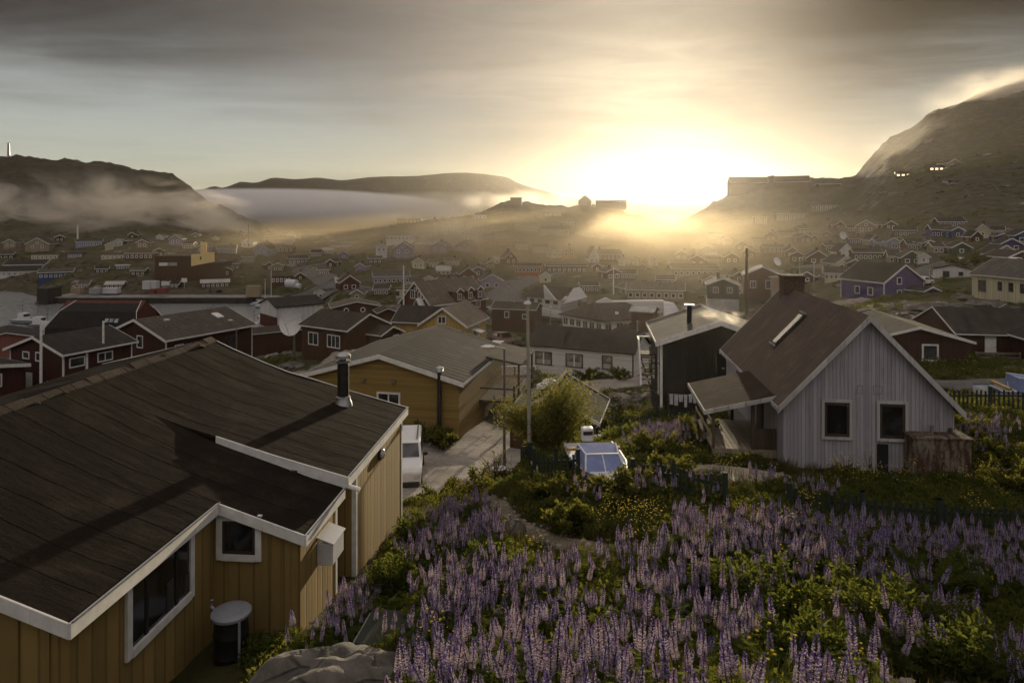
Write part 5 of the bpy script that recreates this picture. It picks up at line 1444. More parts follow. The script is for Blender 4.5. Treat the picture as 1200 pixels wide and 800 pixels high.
# ------------------------------------------------------------------ the far town, one row per building
FAR = [
 # px, base row, width px, wall height px, face, wall, roof, label, (windows, group)
 # left shore
 (49,295,26,9,'g','tan','brown','broad tan gabled house half lost in the mist left of the white mast'),
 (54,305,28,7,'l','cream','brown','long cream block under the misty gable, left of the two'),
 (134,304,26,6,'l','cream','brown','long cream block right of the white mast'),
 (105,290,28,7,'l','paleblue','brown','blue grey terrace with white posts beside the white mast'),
 (128,293,9,6,'g','cream','brown','narrow pale gable crowding the end of the blue grey terrace'),
 (137,289,11,6,'g','white','brown','white edged gable behind the long cream block'),
 (146,287,9,5,'g','brown','brown','small brown gable above the long dark windowed block'),
 (166,306,32,9,'l','brown','dark','long dark block with a row of pale windows by the cream block'),
 (34,315,46,5,'l','white','dark','long low building with white dormer strip on the left shore'),
 (24,323,46,5,'l','white','dark','white fronted waterfront shed with dark roof at the left'),
 (67,326,36,7,'l','blue','grey','blue waterfront shed under a pale sheet roof'),
 (144,316,15,4,'l','paleblue','pale','pale roofed low shed beneath the cream block'),
 (170,291,14,7,'g','tan','brown','tan gable left of the misty pale house'),
 (186,300,12,6,'g','brown','brown','brown gable above the quay warehouse'),
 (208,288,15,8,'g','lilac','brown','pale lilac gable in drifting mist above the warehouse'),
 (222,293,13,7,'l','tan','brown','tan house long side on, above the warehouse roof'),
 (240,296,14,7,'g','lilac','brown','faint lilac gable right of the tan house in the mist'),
 (266,298,22,7,'l','grey','grey','grey glazed row house in front of the misty slope'),
 (292,291,14,7,'g','white','brown','white edged gable at the right end of the misty slope'),
 (283,278,8,4,'g','brown','brown','tiny brown gable highest on the misty slope'),
 (252,283,9,4,'g','cream','brown','cream speck of a house below the mist veil'),
 (230,279,9,4,'g','tan','brown','small tan house up in the mist veil'),
 (158,279,9,4,'g','brown','brown','small brown house at the top of the left shore town'),
 (190,281,9,4,'g','white','brown','small white house at the top of the left shore town'),
 (70,283,10,5,'g','brown','brown','brown gable fading in mist left of the mast foot'),
 (16,290,14,6,'g','tan','brown','tan gable in thick mist at the left picture edge'),
 (8,304,16,6,'l','brown','brown','brown row house at the left picture edge under the mist'),
 (90,302,16,5,'l','lilac','brown','lilac low block between the two long cream blocks'),
 (272,316,20,7,'l','green','grey','greenish roofed hall right of the sunlit wall'),
 (267,324,11,8,'g','red','dark','red gable with white barge boards by the sunlit wall'),
 (292,309,14,8,'l','tan','tan','tan hall behind the greenish roof'),
 (197,321,13,6,'g','brown','grey','brown gable with white edges before the warehouse'),
 (164,323,16,6,'l','brown','grey','brown harbour shed left of the white edged gable'),
 (120,320,14,5,'l','red','dark','red harbour shed under the green bank'),
 (252,337,32,6,'l','red','pale','low red quay shed under a white curved roof'),
 (195,339,8,5,'l','tan','pale','cream quay hut right of the white containers'),
 (207,338,10,5,'l','red','dark','red quay hut beside the cream one'),
 (100,338,12,5,'l','tan','grey','tan stack shed at the pier root'),
 (136,338,20,4,'l','red','pale','white roofed low shed on the pier'),
 # centre left
 (345,279,12,5,'g','white','tan','white gabled house catching light near the fjord gap'),
 (313,276,9,5,'g','brown','brown','brown gable on the low ridge before the fog'),
 (328,285,34,5,'l','lilac','brown','long lilac row house below the low ridge'),
 (333,298,26,8,'l','brown','brown','long brown house with ribbon of pale windows'),
 (311,300,18,8,'g','paleblue','brown','pale hut with a white pointed porch in a brown frame'),
 (349,309,24,6,'l','blue','brown','blue long house with central gable by the road'),
 (326,318,13,7,'g','tan','brown','tan gable with white edges above the brown quay block'),
 (314,317,9,7,'g','brown','brown','dark narrow gable beside the tan gable'),
 (391,313,11,6,'g','brown','brown','brown gable alone in the green slope'),
 (402,303,11,6,'g','lilac','tan','pale lilac house up the green slope'),
 (372,301,13,5,'l','tan','brown','tan long house at the top of the road junction'),
 (384,297,12,3,'l','white','pale','thin white roofed shed catching light on the slope'),
 (408,340,24,9,'g','red','brown','red house with white trim and lean-to at the road junction'),
 (398,337,9,6,'l','red','pale','small red shed beside the junction house'),
 (458,332,44,8,'l','lilac','grey','low hall with lilac front on the brown bank'),
 (331,337,24,13,'l','brown','brown','brown quay block beside the white tank'),
 # promontory and hospital
 (481,262,30,5,'l','brown','brown','long dark building on the flat promontory top'),
 (510,264,10,5,'g','brown','brown','dark gable right of the promontory building'),
 (528,263,20,5,'l','tan','brown','tan block on the promontory neck'),
 (470,286,34,10,'l','white','tan','white clinic block under the promontory'),
 (447,303,14,14,'g','white','tan','tall white gable at the foot of the clinic'),
 (473,303,26,12,'g','lilac','tan','wide lilac gable with white edges before the clinic'),
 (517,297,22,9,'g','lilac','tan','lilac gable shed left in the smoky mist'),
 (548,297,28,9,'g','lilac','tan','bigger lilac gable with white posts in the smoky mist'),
 (551,284,16,9,'l','white','tan','white windowed block behind the smoky mist'),
 (492,315,16,8,'g','cream','tan','cream gable house with white roof edge on the green slope'),
 (507,314,10,6,'l','cream','tan','small cream annex right of the cream gable'),
 (530,311,18,5,'l','cream','tan','cream bungalow on the green slope'),
 (520,322,16,5,'l','white','pale','white low shed below the cream houses'),
 (547,329,22,8,'g','red','brown','red brown gable house with white window above the purple one'),
 (561,325,14,9,'g','purple','brown','narrow purple house behind the red brown gable'),
 (575,338,28,9,'g','lilac','brown','mauve gabled house at the foot of the road'),
 (572,315,14,6,'g','tan','tan','tan gable above the mauve house'),
 (596,311,16,9,'g','red','brown','red house with steep white edged gable up the road'),
 (584,309,9,5,'l','white','pale','white shed left of the steep red gable'),
 (620,323,34,11,'l','orange','brown','long rust red hall beside the road bend'),
 # crest and terraces
 (562,256,18,4,'l','white','brown','white house on the ridge under the tower block'),
 (605,241,14,9,'l','brown','brown','square dark tower block on the rocky crest'),
 (585,271,24,6,'l','cream','brown','cream terrace, upper left of the hillside rows'),
 (616,271,28,6,'l','cream','brown','cream terrace, upper middle of the hillside rows'),
 (650,275,36,6,'l','cream','brown','long pale terrace to the right in the upper hillside row'),
 (686,278,26,6,'l','cream','brown','pale terrace dissolving in the sun glow'),
 (718,282,34,5,'l','cream','brown','last pale terrace before the sun glare'),
 (570,284,20,6,'l','tan','brown','tan terrace stepping down behind the mist'),
 (592,288,18,6,'l','tan','brown','second tan terrace stepping down the hillside'),
 (611,293,15,7,'l','cream','brown','cream terrace end right of the stepped tan rows'),
 (633,297,20,7,'l','tan','brown','tan row house above the rust red hall'),
 (650,303,16,8,'g','cream','tan','cream gable house by the climbing street'),
 (667,304,19,10,'g','yellow','tan','yellowish wide gable house by the climbing street'),
 (647,254,22,5,'l','tan','brown','tan block high behind the terraces'),
 (665,264,18,5,'l','cream','brown','cream block on the upper street'),
 (700,262,24,4,'l','tan','brown','tan block just under the crest glow'),
 (686,241,16,6,'g','brown','brown','dark gable alone on the skyline left of the sun'),
 (716,240,38,3.5,'l','brown','brown','long low building on the skyline beside the sun'),
 (694,308,14,6,'g','white','brown','white steep A shaped gable in the valley'),
 (708,307,40,9,'l','brown','brown','large brown roofed hall behind the white A gable'),
 (730,312,8,7,'g','white','tan','slim white pointed house left of the glow'),
 (744,311,14,6,'g','cream','tan','cream gable right of the slim white house'),
 (765,312,9,7,'g','white','tan','white pointed house under the sun glow'),
 (663,319,50,7,'l','brown','brown','long brown school block with white entrance'),
 (714,327,20,8,'g','brown','brown','brown gable house with pale path in front'),
 (734,327,24,6,'l','brown','brown','brown row behind the pale path'),
 (639,332,14,9,'g','cream','tan','cream hut with white roof edge at the road bend'),
 (768,352,70,12,'l','tan','tan','very large dun roofed hall in the sun haze'),
 (812,324,58,9,'l','tan','brown','long dun roofed building with white eave line'),
 (797,315,26,6,'l','cream','tan','cream row house under the sun haze'),
 (819,313,22,8,'g','brown','brown','brown gable above the dun building'),
 (838,309,20,7,'l','tan','brown','flat fronted house between brown gables in the haze'),
 (856,309,18,8,'g','brown','brown','brown gable with white garage door'),
 (833,304,12,5,'l','brown','pale','tiny shed with a bright sheet roof'),
 (801,304,16,6,'g','tan','tan','tan gable dissolving right of the sun'),
 (824,297,16,6,'g','tan','tan','faint tan gable higher right of the sun'),
 (872,296,18,9,'g','brown','brown','tall brown gable over the pole'),
 (905,300,26,10,'l','brown','brown','brown house with two small white windows'),
 (926,302,14,8,'g','brown','brown','brown house with white trimmed gable'),
 (880,302,16,7,'g','brown','brown','brown house behind the tall pole'),
 (889,287,18,6,'l','lilac','brown','lilac row with white base up the right slope'),
 (905,282,16,6,'g','red','brown','red gable up the right slope'),
 (922,279,20,6,'l','tan','brown','tan row house on the right slope'),
 (891,263,16,8,'l','tan','brown','two storey tan block in the glow, lowest of the stepped flats'),
 (925,259,34,8,'l','tan','brown','two storey flats with white windows in the middle of the stepped row'),
 (966,248,36,8,'l','tan','brown','two storey flats with white windows highest in the stepped row'),
 (876,224,46,10,'l','brown','brown','broad institution building on the skyline right of the sun'),
 (928,222,40,9,'l','brown','brown','second broad building on the skyline near the mountain foot'),
 (970,220,26,4,'l','brown','brown','low block on the skyline touching the mountain'),
 # right slope
 (939,287,16,9,'g','red','brown','tall red gable with white side on the right slope'),
 (950,284,10,6,'g','brown','brown','brown gable behind the tall red one'),
 (935,307,18,8,'g','brown','brown','brown gable in front of the tall red one'),
 (957,309,26,7,'g','brown','brown','long low brown house with white edged gable and dish'),
 (975,294,20,6,'l','brown','brown','brown house with long light roof line'),
 (983,316,26,7,'g','cream','brown','cream flat garage house with dark opening'),
 (987,303,20,8,'g','white','brown','small white fronted house with pointed porch left of the dark red one'),
 (1014,305,32,9,'l','darkred','dark','dark red long house with two white windows above the violet one'),
 (980,329,26,8,'l','cream','brown','cream garage with dark roof behind the brick chimney'),
 (1003,286,18,6,'l','blue','brown','blue grey terrace piece right of the small dish'),
 (1020,288,11,7,'g','grey','dark','grey pointed gable behind the dark red house'),
 (1030,290,13,6,'l','paleblue','grey','pale blue house beside the grey gable'),
 (1045,292,14,9,'g','paleblue','dark','slate blue gable behind the trees of the slope'),
 (967,279,9,6,'g','tan','brown','lone tan gable near the foot of the mountain'),
 (1018,272,24,7,'g','tan','brown','tan gable farthest up under the mountain'),
 (1060,277,24,7,'l','brown','dark','dark boarded house on the mountain foot'),
 (1054,292,16,7,'l','tan','brown','tan house with flat front by the lamp'),
 (1087,292,14,7,'g','brown','dark','brown house with pale window band on the slope'),
 (1070,293,20,6,'l','brown','dark','brown house joined to the pale window gable'),
 (1122,298,21,8,'g','green','dark','dark green gable house with two arched pale windows'),
 (1065,310,24,8,'g','green','brown','dark green low gable with three white windows'),
 (1082,309,12,6,'g','white','grey','white garage joined to the dark green low house'),
 (1101,278,24,9,'l','purple','dark','violet house with white pointed bay on the mountain foot'),
 (1112,266,30,6,'l','blue','dark','blue terrace highest on the right slope'),
 (1117,279,14,9,'g','blue','dark','blue annex right of the violet house'),
 (1153,279,13,10,'g','cream','dark','cream steep gabled house high on the right slope'),
 (1168,277,14,4,'l','cream','dark','cream back wing of the steep gabled house'),
 (1170,284,12,7,'g','blue','brown','bright blue gable with white edges on the right slope'),
 (1196,285,26,9,'g','blue','dark','large blue gable at the right picture edge'),
 (1180,294,24,6,'g','purple','dark','dark violet gable behind the grey one'),
 (1170,307,34,9,'g','grey','dark','pale grey wide gable with white verge on the right slope'),
 (1182,311,34,7,'g','red','brown','red bungalow with white windows over the cream house'),
 (1096,297,12,6,'l','tan','brown','tan shed in the gap left of the dark green gable'),
 (1058,207,16,3,'l','brown','brown','low lodge with lit windows on the mountain ledge'),
 (1098,200,22,4,'l','brown','brown','ledge building with a few lit windows on the mountain'),
 (1112,196,16,5,'g','tan','brown','tan gable at the end of the mountain ledge'),
 # gaps of the centre and the right slope
 (352,328,12,5,'g','brown','brown','brown gable hut in the bend of the harbour road'),
 (379,322,14,6,'l','tan','grey','tan shed on the inner side of the harbour road'),
 (425,318,13,6,'g','lilac','brown','lilac gable alone above the low lilac hall'),
 (440,309,16,6,'l','brown','brown','brown row house on the brow over the lilac hall'),
 (420,351,16,7,'g','tan','grey','tan workshop gable below the road junction'),
 (448,346,18,7,'l','brown','brown','brown workshop row under the brown bank'),
 (376,349,13,6,'g','white','grey','white gabled boathouse by the pontoon'),
 (505,332,13,6,'g','cream','brown','cream gable between the lilac hall and the red brown gable'),
 (525,338,14,7,'g','brown','brown','brown gable behind the dormers of the big red house'),
 (690,342,22,7,'l','brown','brown','brown row directly behind the white institution'),
 (736,345,20,7,'g','tan','brown','tan gable behind the institution parapet'),
 (700,318,12,6,'g','red','brown','red gable above the brown pale path house'),
 (780,335,22,7,'l','brown','brown','brown row between the two large dun halls'),
 (830,335,16,7,'g','red','brown','red gable right of the very large dun hall'),
 (862,330,16,7,'g','brown','brown','brown gable left of the thick dark pole'),
 (868,345,20,8,'l','tan','brown','tan row behind the olive house'),
 (948,332,18,7,'g','darkred','brown','dark red gable above the brick chimney'),
 (1000,316,16,7,'g','brown','brown','brown gable between the cream garage and the dark red long house'),
 (1046,308,12,6,'l','tan','brown','tan hut right of the dark red long house'),
 (980,268,12,5,'g','brown','brown','brown gable above the lone tan one at the mountain foot'),
 (1000,272,14,5,'l','tan','brown','tan row left of the farthest gable under the mountain'),
 (1040,268,14,5,'g','brown','dark','dark gable right of the farthest tan gable'),
 (1140,284,13,6,'g','brown','dark','brown gable left of the cream steep house'),
 (850,287,14,5,'g','tan','brown','pale gable in the glow above the tall brown one'),
 (838,280,16,5,'l','tan','brown','pale row higher in the glow right of the sun'),
 (940,274,14,6,'l','brown','brown','brown row over the tall red gable'),
]
def lit_mat():
    if 'lit_window' in MATS: return MATS['lit_window']
    m, t, b, out = new_mat('lit_window')
    b.inputs['Base Color'].default_value = (0.8, 0.6, 0.3, 1)
    b.inputs['Emission Color'].default_value = (1.0, 0.72, 0.35, 1); b.inputs['Emission Strength'].default_value = 1.6
    MATS['lit_window'] = m
    return m

def build_far():
    rng = random.Random(11)
    for row in FAR:
        px, py, wpx, hpx, face, wall, roof, label = row[:8]
        dmin = 105 if px > 900 else 130
        if py < 265: dmin = 230
        if px < 345 and py < 345: dmin = 236.6 if py > 330 else 240
        d = hit_ground(px, py, dmin)
        if d >= 690: d = 470
        s = d / F
        h = max(1.5, min(hpx * s, 9.0))
        az = math.degrees(math.atan2((px - 600) / F, 1))
        if face == 'g':
            w = wpx * s * 0.92; l = min(max(w * 1.35, 5), 14); yaw = -az * 0.6 + rng.uniform(-22, 22)
            dep = l
            rise = w * (0.5 if 'steep' in label or 'pointed' in label or 'A shaped' in label else rng.uniform(0.22, 0.36))
            if 'A shaped' in label: rise = w * 1.0
        else:
            l = wpx * s * 0.94; w = min(max(l * 0.5, 4.5), 9.5); yaw = 90 - az * 0.6 + rng.uniform(-12, 12)
            dep = w
            rise = w * rng.uniform(0.16, 0.30)
            if any(k in label for k in ('block', 'tower', 'flat')): rise = 0.25
        ray = Vector(((px - 600) / F, 1, 0)).normalized()
        c = Vector(((px - 600) / F * d, d, 0)) + ray * dep * 0.5
        zb = base_z(py, d)
        wins = []
        lit = 'lit windows' in label
        trim = lit_mat() if lit else white_trim()
        if face == 'g':
            n = 2 if w > 3.8 else 1
            sill = max(0.5, h - 1.75)
            for i in range(n): wins.append(('front', (i - (n - 1) / 2) * w * 0.42, sill, min(0.9, w * .17), min(1.1, h * .4)))
            if rise > 2.2: wins.append(('front', 0, h + 0.25, min(.8, w * .14), min(.9, rise * .35)))
            wins.append(('left' if az > 0 else 'right', 0, sill, min(0.9, l * .2), min(1.1, h * .4)))
        else:
            n = int(max(2, min(8, round(wpx / 5.0))))
            sill = max(0.5, h - 1.8)
            side = 'left'
            floors = 2 if ('two storey' in label or h > 5.2) else 1
            for fl in range(floors):
                sv = sill if floors == 1 else 0.8 + fl * (h / 2)
                for i in range(n):
                    wins.append((side, -l / 2 + l * (i + .5) / n, sv, min(1.0, l / n * .45), min(1.1, h * .36)))
        flat = rise < 0.3
        near = d < 235
        if 'skyline' in label and rise > .3: rise = w * (.12 if 'long low' in label else .42)
        if 'skyline' in label or 'crest' in label: wins = []
        root = empty('house' if not flat else 'block', (c.x, c.y, zb), math.radians(yaw))
        cat = 'house'
        if any(k in label for k in ('shed', 'hut', 'garage', 'annex')): cat = 'shed'; root.name = 'shed'
        elif any(k in label for k in ('block', 'hall', 'school', 'institution', 'clinic', 'flats', 'terrace', 'building')): cat = 'building'; root.name = 'town_building'
        tag(root, label, cat, 'houses and sheds of the far town')
        gable_body(w, l, h, rise, 3.0).build('wall', boards(wall), root)
        ro = gable_roof(w, l, h, rise, 0.3, 0.3, 0.18).build('roof', felt(roof), root)
        if not flat or rng.random() < .5:
            gable_fascia(w, l, h, rise, 0.3, 0.3, 0.18, fh=.34 if not near else .26, ft=.06).build('fascia', white_trim() if not lit else dark_trim(), root)
        for (fc, u, v, ww, hh) in wins:
            fn = frame_xf(fc, w, l)
            if near: add_window(root, fn, u, v, ww, hh, 0, bw=.14)
            else:
                m = MB(); e = .12
                a = fn(u - ww / 2 - e, v - e, -.02); b = fn(u + ww / 2 + e, v + hh + e, .06); m.box(a[0], b[0], a[1], b[1], a[2], b[2]); wo = m.build('window', trim, root)
                if not lit:
                    m = MB(); a = fn(u - ww * .36, v + hh * .1, .03); b = fn(u + ww * .36, v + hh * .9, .075); m.box(a[0], b[0], a[1], b[1], a[2], b[2]); m.build('pane', mat_glass(), wo)
        if not flat and rng.random() < .45:
            m = MB(); zt = h + rise; q = rng.uniform(-.25, .25) * l; m.box(-.35, .35, q - .35, q + .35, zt - .4, zt + .95); m.build('chimney', mat_plain('chimney_brick', (0.16, 0.09, 0.06), .9), ro)
build_far()

def build_warehouse():
    """big brown quay warehouse with the stepped wall that catches the sun"""
    d = 262; s = d / F
    c = P(228, 333, d); zb = base_z(333, 247)
    root = empty('quay_warehouse', (c.x, c.y, zb), math.radians(8)); tag(root, 'big brown quay warehouse with a stepped yellow end wall catching the sun', 'warehouse')
    w = 72 * s
    m = MB(); m.box(-w / 2, w * .22, -7, 9, -2, 9.6); m.box(w * .22 + .01, w / 2, -7, 9, -2, 6.8); m.build('wall', boards('brown'), root)
    m = MB(); m.box(-w / 2 - .2, w * .22 + .2, -7.2, 9.2, 9.62, 9.9); m.box(w * .22 + .22, w / 2 + .2, -7.2, 9.2, 6.82, 7.1); m.build('roof', felt('brown'), root)
    m = MB()
    x0, x1 = w * .05, w * .40
    m.prism([(x0, 0, 6.0), (x1, 0, 7.6), (x1, 0, 11.2), (x0 + (x1 - x0) * .66, 0, 11.2), (x0 + (x1 - x0) * .66, 0, 14.6), (x0 + (x1 - x0) * .4, 0, 15.2), (x0 + (x1 - x0) * .4, 0, 10.6), (x0, 0, 10.4)], (0, .6, 0))
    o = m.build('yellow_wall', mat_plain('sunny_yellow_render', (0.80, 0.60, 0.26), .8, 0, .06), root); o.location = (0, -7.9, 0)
    m = MB(); m.box(x0 + (x1 - x0) * .38, x0 + (x1 - x0) * .44, -7.96, -7.9, 8.4, 9.6); m.build('door', dark_trim(), root)
    for u, mat in ((-w * .44, white_trim()), (-w * .30, steel())):
        m = MB(); m.box(u, u + 3.0, -7.12, -7.0, 6.2, 7.4); m.build('wall_sign', mat, root)
build_warehouse()
# ------------------------------------------------------------------ roads, yards, quay
def ribbon(name, label, pts, mat, lift=0.05, pix=True, dmin=30, kind='structure', n=10):
    """sheet laid along the ground; pts (px, row, width) or (px, distance, width)"""
    P0 = []
    for px, v, w in pts:
        d = hit_ground(px, v, dmin) if pix else v
        P0.append(((px - 600) / F * d, d, w))
    # Catmull-Rom
    out = []
    for i in range(len(P0) - 1):
        a = P0[max(0, i - 1)]; b = P0[i]; c = P0[i + 1]; e = P0[min(len(P0) - 1, i + 2)]
        for k in range(n):
            t = k / n
            out.append(tuple(0.5 * (2 * b[j] + (c[j] - a[j]) * t + (2 * a[j] - 5 * b[j] + 4 * c[j] - e[j]) * t * t + (3 * b[j] - a[j] - 3 * c[j] + e[j]) * t ** 3) for j in range(3)))
    out.append(P0[-1])
    V, Fc = [], []
    m = 9
    for i, (x, y, w) in enumerate(out):
        q, r = out[max(0, i - 1)], out[min(len(out) - 1, i + 1)]
        t = Vector((r[0] - q[0], r[1] - q[1], 0)).normalized(); nn = Vector((-t.y, t.x, 0))
        wob = 1 + 0.22 * mnoise.noise(Vector((x * .3, y * .3, 5)))
        zc = ground_z(x, y)
        for j in range(m):
            u = (j / (m - 1) - .5) * w * wob
            xx, yy = x + nn.x * u, y + nn.y * u
            edge = abs(j / (m - 1) - .5) * 2
            zz_ = max(ground_z(xx, yy), zc * .25 + ground_z(xx, yy) * .75) + lift * (1 if edge < .9 else -.6)
            V.append((xx, yy, zz_))
    for i in range(len(out) - 1):
        for j in range(m - 1):
            a = i * m + j; Fc.append((a, a + 1, a + m + 1, a + m))
    o = link_mesh(name, V, Fc, mat, smooth=True)
    if o.data.polygons[0].normal.z < 0: o.data.flip_normals()
    tag(o, label, kind=kind)
    return o, out
gravel = mat_gravel('pale_gravel', (0.36, 0.32, 0.28), 5.0)
asphalt = mat_gravel('worn_asphalt', (0.16, 0.15, 0.145), 2.5)
quaym = mat_gravel('quay_concrete', (0.30, 0.28, 0.27), 1.5)
ROADS = []
def roads():
    def R(*a, **k): ROADS.append(ribbon(*a, **k)[1])
    R('gravel_yard', 'pale gravel yard between the ochre houses', [(470, 27.5, 4), (505, 31, 6.5), (535, 35, 8), (565, 39.5, 5), (600, 46, 4.5), (640, 56, 4.5), (690, 63, 5), (745, 66, 5), (800, 68, 4.5)], gravel, pix=False)
    R('road', 'pale asphalt road curving uphill past the white institution', [(800, 405, 6), (735, 397, 7), (690, 382, 7), (645, 371, 7), (606, 358, 8), (591, 346, 9), (604, 333, 10), (634, 325, 10), (652, 318, 8), (640, 311, 7)], asphalt, dmin=85)
    R('road', 'grey road behind the picket fence on the right', [(1080, 39.5, 6), (1120, 38.5, 6), (1170, 38, 6.5), (1260, 37.5, 7)], asphalt, pix=False)
    R('road', 'street climbing between the houses of the right slope', [(1070, 325, 5), (1088, 322, 6), (1100, 312, 6), (1120, 306, 6), (1140, 303, 5)], asphalt, dmin=110)
    R('road', 'harbour road bending around the green slope', [(330, 352, 6), (365, 343, 8), (395, 338, 10), (440, 341, 8), (400, 332, 7), (372, 322, 7), (352, 316, 6), (380, 308, 5)], asphalt, dmin=120)
    R('road', 'pale street along the terraces of the far hillside', [(590, 303, 5), (640, 305, 5), (690, 306, 6), (725, 300, 5)], asphalt, dmin=200)
    R('road', 'street through the right part of the town', [(810, 327, 5), (870, 322, 5), (920, 317, 5), (970, 312, 5), (1040, 312, 5)], asphalt, dmin=120)
    R('footpath', 'narrow stony footpath through the lupines', [(572, 21.5, .5), (586, 18.8, .55), (603, 16.8, .7), (640, 15.4, .9), (690, 14.4, .8), (740, 13.7, .4)], mat_gravel('stony_path', (0.21, 0.175, 0.125), 9.0), pix=False, lift=.03)
    R('footpath', 'bare sandy patch and path before the porch', [(770, 20.0, .9), (800, 20.2, 1.3), (840, 20.4, 2.2), (880, 20.0, 1.7), (930, 19.9, .7)], mat_gravel('sandy_path', (0.36, 0.31, 0.25), 9.0), pix=False, lift=.03)
    R('bare_earth', 'stony bare earth between lupines at the lower right', [(1000, 8.2, .5), (1050, 8.0, 1.2), (1100, 7.4, 1.4), (1180, 6.9, .8)], mat_gravel('stony_path', (0.30, 0.26, 0.20), 9.0), pix=False, lift=.03)
roads()

def build_quay():
    m = MB()
    a = P(70, 348, 236); b = P(345, 348, 229)
    for (x0, x1, y0, y1, z1) in ((a.x, b.x, 229.5, 247, 2.1),):
        m.box(x0, x1, y0, y1, -3, z1)
    pier = m.build('pier', quaym); tag(pier, 'long pale concrete pier with dark timber front across the harbour', 'pier')
    m = MB(); m.box(a.x - 1.0, a.x + 2.6, 226, 233, -3, 5.4); m.box(a.x - 2.2, a.x - 1.0, 227, 229, -3, .6)
    o = m.build('timber_pier', mat_plain('tarred_wood', (0.04, 0.035, 0.03), .9)); tag(o, 'dark timber pier head at the left end of the quay', 'pier')
    rng = random.Random(2)
    m = MB(); m.box(a.x + 2.6, b.x - .2, 229.25, 229.48, -3, 1.85); m.build('quay_wall', mat_plain('tarred_wood', (0.04, 0.035, 0.03), .9), pier)
    for i in range(14):     # fender piles
        x = a.x + 4 + (b.x - a.x - 6) * i / 13
        q = MB(); q.tube([(x, 229.1, -3), (x, 229.1, 1.9)], .2, 6)
        o = q.build('fender_pile', mat_plain('tarred_wood', (0.04, 0.035, 0.03), .9)); tag(o, 'dark fender pile along the quay edge', 'pile', 'fender piles along the quay')
build_quay()

# ------------------------------------------------------------------ vehicles
def vehicle(name, label, loc, yaw, kind, col, dark=(0.03, 0.03, 0.035)):
    root = empty(name, loc, math.radians(yaw)); tag(root, label, {'van': 'van', 'car': 'car', 'pickup': 'pickup'}[kind])
    L, Wd, H = {'van': (4.4, 1.75, 1.85), 'car': (4.1, 1.7, 1.45), 'pickup': (4.8, 1.8, 1.75)}[kind]
    prof = {'van': [(-2.2, .35), (-2.2, .95), (-2.05, 1.12), (-1.25, 1.22), (-.55, 1.82), (1.9, 1.86), (2.15, 1.2), (2.2, .35)],
            'car': [(-2.05, .3), (-2.05, .75), (-1.0, .92), (-.4, 1.42), (1.0, 1.44), (1.75, .98), (2.05, .92), (2.05, .3)],
            'pickup': [(-2.4, .4), (-2.4, .95), (-1.2, 1.08), (-.6, 1.72), (.5, 1.74), (.75, 1.1), (2.4, 1.08), (2.4, .4)]}[kind]
    m = MB(); V = []
    n = len(prof)
    for s, wd in ((-1, Wd / 2), (1, Wd / 2)):
        for y, z in prof:
            k = wd - max(0, z - 1.0) * .16 - (0.05 if z < .5 else 0)
            V.append((s * k, y, z))
    Fc = [tuple(range(n)), tuple(range(2 * n - 1, n - 1, -1))] + [(i, n + i, n + (i + 1) % n, (i + 1) % n) for i in range(n)]
    m.add(V, Fc); body = m.build('body', mat_plain('car_paint_%s' % name + str(round(col[0], 2)), col, .3, .0, .05, 2, .6), root, bevel=.06)
    g = mat_glass('car_glass', dark, .06)
    def top(z): 
        return Wd / 2 - max(0, z - 1.0) * .16
    i0 = max(range(n - 1), key=lambda i: (prof[i + 1][1] - prof[i][1]) if prof[i + 1][0] < .5 else -1)
    (ya, za), (yb, zb) = prof[i0], prof[i0 + 1]
    q = MB()
    def along(t): return (ya + (yb - ya) * t, za + (zb - za) * t)
    p1, p2 = along(.12), along(.88)
    q.prism([(-top(p1[1]) + .1, p1[0], p1[1]), (top(p1[1]) - .1, p1[0], p1[1]), (top(p2[1]) - .1, p2[0], p2[1]), (-top(p2[1]) + .1, p2[0], p2[1])], (0, -.025, .025)); q.build('windscreen', g, root)
    y1 = prof[i0 + 2][0] - .2
    for s in (-1, 1):
        q = MB(); z0, z1 = za + .02, zb - .12
        q.prism([(s * (top(z0) + .004), ya + .45, z0), (s * (top(z0) + .004), y1, z0), (s * (top(z1) + .004), y1 - .1, z1), (s * (top(z1) + .004), yb + .12, z1)], (s * .012, 0, 0)); q.build('side_window', g, root)
        q = MB(); q.blob((s * (Wd / 2 + .12), ya + .5, za + .08), .12, 6, 8, (1, .6, .8)); q.build('wing_mirror', mat_plain('mirror_black', (0.02, 0.02, 0.02), .4), root)
        q = MB(); q.box(s * (Wd / 2 - .35), s * (Wd / 2 - .08), -L / 2 - .02, -L / 2 + .05, .68, .86); q.build('headlight', mat_plain('lamp_clear', (.7, .7, .68), .15, .3), root)
        for y in (-L / 2 + .8, L / 2 - .8):
            q = MB(); q.tube([(s * (Wd / 2 - .2), y, .31), (s * (Wd / 2 + .01), y, .31)], .31, 16)
            t = q.build('wheel', mat_plain('tyre', (.02, .02, .02), .9), root)
            q = MB(); q.tube([(s * (Wd / 2 - .05), y, .31), (s * (Wd / 2 + .025), y, .31)], .18, 12); q.build('rim', steel(), t)
    q = MB(); q.box(-Wd / 2 + .1, Wd / 2 - .1, -L / 2 - .05, -L / 2 + .02, .36, .55); q.build('bumper', mat_plain('bumper_dark', (.05, .05, .05), .6), root)
    if kind == 'van':
        for s in (-1, 1):
            q = MB(); q.bar((s * .6, -.4, 1.93), (s * .6, 1.7, 1.95), .05)
            q.box(s * .62, s * .58, -.3, -.25, 1.8, 1.93); q.box(s * .62, s * .58, 1.5, 1.55, 1.8, 1.95); q.build('roof_rail', mat_plain('bumper_dark', (.05, .05, .05), .6), root)
    return root
g0 = G(474, 32.3); vehicle('parked_van', 'white van parked in the gravel yard, half behind the ochre wall', g0, 6, 'van', (.78, .78, .78))
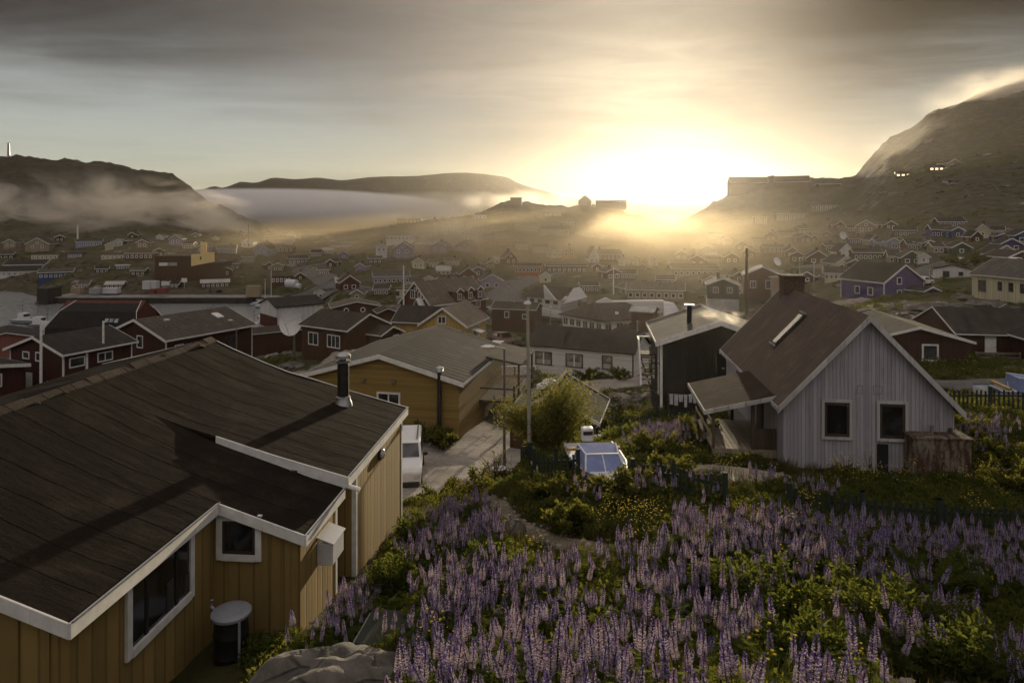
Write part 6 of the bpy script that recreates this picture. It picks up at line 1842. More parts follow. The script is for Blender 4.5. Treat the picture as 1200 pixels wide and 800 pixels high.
def gp(px, py, dmin): 
    d = hit_ground(px, py, dmin); return G(px, d)
vehicle('parked_pickup', 'pickup with red and white front parked below the yellow house', gp(590, 402, 60), 25, 'pickup', (.5, .30, .26))
vehicle('parked_car', 'white car parked by the deck behind the ochre house', gp(585, 413, 50), 70, 'car', (.8, .8, .78))
vehicle('parked_van', 'cream van parked on the road before the white institution', gp(716, 373, 90), -70, 'van', (.6, .55, .4))
vehicle('parked_car', 'dark car parked on the road beside the cream van', gp(703, 377, 90), -70, 'car', (.12, .12, .12))
vehicle('parked_car', 'dark car with bright roof behind the yellow house', gp(574, 368, 95), 40, 'car', (.15, .15, .16))
for i, (px, py, c, lab) in enumerate([(493, 287, (.8, .8, .8), 'white car, first of the row under the promontory'), (500, 287, (.7, .7, .7), 'silver car, second of the row under the promontory'), (507, 287, (.8, .8, .8), 'white car, third of the row under the promontory'), (513, 287, (.85, .85, .85), 'white car at the right end of the row under the promontory'),
                             (1190, 311, (.8, .8, .8), 'white car before the red bungalow on the right slope'), (1126, 310, (.7, .7, .7), 'pale car below the dark green gable'), (1081, 334, (.8, .8, .8), 'white car half hidden behind the violet house')]):
    vehicle('parked_car', lab, gp(px, py, 110), 80 + i * 7, 'car', c)

# ------------------------------------------------------------------ poles, lamps, dishes
def pole(name, label, cat, px, pyt, pyb, d, r=.05, mat=None, lean=0.0, tip=None):
    base = P(px, pyb, d); top = P(px, pyt, d)
    gz = ground_z(base.x, d)
    root = empty(name, (base.x, d, gz)); tag(root, label, cat)
    m = MB(); h = top.z - gz
    m.tube([(0, 0, -.4), (-lean * .5, 0, h * .5), (-lean, 0, h)], [r * 1.25, r * 1.1, r * .8], 10); m.build('pole', mat or timber(), root, smooth=True)
    if tip == 'cap':
        m = MB(); m.lathe([(r * 1.2, h), (r * 2.4, h + .04), (r * 1.6, h + .12), (.01, h + .16)], 10, (-lean, 0, 0)); m.build('cap', white_trim(), root)
    if tip == 'lamp':
        m = MB(); m.bar((0, 0, h), (-.55, 0, h + .12), .05); m.build('arm', steel(), root)
        m = MB(); m.blob((-.75, 0, h + .10), .3, 6, 10, (1.1, .5, .32)); m.build('lamp_head', white_trim(), root, smooth=True)
    return root
pole('flagpole', 'tall pale weathered flagpole in front of the willow bush', 'flagpole', 621, 357, 545, 25.5, .065, mat_boards('pale_pole_wood', (0.45, 0.42, 0.37), .3, True, .2, .8, .6), .09, 'cap')
pole('street_lamp', 'street lamp with long pale head beside the gravel yard', 'street lamp', 591, 409, 520, 31, .055, mat_plain('lamp_post_grey', (.12, .11, .10), .6), 0, 'lamp')
pole('wooden_pole', 'dark roof flue pole between the red houses by the harbour', 'pole', 48, 375, 452, 60, .10, white_trim())
pole('wooden_pole', 'pale mast pole beside the deck of the harbour houses', 'pole', 121, 376, 428, 66, .10, white_trim(), 0)
pole('street_lamp', 'street lamp behind the ridge of the long red house', 'street lamp', 277, 376, 412, 84, .07, steel(), 0, 'lamp')
pole('flagpole', 'white flagpole standing by the yellow hut', 'flagpole', 473, 311, 363, 108, .12, white_trim(), 0)
pole('street_lamp', 'thin street lamp by the road below the institution', 'street lamp', 645, 360, 388, 95, .07, steel(), 0, 'cap')
pole('street_lamp', 'thin street lamp at the road bend by the bungalow', 'street lamp', 596, 336, 364, 112, .07, steel(), 0, 'cap')
pole('street_lamp', 'street lamp on the street by the brown gables', 'street lamp', 937, 303, 340, 118, .07, steel(), 0, 'cap')
pole('street_lamp', 'pale street lamp left of the violet house', 'street lamp', 954, 308, 325, 122, .08, steel(), 0, 'cap')
pole('wooden_pole', 'thick dark pole rising in the sun haze by the brown house', 'pole', 875, 291, 330, 112, .24, mat_plain('tarred_wood', (.04, .035, .03), .9), 0)
pole('street_lamp', 'street lamp on the right slope before the brown gables', 'street lamp', 1075, 284, 312, 145, .09, steel(), 0, 'lamp')
pole('radio_mast', 'slim radio mast on top of the dark left hill', 'mast', 10, 168, 182, 590, .9, steel(), 0, 'cap')
pole('radio_mast', 'white mast tower rising from the misty left shore', 'mast', 91, 264, 281, 340, .35, white_trim(), 0)
pole('street_lamp', 'street lamp in front of the pale path gable', 'street lamp', 719, 312, 335, 190, .14, white_trim(), 0)
for i, (px, lab) in enumerate([(291, 'lone thin pole on the low ridge before the fog'), (305, 'thin pole right of the lone one on the low ridge')]):
    pole('wooden_pole', lab, 'pole', px, 262 - 2 * i, 276, 330, .12, timber(), 0)

def dish(label, px, py, d, rad, yaw=0, tilt=25, mast=True, col=(.60, .58, .57)):
    c = P(px, py, d)
    root = empty('satellite_dish', c, math.radians(yaw)); tag(root, label, 'satellite dish')
    m = MB(); n, k = 28, 6; V = []; Fc = []
    tl = math.radians(tilt)
    def pt(r, a, off=0):
        x, z, y = r * math.cos(a), r * math.sin(a), -(r * r) * .28 / rad + .28 * rad * 0 + off
        return (x, y * math.cos(tl) - z * math.sin(tl) * -1 * 0 + y * 0, z)
    rows = []
    for off in (0, .05):
        ring = []
        for i in range(k + 1):
            for j in range(n):
                r = rad * i / k; a = 2 * math.pi * j / n
                v = Vector((r * math.cos(a), -(r * r) / rad * .32 + off, r * math.sin(a)))
                v.rotate(Matrix.Rotation(-tl, 3, 'X'))
                ring.append(tuple(v))
        rows.append(ring)
    V = rows[0] + rows[1]; N = len(rows[0])
    for i in range(k):
        for j in range(n):
            a, b = i * n + j, i * n + (j + 1) % n
            Fc.append((a, b, b + n, a + n)); Fc.append((N + a, N + a + n, N + b + n, N + b))
    for j in range(n):
        a, b = k * n + j, k * n + (j + 1) % n; Fc.append((a, b, N + b, N + a))
    m.add(V, Fc); m.build('reflector', mat_plain('dish_white', col, .55, 0, .08), root, smooth=True)
    f = Vector((0, -rad * .95, 0)); f.rotate(Matrix.Rotation(-tl, 3, 'X'))
    m = MB()
    for a in (.5, 2.6, 4.7):
        e = Vector((rad * math.cos(a), -rad * .32, rad * math.sin(a))) * .96; e.rotate(Matrix.Rotation(-tl, 3, 'X')); m.tube([e, f], rad * .018, 6)
    m.build('feed_arm', steel(), root)
    m = MB(); m.blob(f, rad * .09, 6, 8); m.build('receiver', mat_plain('dish_white', col), root)
    gz = ground_z(c.x, c.y + .3)
    m = MB(); m.tube([(0, .12, -.1 * rad), (0, .3, -.1 * rad), (0, .3, gz - c.z - .4)], .07 * rad + .03, 8); m.build('mast', steel(), root)
    return root
dish('large grey satellite dish behind the brown house on the rock', 343, 378, 84, 1.6, -18, 8, col=(.75, .74, .73))
dish('white satellite dish on the rocks below the violet house', 1057, 366, 76, .80, 12, 12)
dish('small pale satellite dish before the brown gabled bungalow', 910, 307, 150, 1.0, 25, 25)
dish('small round satellite dish on the slope under the mountain', 987, 276, 225, 1.3, 15, 10)

# ------------------------------------------------------------------ boats
def motorboat(label, loc, yaw, L=4.6, hull=(.70, .70, .72), cab=(.20, .25, .48), cabin=True, engine=True, name='motorboat'):
    root = empty(name, loc, math.radians(yaw)); tag(root, label, 'boat')
    # bow towards local -Y
    st = [(-L / 2, .04, .95, .86), (-L * .40, .36, .90, .45), (-L * .25, .66, .84, .22), (0, .84, .78, .10), (L * .3, .86, .74, .06), (L / 2, .80, .72, .06)]
    V = []
    for y, w, zt, zk in st: V += [(-w, y, zt), (-w * .82, y, zk + (zt - zk) * .35), (0, y, zk), (w * .82, y, zk + (zt - zk) * .35), (w, y, zt)]
    Fc = []
    for i in range(len(st) - 1):
        for j in range(4): a = i * 5 + j; Fc.append((a, a + 1, a + 6, a + 5))
    e = (len(st) - 1) * 5; Fc.append((e, e + 1, e + 2, e + 3, e + 4)); Fc.append((4, 3, 2, 1, 0))
    m = MB(); m.add(V, Fc); m.build('hull', mat_plain('hull_paint_%.2f' % hull[0], hull, .35, 0, .06), root, smooth=True)
    m = MB()
    DV = [(-w * .97, y, zt + .005) for y, w, zt, zk in st] + [(w * .97, y, zt + .005) for y, w, zt, zk in st]
    n = len(st); cut = 4 if cabin else 3
    m.add(DV, [(i, i + n, i + n + 1, i + 1) for i in range(cut if cabin else n - 1)]); m.build('deck', mat_plain('boat_deck', (.62, .63, .66), .5, 0, .06), root)
    m = MB()
    for i in range(n - 1):
        for s in (-1, 1):
            y0, w0, z0, _ = st[i]; y1, w1, z1, _ = st[i + 1]; m.bar((s * w0, y0, z0 + .02), (s * w1, y1, z1 + .02), .05)
    m.build('rub_rail', mat_plain('blue_rail', (.08, .11, .22), .5), root)
    if cabin:
        y0, y1 = -L * .27, L * .10; zb = .83
        m = MB()
        A = [(-.60, y0, zb), (.60, y0, zb), (.50, y0 + .55, zb + .52), (-.50, y0 + .55, zb + .52)]
        B = [(-.74, y1, zb - .05), (.74, y1, zb - .05), (.60, y1, zb + .58), (-.60, y1, zb + .58)]
        m.add(A + B, [(0, 1, 2, 3), (3, 2, 6, 7), (1, 5, 6, 2), (0, 3, 7, 4), (4, 7, 6, 5)])
        m.build('canopy', mat_plain('blue_canopy', cab, .6, 0, .12), root)
        m = MB()
        for s in (-1, 1):
            m.bar((s * .60, y0, zb), (s * .50, y0 + .55, zb + .52), .05); m.bar((s * .5, y0 + .55, zb + .53), (s * .6, y1, zb + .59), .04)
        m.bar((-.5, y0 + .55, zb + .53), (.5, y0 + .55, zb + .53), .05); m.bar((-.6, y0, zb), (.6, y0, zb), .05); m.bar((0, y0, zb), (0, y0 + .55, zb + .52), .035)
        m.build('canopy_frame', mat_plain('boat_white', (.75, .75, .76), .5), root)
        m = MB(); m.box(-.86, .86, L * .22, L * .27, .86, .98); m.build('thwart', mat_boards('thwart_wood', (.42, .28, .10), .2), root)
    if engine:
        m = MB(); m.box(-.2, .2, L / 2 - .02, L / 2 + .35, .75, 1.42); o = m.build('outboard', mat_plain('boat_white', (.75, .75, .76), .4), root, bevel=.07)
        m = MB(); m.box(-.16, .16, L / 2 - .035, L / 2 - .018, 1.1, 1.28); m.build('outboard_label', mat_plain('mirror_black', (.02, .02, .02)), o)
        m = MB(); m.box(-.06, .06, L / 2 + .08, L / 2 + .24, .0, .75); m.build('outboard_leg', mat_plain('bumper_dark', (.05, .05, .05)), o)
    return root
b0 = G(702, 20.6)
mb = motorboat('small motorboat with blue canopy and white outboard lying in the lupines', b0 + Vector((0, 0, -.08)), 4, L=3.9)
mb.scale = (.98, .95, .66)
b1 = G(1196, 33.5)
motorboat('white and blue boat on land behind the picket fence at the right edge', b1 + Vector((0, 0, -.3)), 80, L=3.6, hull=(.62, .63, .66), cab=(.66, .66, .66), engine=False)
pole('boat_aerial', 'thin whip aerial standing beside the boat behind the fence', 'aerial', 1183, 447, 470, 33.4, .02, white_trim(), .1)
def fishing_boat(label, px, py, d, yaw, L=9, hull=(.5, .5, .52)):
    c = P(px, py, d); root = motorboat(label, (c.x, d, -.25), yaw, L=L * .55, hull=hull, cabin=False, engine=False, name='fishing_boat')
    root.scale = (1.8, 1.8, 1.6)
    m = MB(); m.box(-.5, .5, .3, 1.6, .75, 1.9); w = m.build('wheelhouse', mat_plain('boat_white', (.75, .75, .76), .4), root)
    m = MB(); m.box(-.46, .46, .285, .298, 1.35, 1.75); m.build('wheelhouse_window', mat_glass(), w)
    m = MB(); m.tube([(0, 1.2, 1.9), (0, 1.2, 4.2)], .05, 6); m.bar((0, 1.2, 3.4), (0, -1.2, 2.2), .05); m.bar((-.6, 1.2, 3.2), (.6, 1.2, 3.2), .05); m.build('mast', steel(), root)
    return root
fishing_boat('grey fishing boat with slanting boom lying off the harbour sheds', 33, 383, 185, 70, 11, (.30, .31, .33))
fishing_boat('smaller fishing boat with mast just behind the harbour sheds', 53, 385, 178, 85, 8, (.2, .2, .22))
fishing_boat('white fishing boat moored behind the long red roof', 247, 366, 175, 10, 8, (.55, .55, .56))
fishing_boat('white cutter crowded against the pontoon right of the black crane', 289, 372, 165, -30, 9, (.6, .6, .6))
fishing_boat('small white boat at the outer end of the pontoon', 300, 366, 180, -60, 6, (.65, .65, .65))
fishing_boat('small white boat nearest the waterside shed', 304, 374, 160, -20, 6, (.6, .6, .6))
fishing_boat('dark low boat alone in open water left of the black barn', 66, 383, 170, 90, 4, (.1, .1, .1))
def yacht(label, px, py, d, L, hm):
    c = P(px, py, d); root = motorboat(label, (c.x, d, -.2), 80, L=L * .6, hull=(.7, .7, .7), cabin=False, engine=False, name='sailing_boat'); root.scale = (1.7, 1.7, 1.5)
    m = MB(); m.tube([(0, -.3, .7), (0, -.3, hm / 1.5)], .05, 6); m.build('mast', white_trim(), root)
    m = MB(); m.bar((0, -.2, 1.4), (0, 1.6, 1.4), .12); m.build('boom', white_trim(), root)
    m = MB(); m.box(-.4, .4, -.4, 1.2, .75, 1.15); m.build('cabin', mat_plain('boat_white', (.75, .75, .76)), root)
yacht('white yacht with tall mast tied at the quay corner', 316, 347, 218, 9, 14)
yacht('white yacht with shorter mast right behind the tall masted one', 309, 343, 224, 8, 9)
def crane_frame():
    c = P(259, 380, 160); root = empty('slipway_crane', (c.x, 160, .0)); tag(root, 'dark slanting twin legged crane frame over the water', 'crane')
    for i, (x0, x1) in enumerate(((-2.2, -5.0), (3.6, .2), (3.6, 0.0))):
        m = MB(); m.bar((x0, i * 1.0, -2), (x1, i, 6.8), .35); m.build('leg', mat_plain('tarred_wood', (.04, .035, .03), .9), root)
    m = MB(); m.bar((-.4, 0, 2.2), (3.0, 0, 2.2), .25); m.build('crossbar', mat_plain('tarred_wood', (.04, .035, .03), .9), root)
crane_frame()

# quay clutter
def containers():
    def box_thing(name, label, px, py, d, w, h, mat, dep=2.4, yaw=0, group=None):
        c = P(px, py, d); root = empty(name, (c.x, d, c.z), yaw); tag(root, label, name.replace('_', ' ').replace('shipping ', ''), group)
        m = MB(); m.box(-w / 2, w / 2, 0, dep, -.3, h); m.build('body', mat, root)
        m = MB()
        for i in range(1, 7): m.box(-w / 2 + w * i / 7 - .05, -w / 2 + w * i / 7 + .05, -.05, 0, 0, h - .1)
        m.box(-w / 2, w / 2, -.06, -.003, h - .1, h); m.build('ribbing', mat, root)
        return root
    wt = mat_plain('container_white', (.62, .62, .64), .5); rd = mat_plain('container_red', (.22, .06, .04), .6); tn = mat_plain('container_tan', (.35, .27, .18), .6); gy = mat_plain('container_grey', (.35, .36, .38), .6)
    box_thing('shipping_container', 'white container, left of the pair on the quay', 171, 338, 238, 2.6, 2.6, wt)
    box_thing('shipping_container', 'white container, right of the pair on the quay', 179, 338, 238.5, 2.4, 2.6, wt)
    box_thing('shipping_container', 'red container near the middle of the quay', 177, 343, 232, 1.7, 1.2, rd)
    box_thing('shipping_container', 'long red container right of the smaller red one', 189, 343, 232, 2.8, 1.5, rd)
    box_thing('shipping_container', 'tan container on the left part of the pier', 88, 343, 233, 3.2, 1.7, tn)
    box_thing('shipping_container', 'grey container on the pier beside the tan one', 110, 343, 234, 3.4, 1.5, gy)
    box_thing('shipping_container', 'long pale container on the pier before the red sheds', 128, 343, 236, 5.4, 1.6, wt)
    box_thing('shipping_container', 'dark brown container at the corner of the quay', 296, 347, 228, 4.5, 3.4, tn)
    c = P(343, 338, 216); root = empty('storage_tank', (c.x, 216, c.z)); tag(root, 'stepped white storage tank beside the brown quay block', 'tank')
    m = MB(); m.tube([(-2.2, 1, 1.6), (1.2, 0, 1.5)], 1.3, 14); m.build('body', wt, root, smooth=True)
    m = MB(); m.tube([(1.0, 0, .9), (2.6, -.4, .8)], .8, 12); m.build('small_body', wt, root, smooth=True)
    c = P(216, 336, 236); root = empty('quay_sign', (c.x, 236, c.z)); tag(root, 'tall post with a pale square sign board on the quay', 'sign')
    m = MB(); m.box(-.12, .12, 0, .2, -.5, 2.4); m.build('post', steel(), root); m = MB(); m.box(-.95, .95, -.08, -.003, 1.6, 3.0); m.build('board', white_trim(), root)
    c = P(246, 343, 231); root = empty('stacked_nets', (c.x, 231, c.z)); tag(root, 'dark conical pile of nets near the quay edge', 'net pile')
    m = MB(); m.lathe([(.9, 0), (.7, .5), (.3, 1.0), (.05, 1.5)], 10); m.build('pile', mat_plain('net_dark', (.04, .04, .04), .9), root)
containers()
# ------------------------------------------------------------------ fences, rocks and yard things
def green_wood(): return mat_boards('dark_green_pickets', (0.030, 0.043, 0.030), .09, True, .3, .8, .4, streak=(.08, .08, .07))
def picket_fence(label, pts, h=.9, step=.15, mat=None, pix_d=True, tall_posts=True):
    """pts: (px, distance) corners; pickets stand on the ground"""
    mat = mat or green_wood()
    W = [((px - 600) / F * d, d) for px, d in pts]
    o = Vector((W[0][0], W[0][1], ground_z(*W[0])))
    root = empty('picket_fence', o); tag(root, label, 'fence')
    pk = 0
    for (x0, y0), (x1, y1) in zip(W, W[1:]):
        a, b = Vector((x0, y0, 0)), Vector((x1, y1, 0)); L = (b - a).length; n = max(2, int(L / step)); dd = (b - a) / L; nn = Vector((-dd.y, dd.x, 0))
        rails = MB()
        for z in (.25, h - .2):
            k = max(1, int(L / 1.2))
            for i in range(k):
                p = a.lerp(b, i / k); q = a.lerp(b, (i + 1) / k)
                p.z = ground_z(p.x, p.y) + z; q.z = ground_z(q.x, q.y) + z; rails.bar(p - o + nn * .04, q - o + nn * .04, .035, .07)
        rails.build('rail', mat, root)
        m = MB(); rng = random.Random(int(x0 * 7 + y0))
        for i in range(n + 1):
            p = a.lerp(b, i / n); z = ground_z(p.x, p.y); hh = h + rng.uniform(-.05, .05); tl = rng.uniform(-.02, .02)
            q = p - o; base = Vector((q.x, q.y, z - o.z - .1))
            m.bar(base, base + dd * tl + Vector((0, 0, hh + .1)), .07, .022, up=nn)
        m.build('pickets', mat, root)
        if tall_posts:
            k = max(1, int(L / 2.1))
            for i in range(k + 1):
                p = a.lerp(b, i / k); z = ground_z(p.x, p.y); q = p - o - nn * .03
                m = MB(); m.box(q.x - .055, q.x + .055, q.y - .055, q.y + .055, z - o.z - .3, z - o.z + h + .16); m.build('post', mat, root)
    return root
picket_fence('dark green picket fence running down beside the gravel yard to the boat', [(612, 32.5), (618, 27), (627, 20.6)], .95)
picket_fence('dark green picket fence from the corner post along the front of the boat', [(627, 20.6), (652, 20.0), (678, 19.6)], .85)
picket_fence('low dark green fence half buried in greenery right of the boat', [(742, 18.4), (790, 17.6), (850, 17.0)], .75)
picket_fence('low dark green fence with taller posts crossing before the grey house', [(925, 16.6), (1010, 16.4), (1100, 16.3), (1210, 16.2)], .7)
picket_fence('dark picket fence along the road behind the oil tank', [(1108, 28.2), (1160, 28.0), (1215, 27.8)], .95, .17)
picket_fence('sagging picket fence and gate between the bush and the black house', [(700, 33), (735, 32), (770, 33.5), (832, 31)], .95, .16)
def gate():
    a, b = G(717, 30.5), G(752, 30.5); root = empty('garden_gate', a); tag(root, 'weathered slatted garden gate leaning open near the black house', 'gate')
    w = b.x - a.x; wd = mat_boards('weathered_gate', (.16, .13, .10), .1)
    m = MB()
    for i in range(9): m.box(w * i / 8 - .03, w * i / 8 + .03, -.012, .012, .02, .8 + .02 * (i % 3))
    m.build('slats', wd, root)
    m = MB()
    for z in (.2, .68): m.box(-.03, w + .03, .013, .05, z, z + .09)
    m.bar((0, .035, .25), (w, .035, .7), .06, .03); m.build('brace', wd, root)
gate()
def old_plank():
    a = G(624, 21.5); root = MB(); root.bar((0, 0, .55), (.55, -1.9, .12), .12, .05); o = root.build('plank', mat_boards('pale_pole_wood', (.45, .42, .37), .3)); o.location = a
    tag(o, 'pale plank leaning down along the corner of the green fence', 'plank')
old_plank()

def rock_mat():
    if 'grey_rock' in MATS: return MATS['grey_rock']
    m, t, b, out = new_mat('grey_rock')
    geo = t.n('ShaderNodeNewGeometry'); pos = geo.outputs['Position']
    n1 = t.noise(pos, 1.1, 7, .65, .3); n2 = t.noise(pos, 8.0, 6, .7)
    v = t.n('ShaderNodeTexVoronoi', feature='DISTANCE_TO_EDGE'); v.inputs['Scale'].default_value = .9; t.l(t.mapping(pos, scale=(1, 1, 2.2), rot=(.4, .2, .5)), v.inputs['Vector'])
    crack = t.maprange(v.outputs['Distance'], 0.0, .04)
    c = t.mix(t.maprange(n1, .35, .68), (.05, .043, .037), (.15, .13, .112))
    c = t.mix(t.math('MULTIPLY', t.maprange(n2, .5, .72), .6), c, (.05, .045, .035))
    c = t.mix(t.math('MULTIPLY', t.math('SUBTRACT', 1.0, crack), .7), c, (.03, .026, .02))
    t.l(c, b.inputs['Base Color']); b.inputs['Roughness'].default_value = .92
    bump(t, b, t.math('ADD', t.math('MULTIPLY', crack, .4), t.math('ADD', n1, t.math('MULTIPLY', n2, .4))), .08, .9)
    MATS['grey_rock'] = m
    return m
def rock(label, c, r, squash, seed, rough=.28, yaw=0, name='boulder', mat=None, n=(26, 40)):
    m = MB(); m.blob((0, 0, 0), r, n[0], n[1], squash, rough * 1.5, seed, 1.9)
    # break the roundness with a few flat cuts
    rg = random.Random(seed); V = [Vector(v) for v in m.v]
    for k in range(9):
        d = Vector((rg.uniform(-1, 1), rg.uniform(-1, 1), rg.uniform(-.1, 1))).normalized()
        lim = max(v.dot(d) for v in V) * rg.uniform(.78, .93)
        V = [v - d * (v.dot(d) - lim) * .85 if v.dot(d) > lim else v for v in V]
    m.v = [tuple(v) for v in V]
    o = m.build(name, mat or rock_mat(), smooth=True); o.location = c; o.rotation_euler.z = yaw
    tag(o, label, 'rock'); return o
rock('wide dark grey boulder hump at the foot of the ochre house', G(398, 9.7) + Vector((0, 0, .02)), 1.2, (1.42, .8, .62), 7, .22, .15, n=(40, 60))
rock('squared pale stone block at the top of the footpath', G(598, 15.9) + Vector((0, 0, .15)), .42, (1.0, .7, .62), 15, .1)
rock('small rounded stone left of the pale stone block', G(577, 15.2) + Vector((0, 0, .1)), .28, (1.2, .8, .7), 16)
rock('pale stone lying flat in the bare earth at the lower right', G(1120, 8.3) + Vector((0, 0, .0)), .32, (1.5, .7, .4), 21)
rock('small pale stone near the flat one at the lower right', G(1100, 7.7) + Vector((0, 0, .0)), .16, (1.3, .8, .5), 22)
rock('low heap of grey stones beside the porch steps', G(826, 19.6) + Vector((0, 0, .12)), .3, (1.6, .8, .6), 24)
pale = mat_gravel('pale_bedrock', (.34, .29, .25), 2.0)
for i, (px, py, d0, r, sq, lab) in enumerate([
    (412, 424, 60, 2.4, (1.8, 1, .8), 'big pale boulder under the brown house'), (455, 428, 60, 1.7, (1.6, 1, .7), 'pale rock right of the big boulder under the brown house'), (340, 432, 60, 2.0, (1.6, 1, .5), 'dark rock on the rough slope below the large dish'), (376, 434, 55, 1.5, (1.8, 1, .4), 'flat rock on the rough slope by the ridge'),
    (990, 361, 60, 2.0, (1.6, 1.2, .7), 'tilted pale rock slab left of the violet house'), (1008, 356, 65, 1.9, (1.8, 1, .6), 'long pale rock slab under the violet house'), (1043, 361, 62, .9, (1, 1, .9), 'round pale boulder beside the dish on the rocks'), (1064, 358, 62, 1.3, (1.4, 1, .7), 'rock right of the dish on the rocks'), (1100, 366, 60, 2.6, (2.0, 1, .5), 'long dark rock ledge above the dark red roofs'), (1150, 362, 60, 2.6, (2, 1, .55), 'dark rock ledge under the cream house'), (1128, 352, 66, 1.8, (1.8, 1, .6), 'rock ledge between the white and cream houses'),
    (470, 372, 80, 1.3, (1.6, 1, .6), 'rock in the grass below the yellow hut'), (510, 346, 115, 2.0, (1.8, 1, .6), 'rock outcrop behind the yellow hut'), (620, 382, 80, 1.2, (2, 1, .5), 'flat rock in the grass under the bungalow')]):
    d = hit_ground(px, py, d0); rock(lab, G(px, d) + Vector((0, 0, -.2 * r * sq[2])), r * .8, sq, 40 + i, .3, i * .7, mat=pale if 'pale' in lab else None, n=(16, 24))
# wood debris heap by the dark red rails
# barrel with lid
def barrel():
    c = G(271, 12.35); c.z = ZC - 8.15; root = empty('rain_barrel', c); tag(root, 'dark rain barrel with a grey round lid by the ochre house corner', 'barrel')
    m = MB(); m.lathe([(.26, 0), (.29, .1), (.30, .35), (.31, .37), (.30, .40), (.30, .7), (.31, .72), (.30, .75), (.29, 1.02)], 24); m.build('drum', mat_plain('barrel_black', (.012, .012, .012), .5), root, smooth=True)
    m = MB(); m.lathe([(.345, 1.03), (.35, 1.05), (.35, 1.08), (.33, 1.10), (.20, 1.115), (.02, 1.12)], 28); m.build('lid', mat_plain('lid_grey', (.26, .27, .31), .55, 0, .12), root, smooth=True)
    m = MB(); m.tube([(.24, -.24, .0), (.24, -.24, 1.02)], .025, 8); m.build('downpipe', mat_plain('lid_grey', (.26, .27, .31)), root)
    m = MB(); m.tube([(-.33, .1, 1.04), (-.42, .12, 1.10), (-.40, .12, 1.22)], .03, 8); m.build('tap', mat_plain('lid_grey', (.26, .27, .31)), root)
barrel()
def mat_slab():
    c = G(462, 11.7); root = MB(); root.box(-.62, .62, -.62, .55, -.3, .05); o = root.build('door_slab', concrete()); o.location = c + Vector((0, 0, .03)); o.rotation_euler.z = -.12; tag(o, 'pale concrete slab in the grass near the wall box', 'slab')
    m = MB(); m.box(-.58, .60, -.42, .62, .055, .10); k = m.build('foot_mat', mat_plain('green_turf_mat', (.035, .042, .028), .95, 0, .2, 30), bevel=.03); k.location = c + Vector((0, 0, .03)); k.rotation_euler.z = -.12; tag(k, 'dark green mat lying on the concrete slab', 'mat')
mat_slab()

# low boathouse roof in the dip behind the willow
def boathouse():
    d = 38.0; c = Vector((2.72, 39.9, 0)); zb = ZC - 13.2
    r = house('boathouse', 'sunken boathouse of which only the dark felt roof shows behind the willow', (c.x, c.y, zb), -14, 4.7, 4.6, 2.3, 1.25, 'brown', 'black', oe=.35, og=.3, fh=.2)
    m = MB(); m.tube([(0, -2.6, 3.74), (0, 2.6, 3.74)], .13, 10); m.build('ridge_cap', mat_plain('ridge_tan', (.16, .12, .08), .8), r)
    for i, (x, y) in enumerate(((-.75, 1.0), (-.95, .35))):
        q = MB(); q.blob((0, 0, 0), .36, 10, 14, (1.2, .8, .6), .4, 31 + i, 2.2); o = q.build('tarpaulin_bundle', mat_plain('tarp_white', (.7, .69, .67), .8, 0, .08), smooth=True)
        o.location = r.matrix_world @ Vector((0, 0, 0)); rm = Matrix.Rotation(math.radians(-14), 4, 'Z'); v = rm @ Vector((x, y, 2.3 + 1.25 - abs(x) * .53 + .32)); o.location = Vector((c.x, c.y, zb)) + v
        tag(o, ['white tarpaulin bundle higher up the boathouse roof', 'white tarpaulin bundle lower down the boathouse roof'][i], 'bundle')
boathouse()
def basin(label, px, d):
    c = G(px, d) + Vector((0, 0, .55)); root = empty('wash_basin', c); tag(root, label, 'basin')
    m = MB(); m.lathe([(.12, -.1), (.24, -.06), (.30, .02), (.32, .05), (.27, .05), (.2, .0), (.02, -.02)], 18); m.build('bowl', white_trim(), root, smooth=True)
    m = MB(); m.box(-.2, .2, -.2, .2, -.9, -.11); m.build('stand', green_wood(), root)
basin('white upturned basin standing on a green post near the gate', 704, 31.5)
basin('white basin on a stump beside the yard fence', 585, 29.5)
def patio():
    c = G(573, 46); root = empty('orange_buoy', c); tag(root, 'orange buoy hanging under the porch of the ochre house', 'buoy')
    m = MB(); m.blob((0, 0, 1.4), .28, 10, 14, (.8, .8, 1.25)); m.build('float', mat_plain('buoy_orange', (.45, .12, .02), .5), root, smooth=True); m = MB(); m.tube([(0, 0, -.2), (0, 0, 1.2)], .03, 6); m.build('rope', timber(), root)
patio()
def deck_by_white_house():
    c = G(603, 62); root = empty('trestle_deck', c); tag(root, 'pale raised deck with glass screens at the end of the white house', 'deck')
    m = MB(); m.box(-1.7, 1.8, -1.5, 2.4, 1.1, 1.25); m.build('deck', mat_boards('porch_deck_boards', (.30, .25, .18), .145), root)
    for x in (-1.6, 0, 1.7):
        m = MB(); m.box(x - .06, x + .06, -1.46, -1.36, -.5, 2.0); m.build('post', timber(), root)
    m = MB(); m.box(-1.6, 1.7, -1.44, -1.40, 1.3, 1.95); m.build('screen', mat_plain('screen_white', (.66, .65, .63), .6), root)
    m = MB(); m.box(-1.7, 1.8, -1.5, -1.33, 2.0, 2.07); m.build('rail', white_trim(), root)
deck_by_white_house()
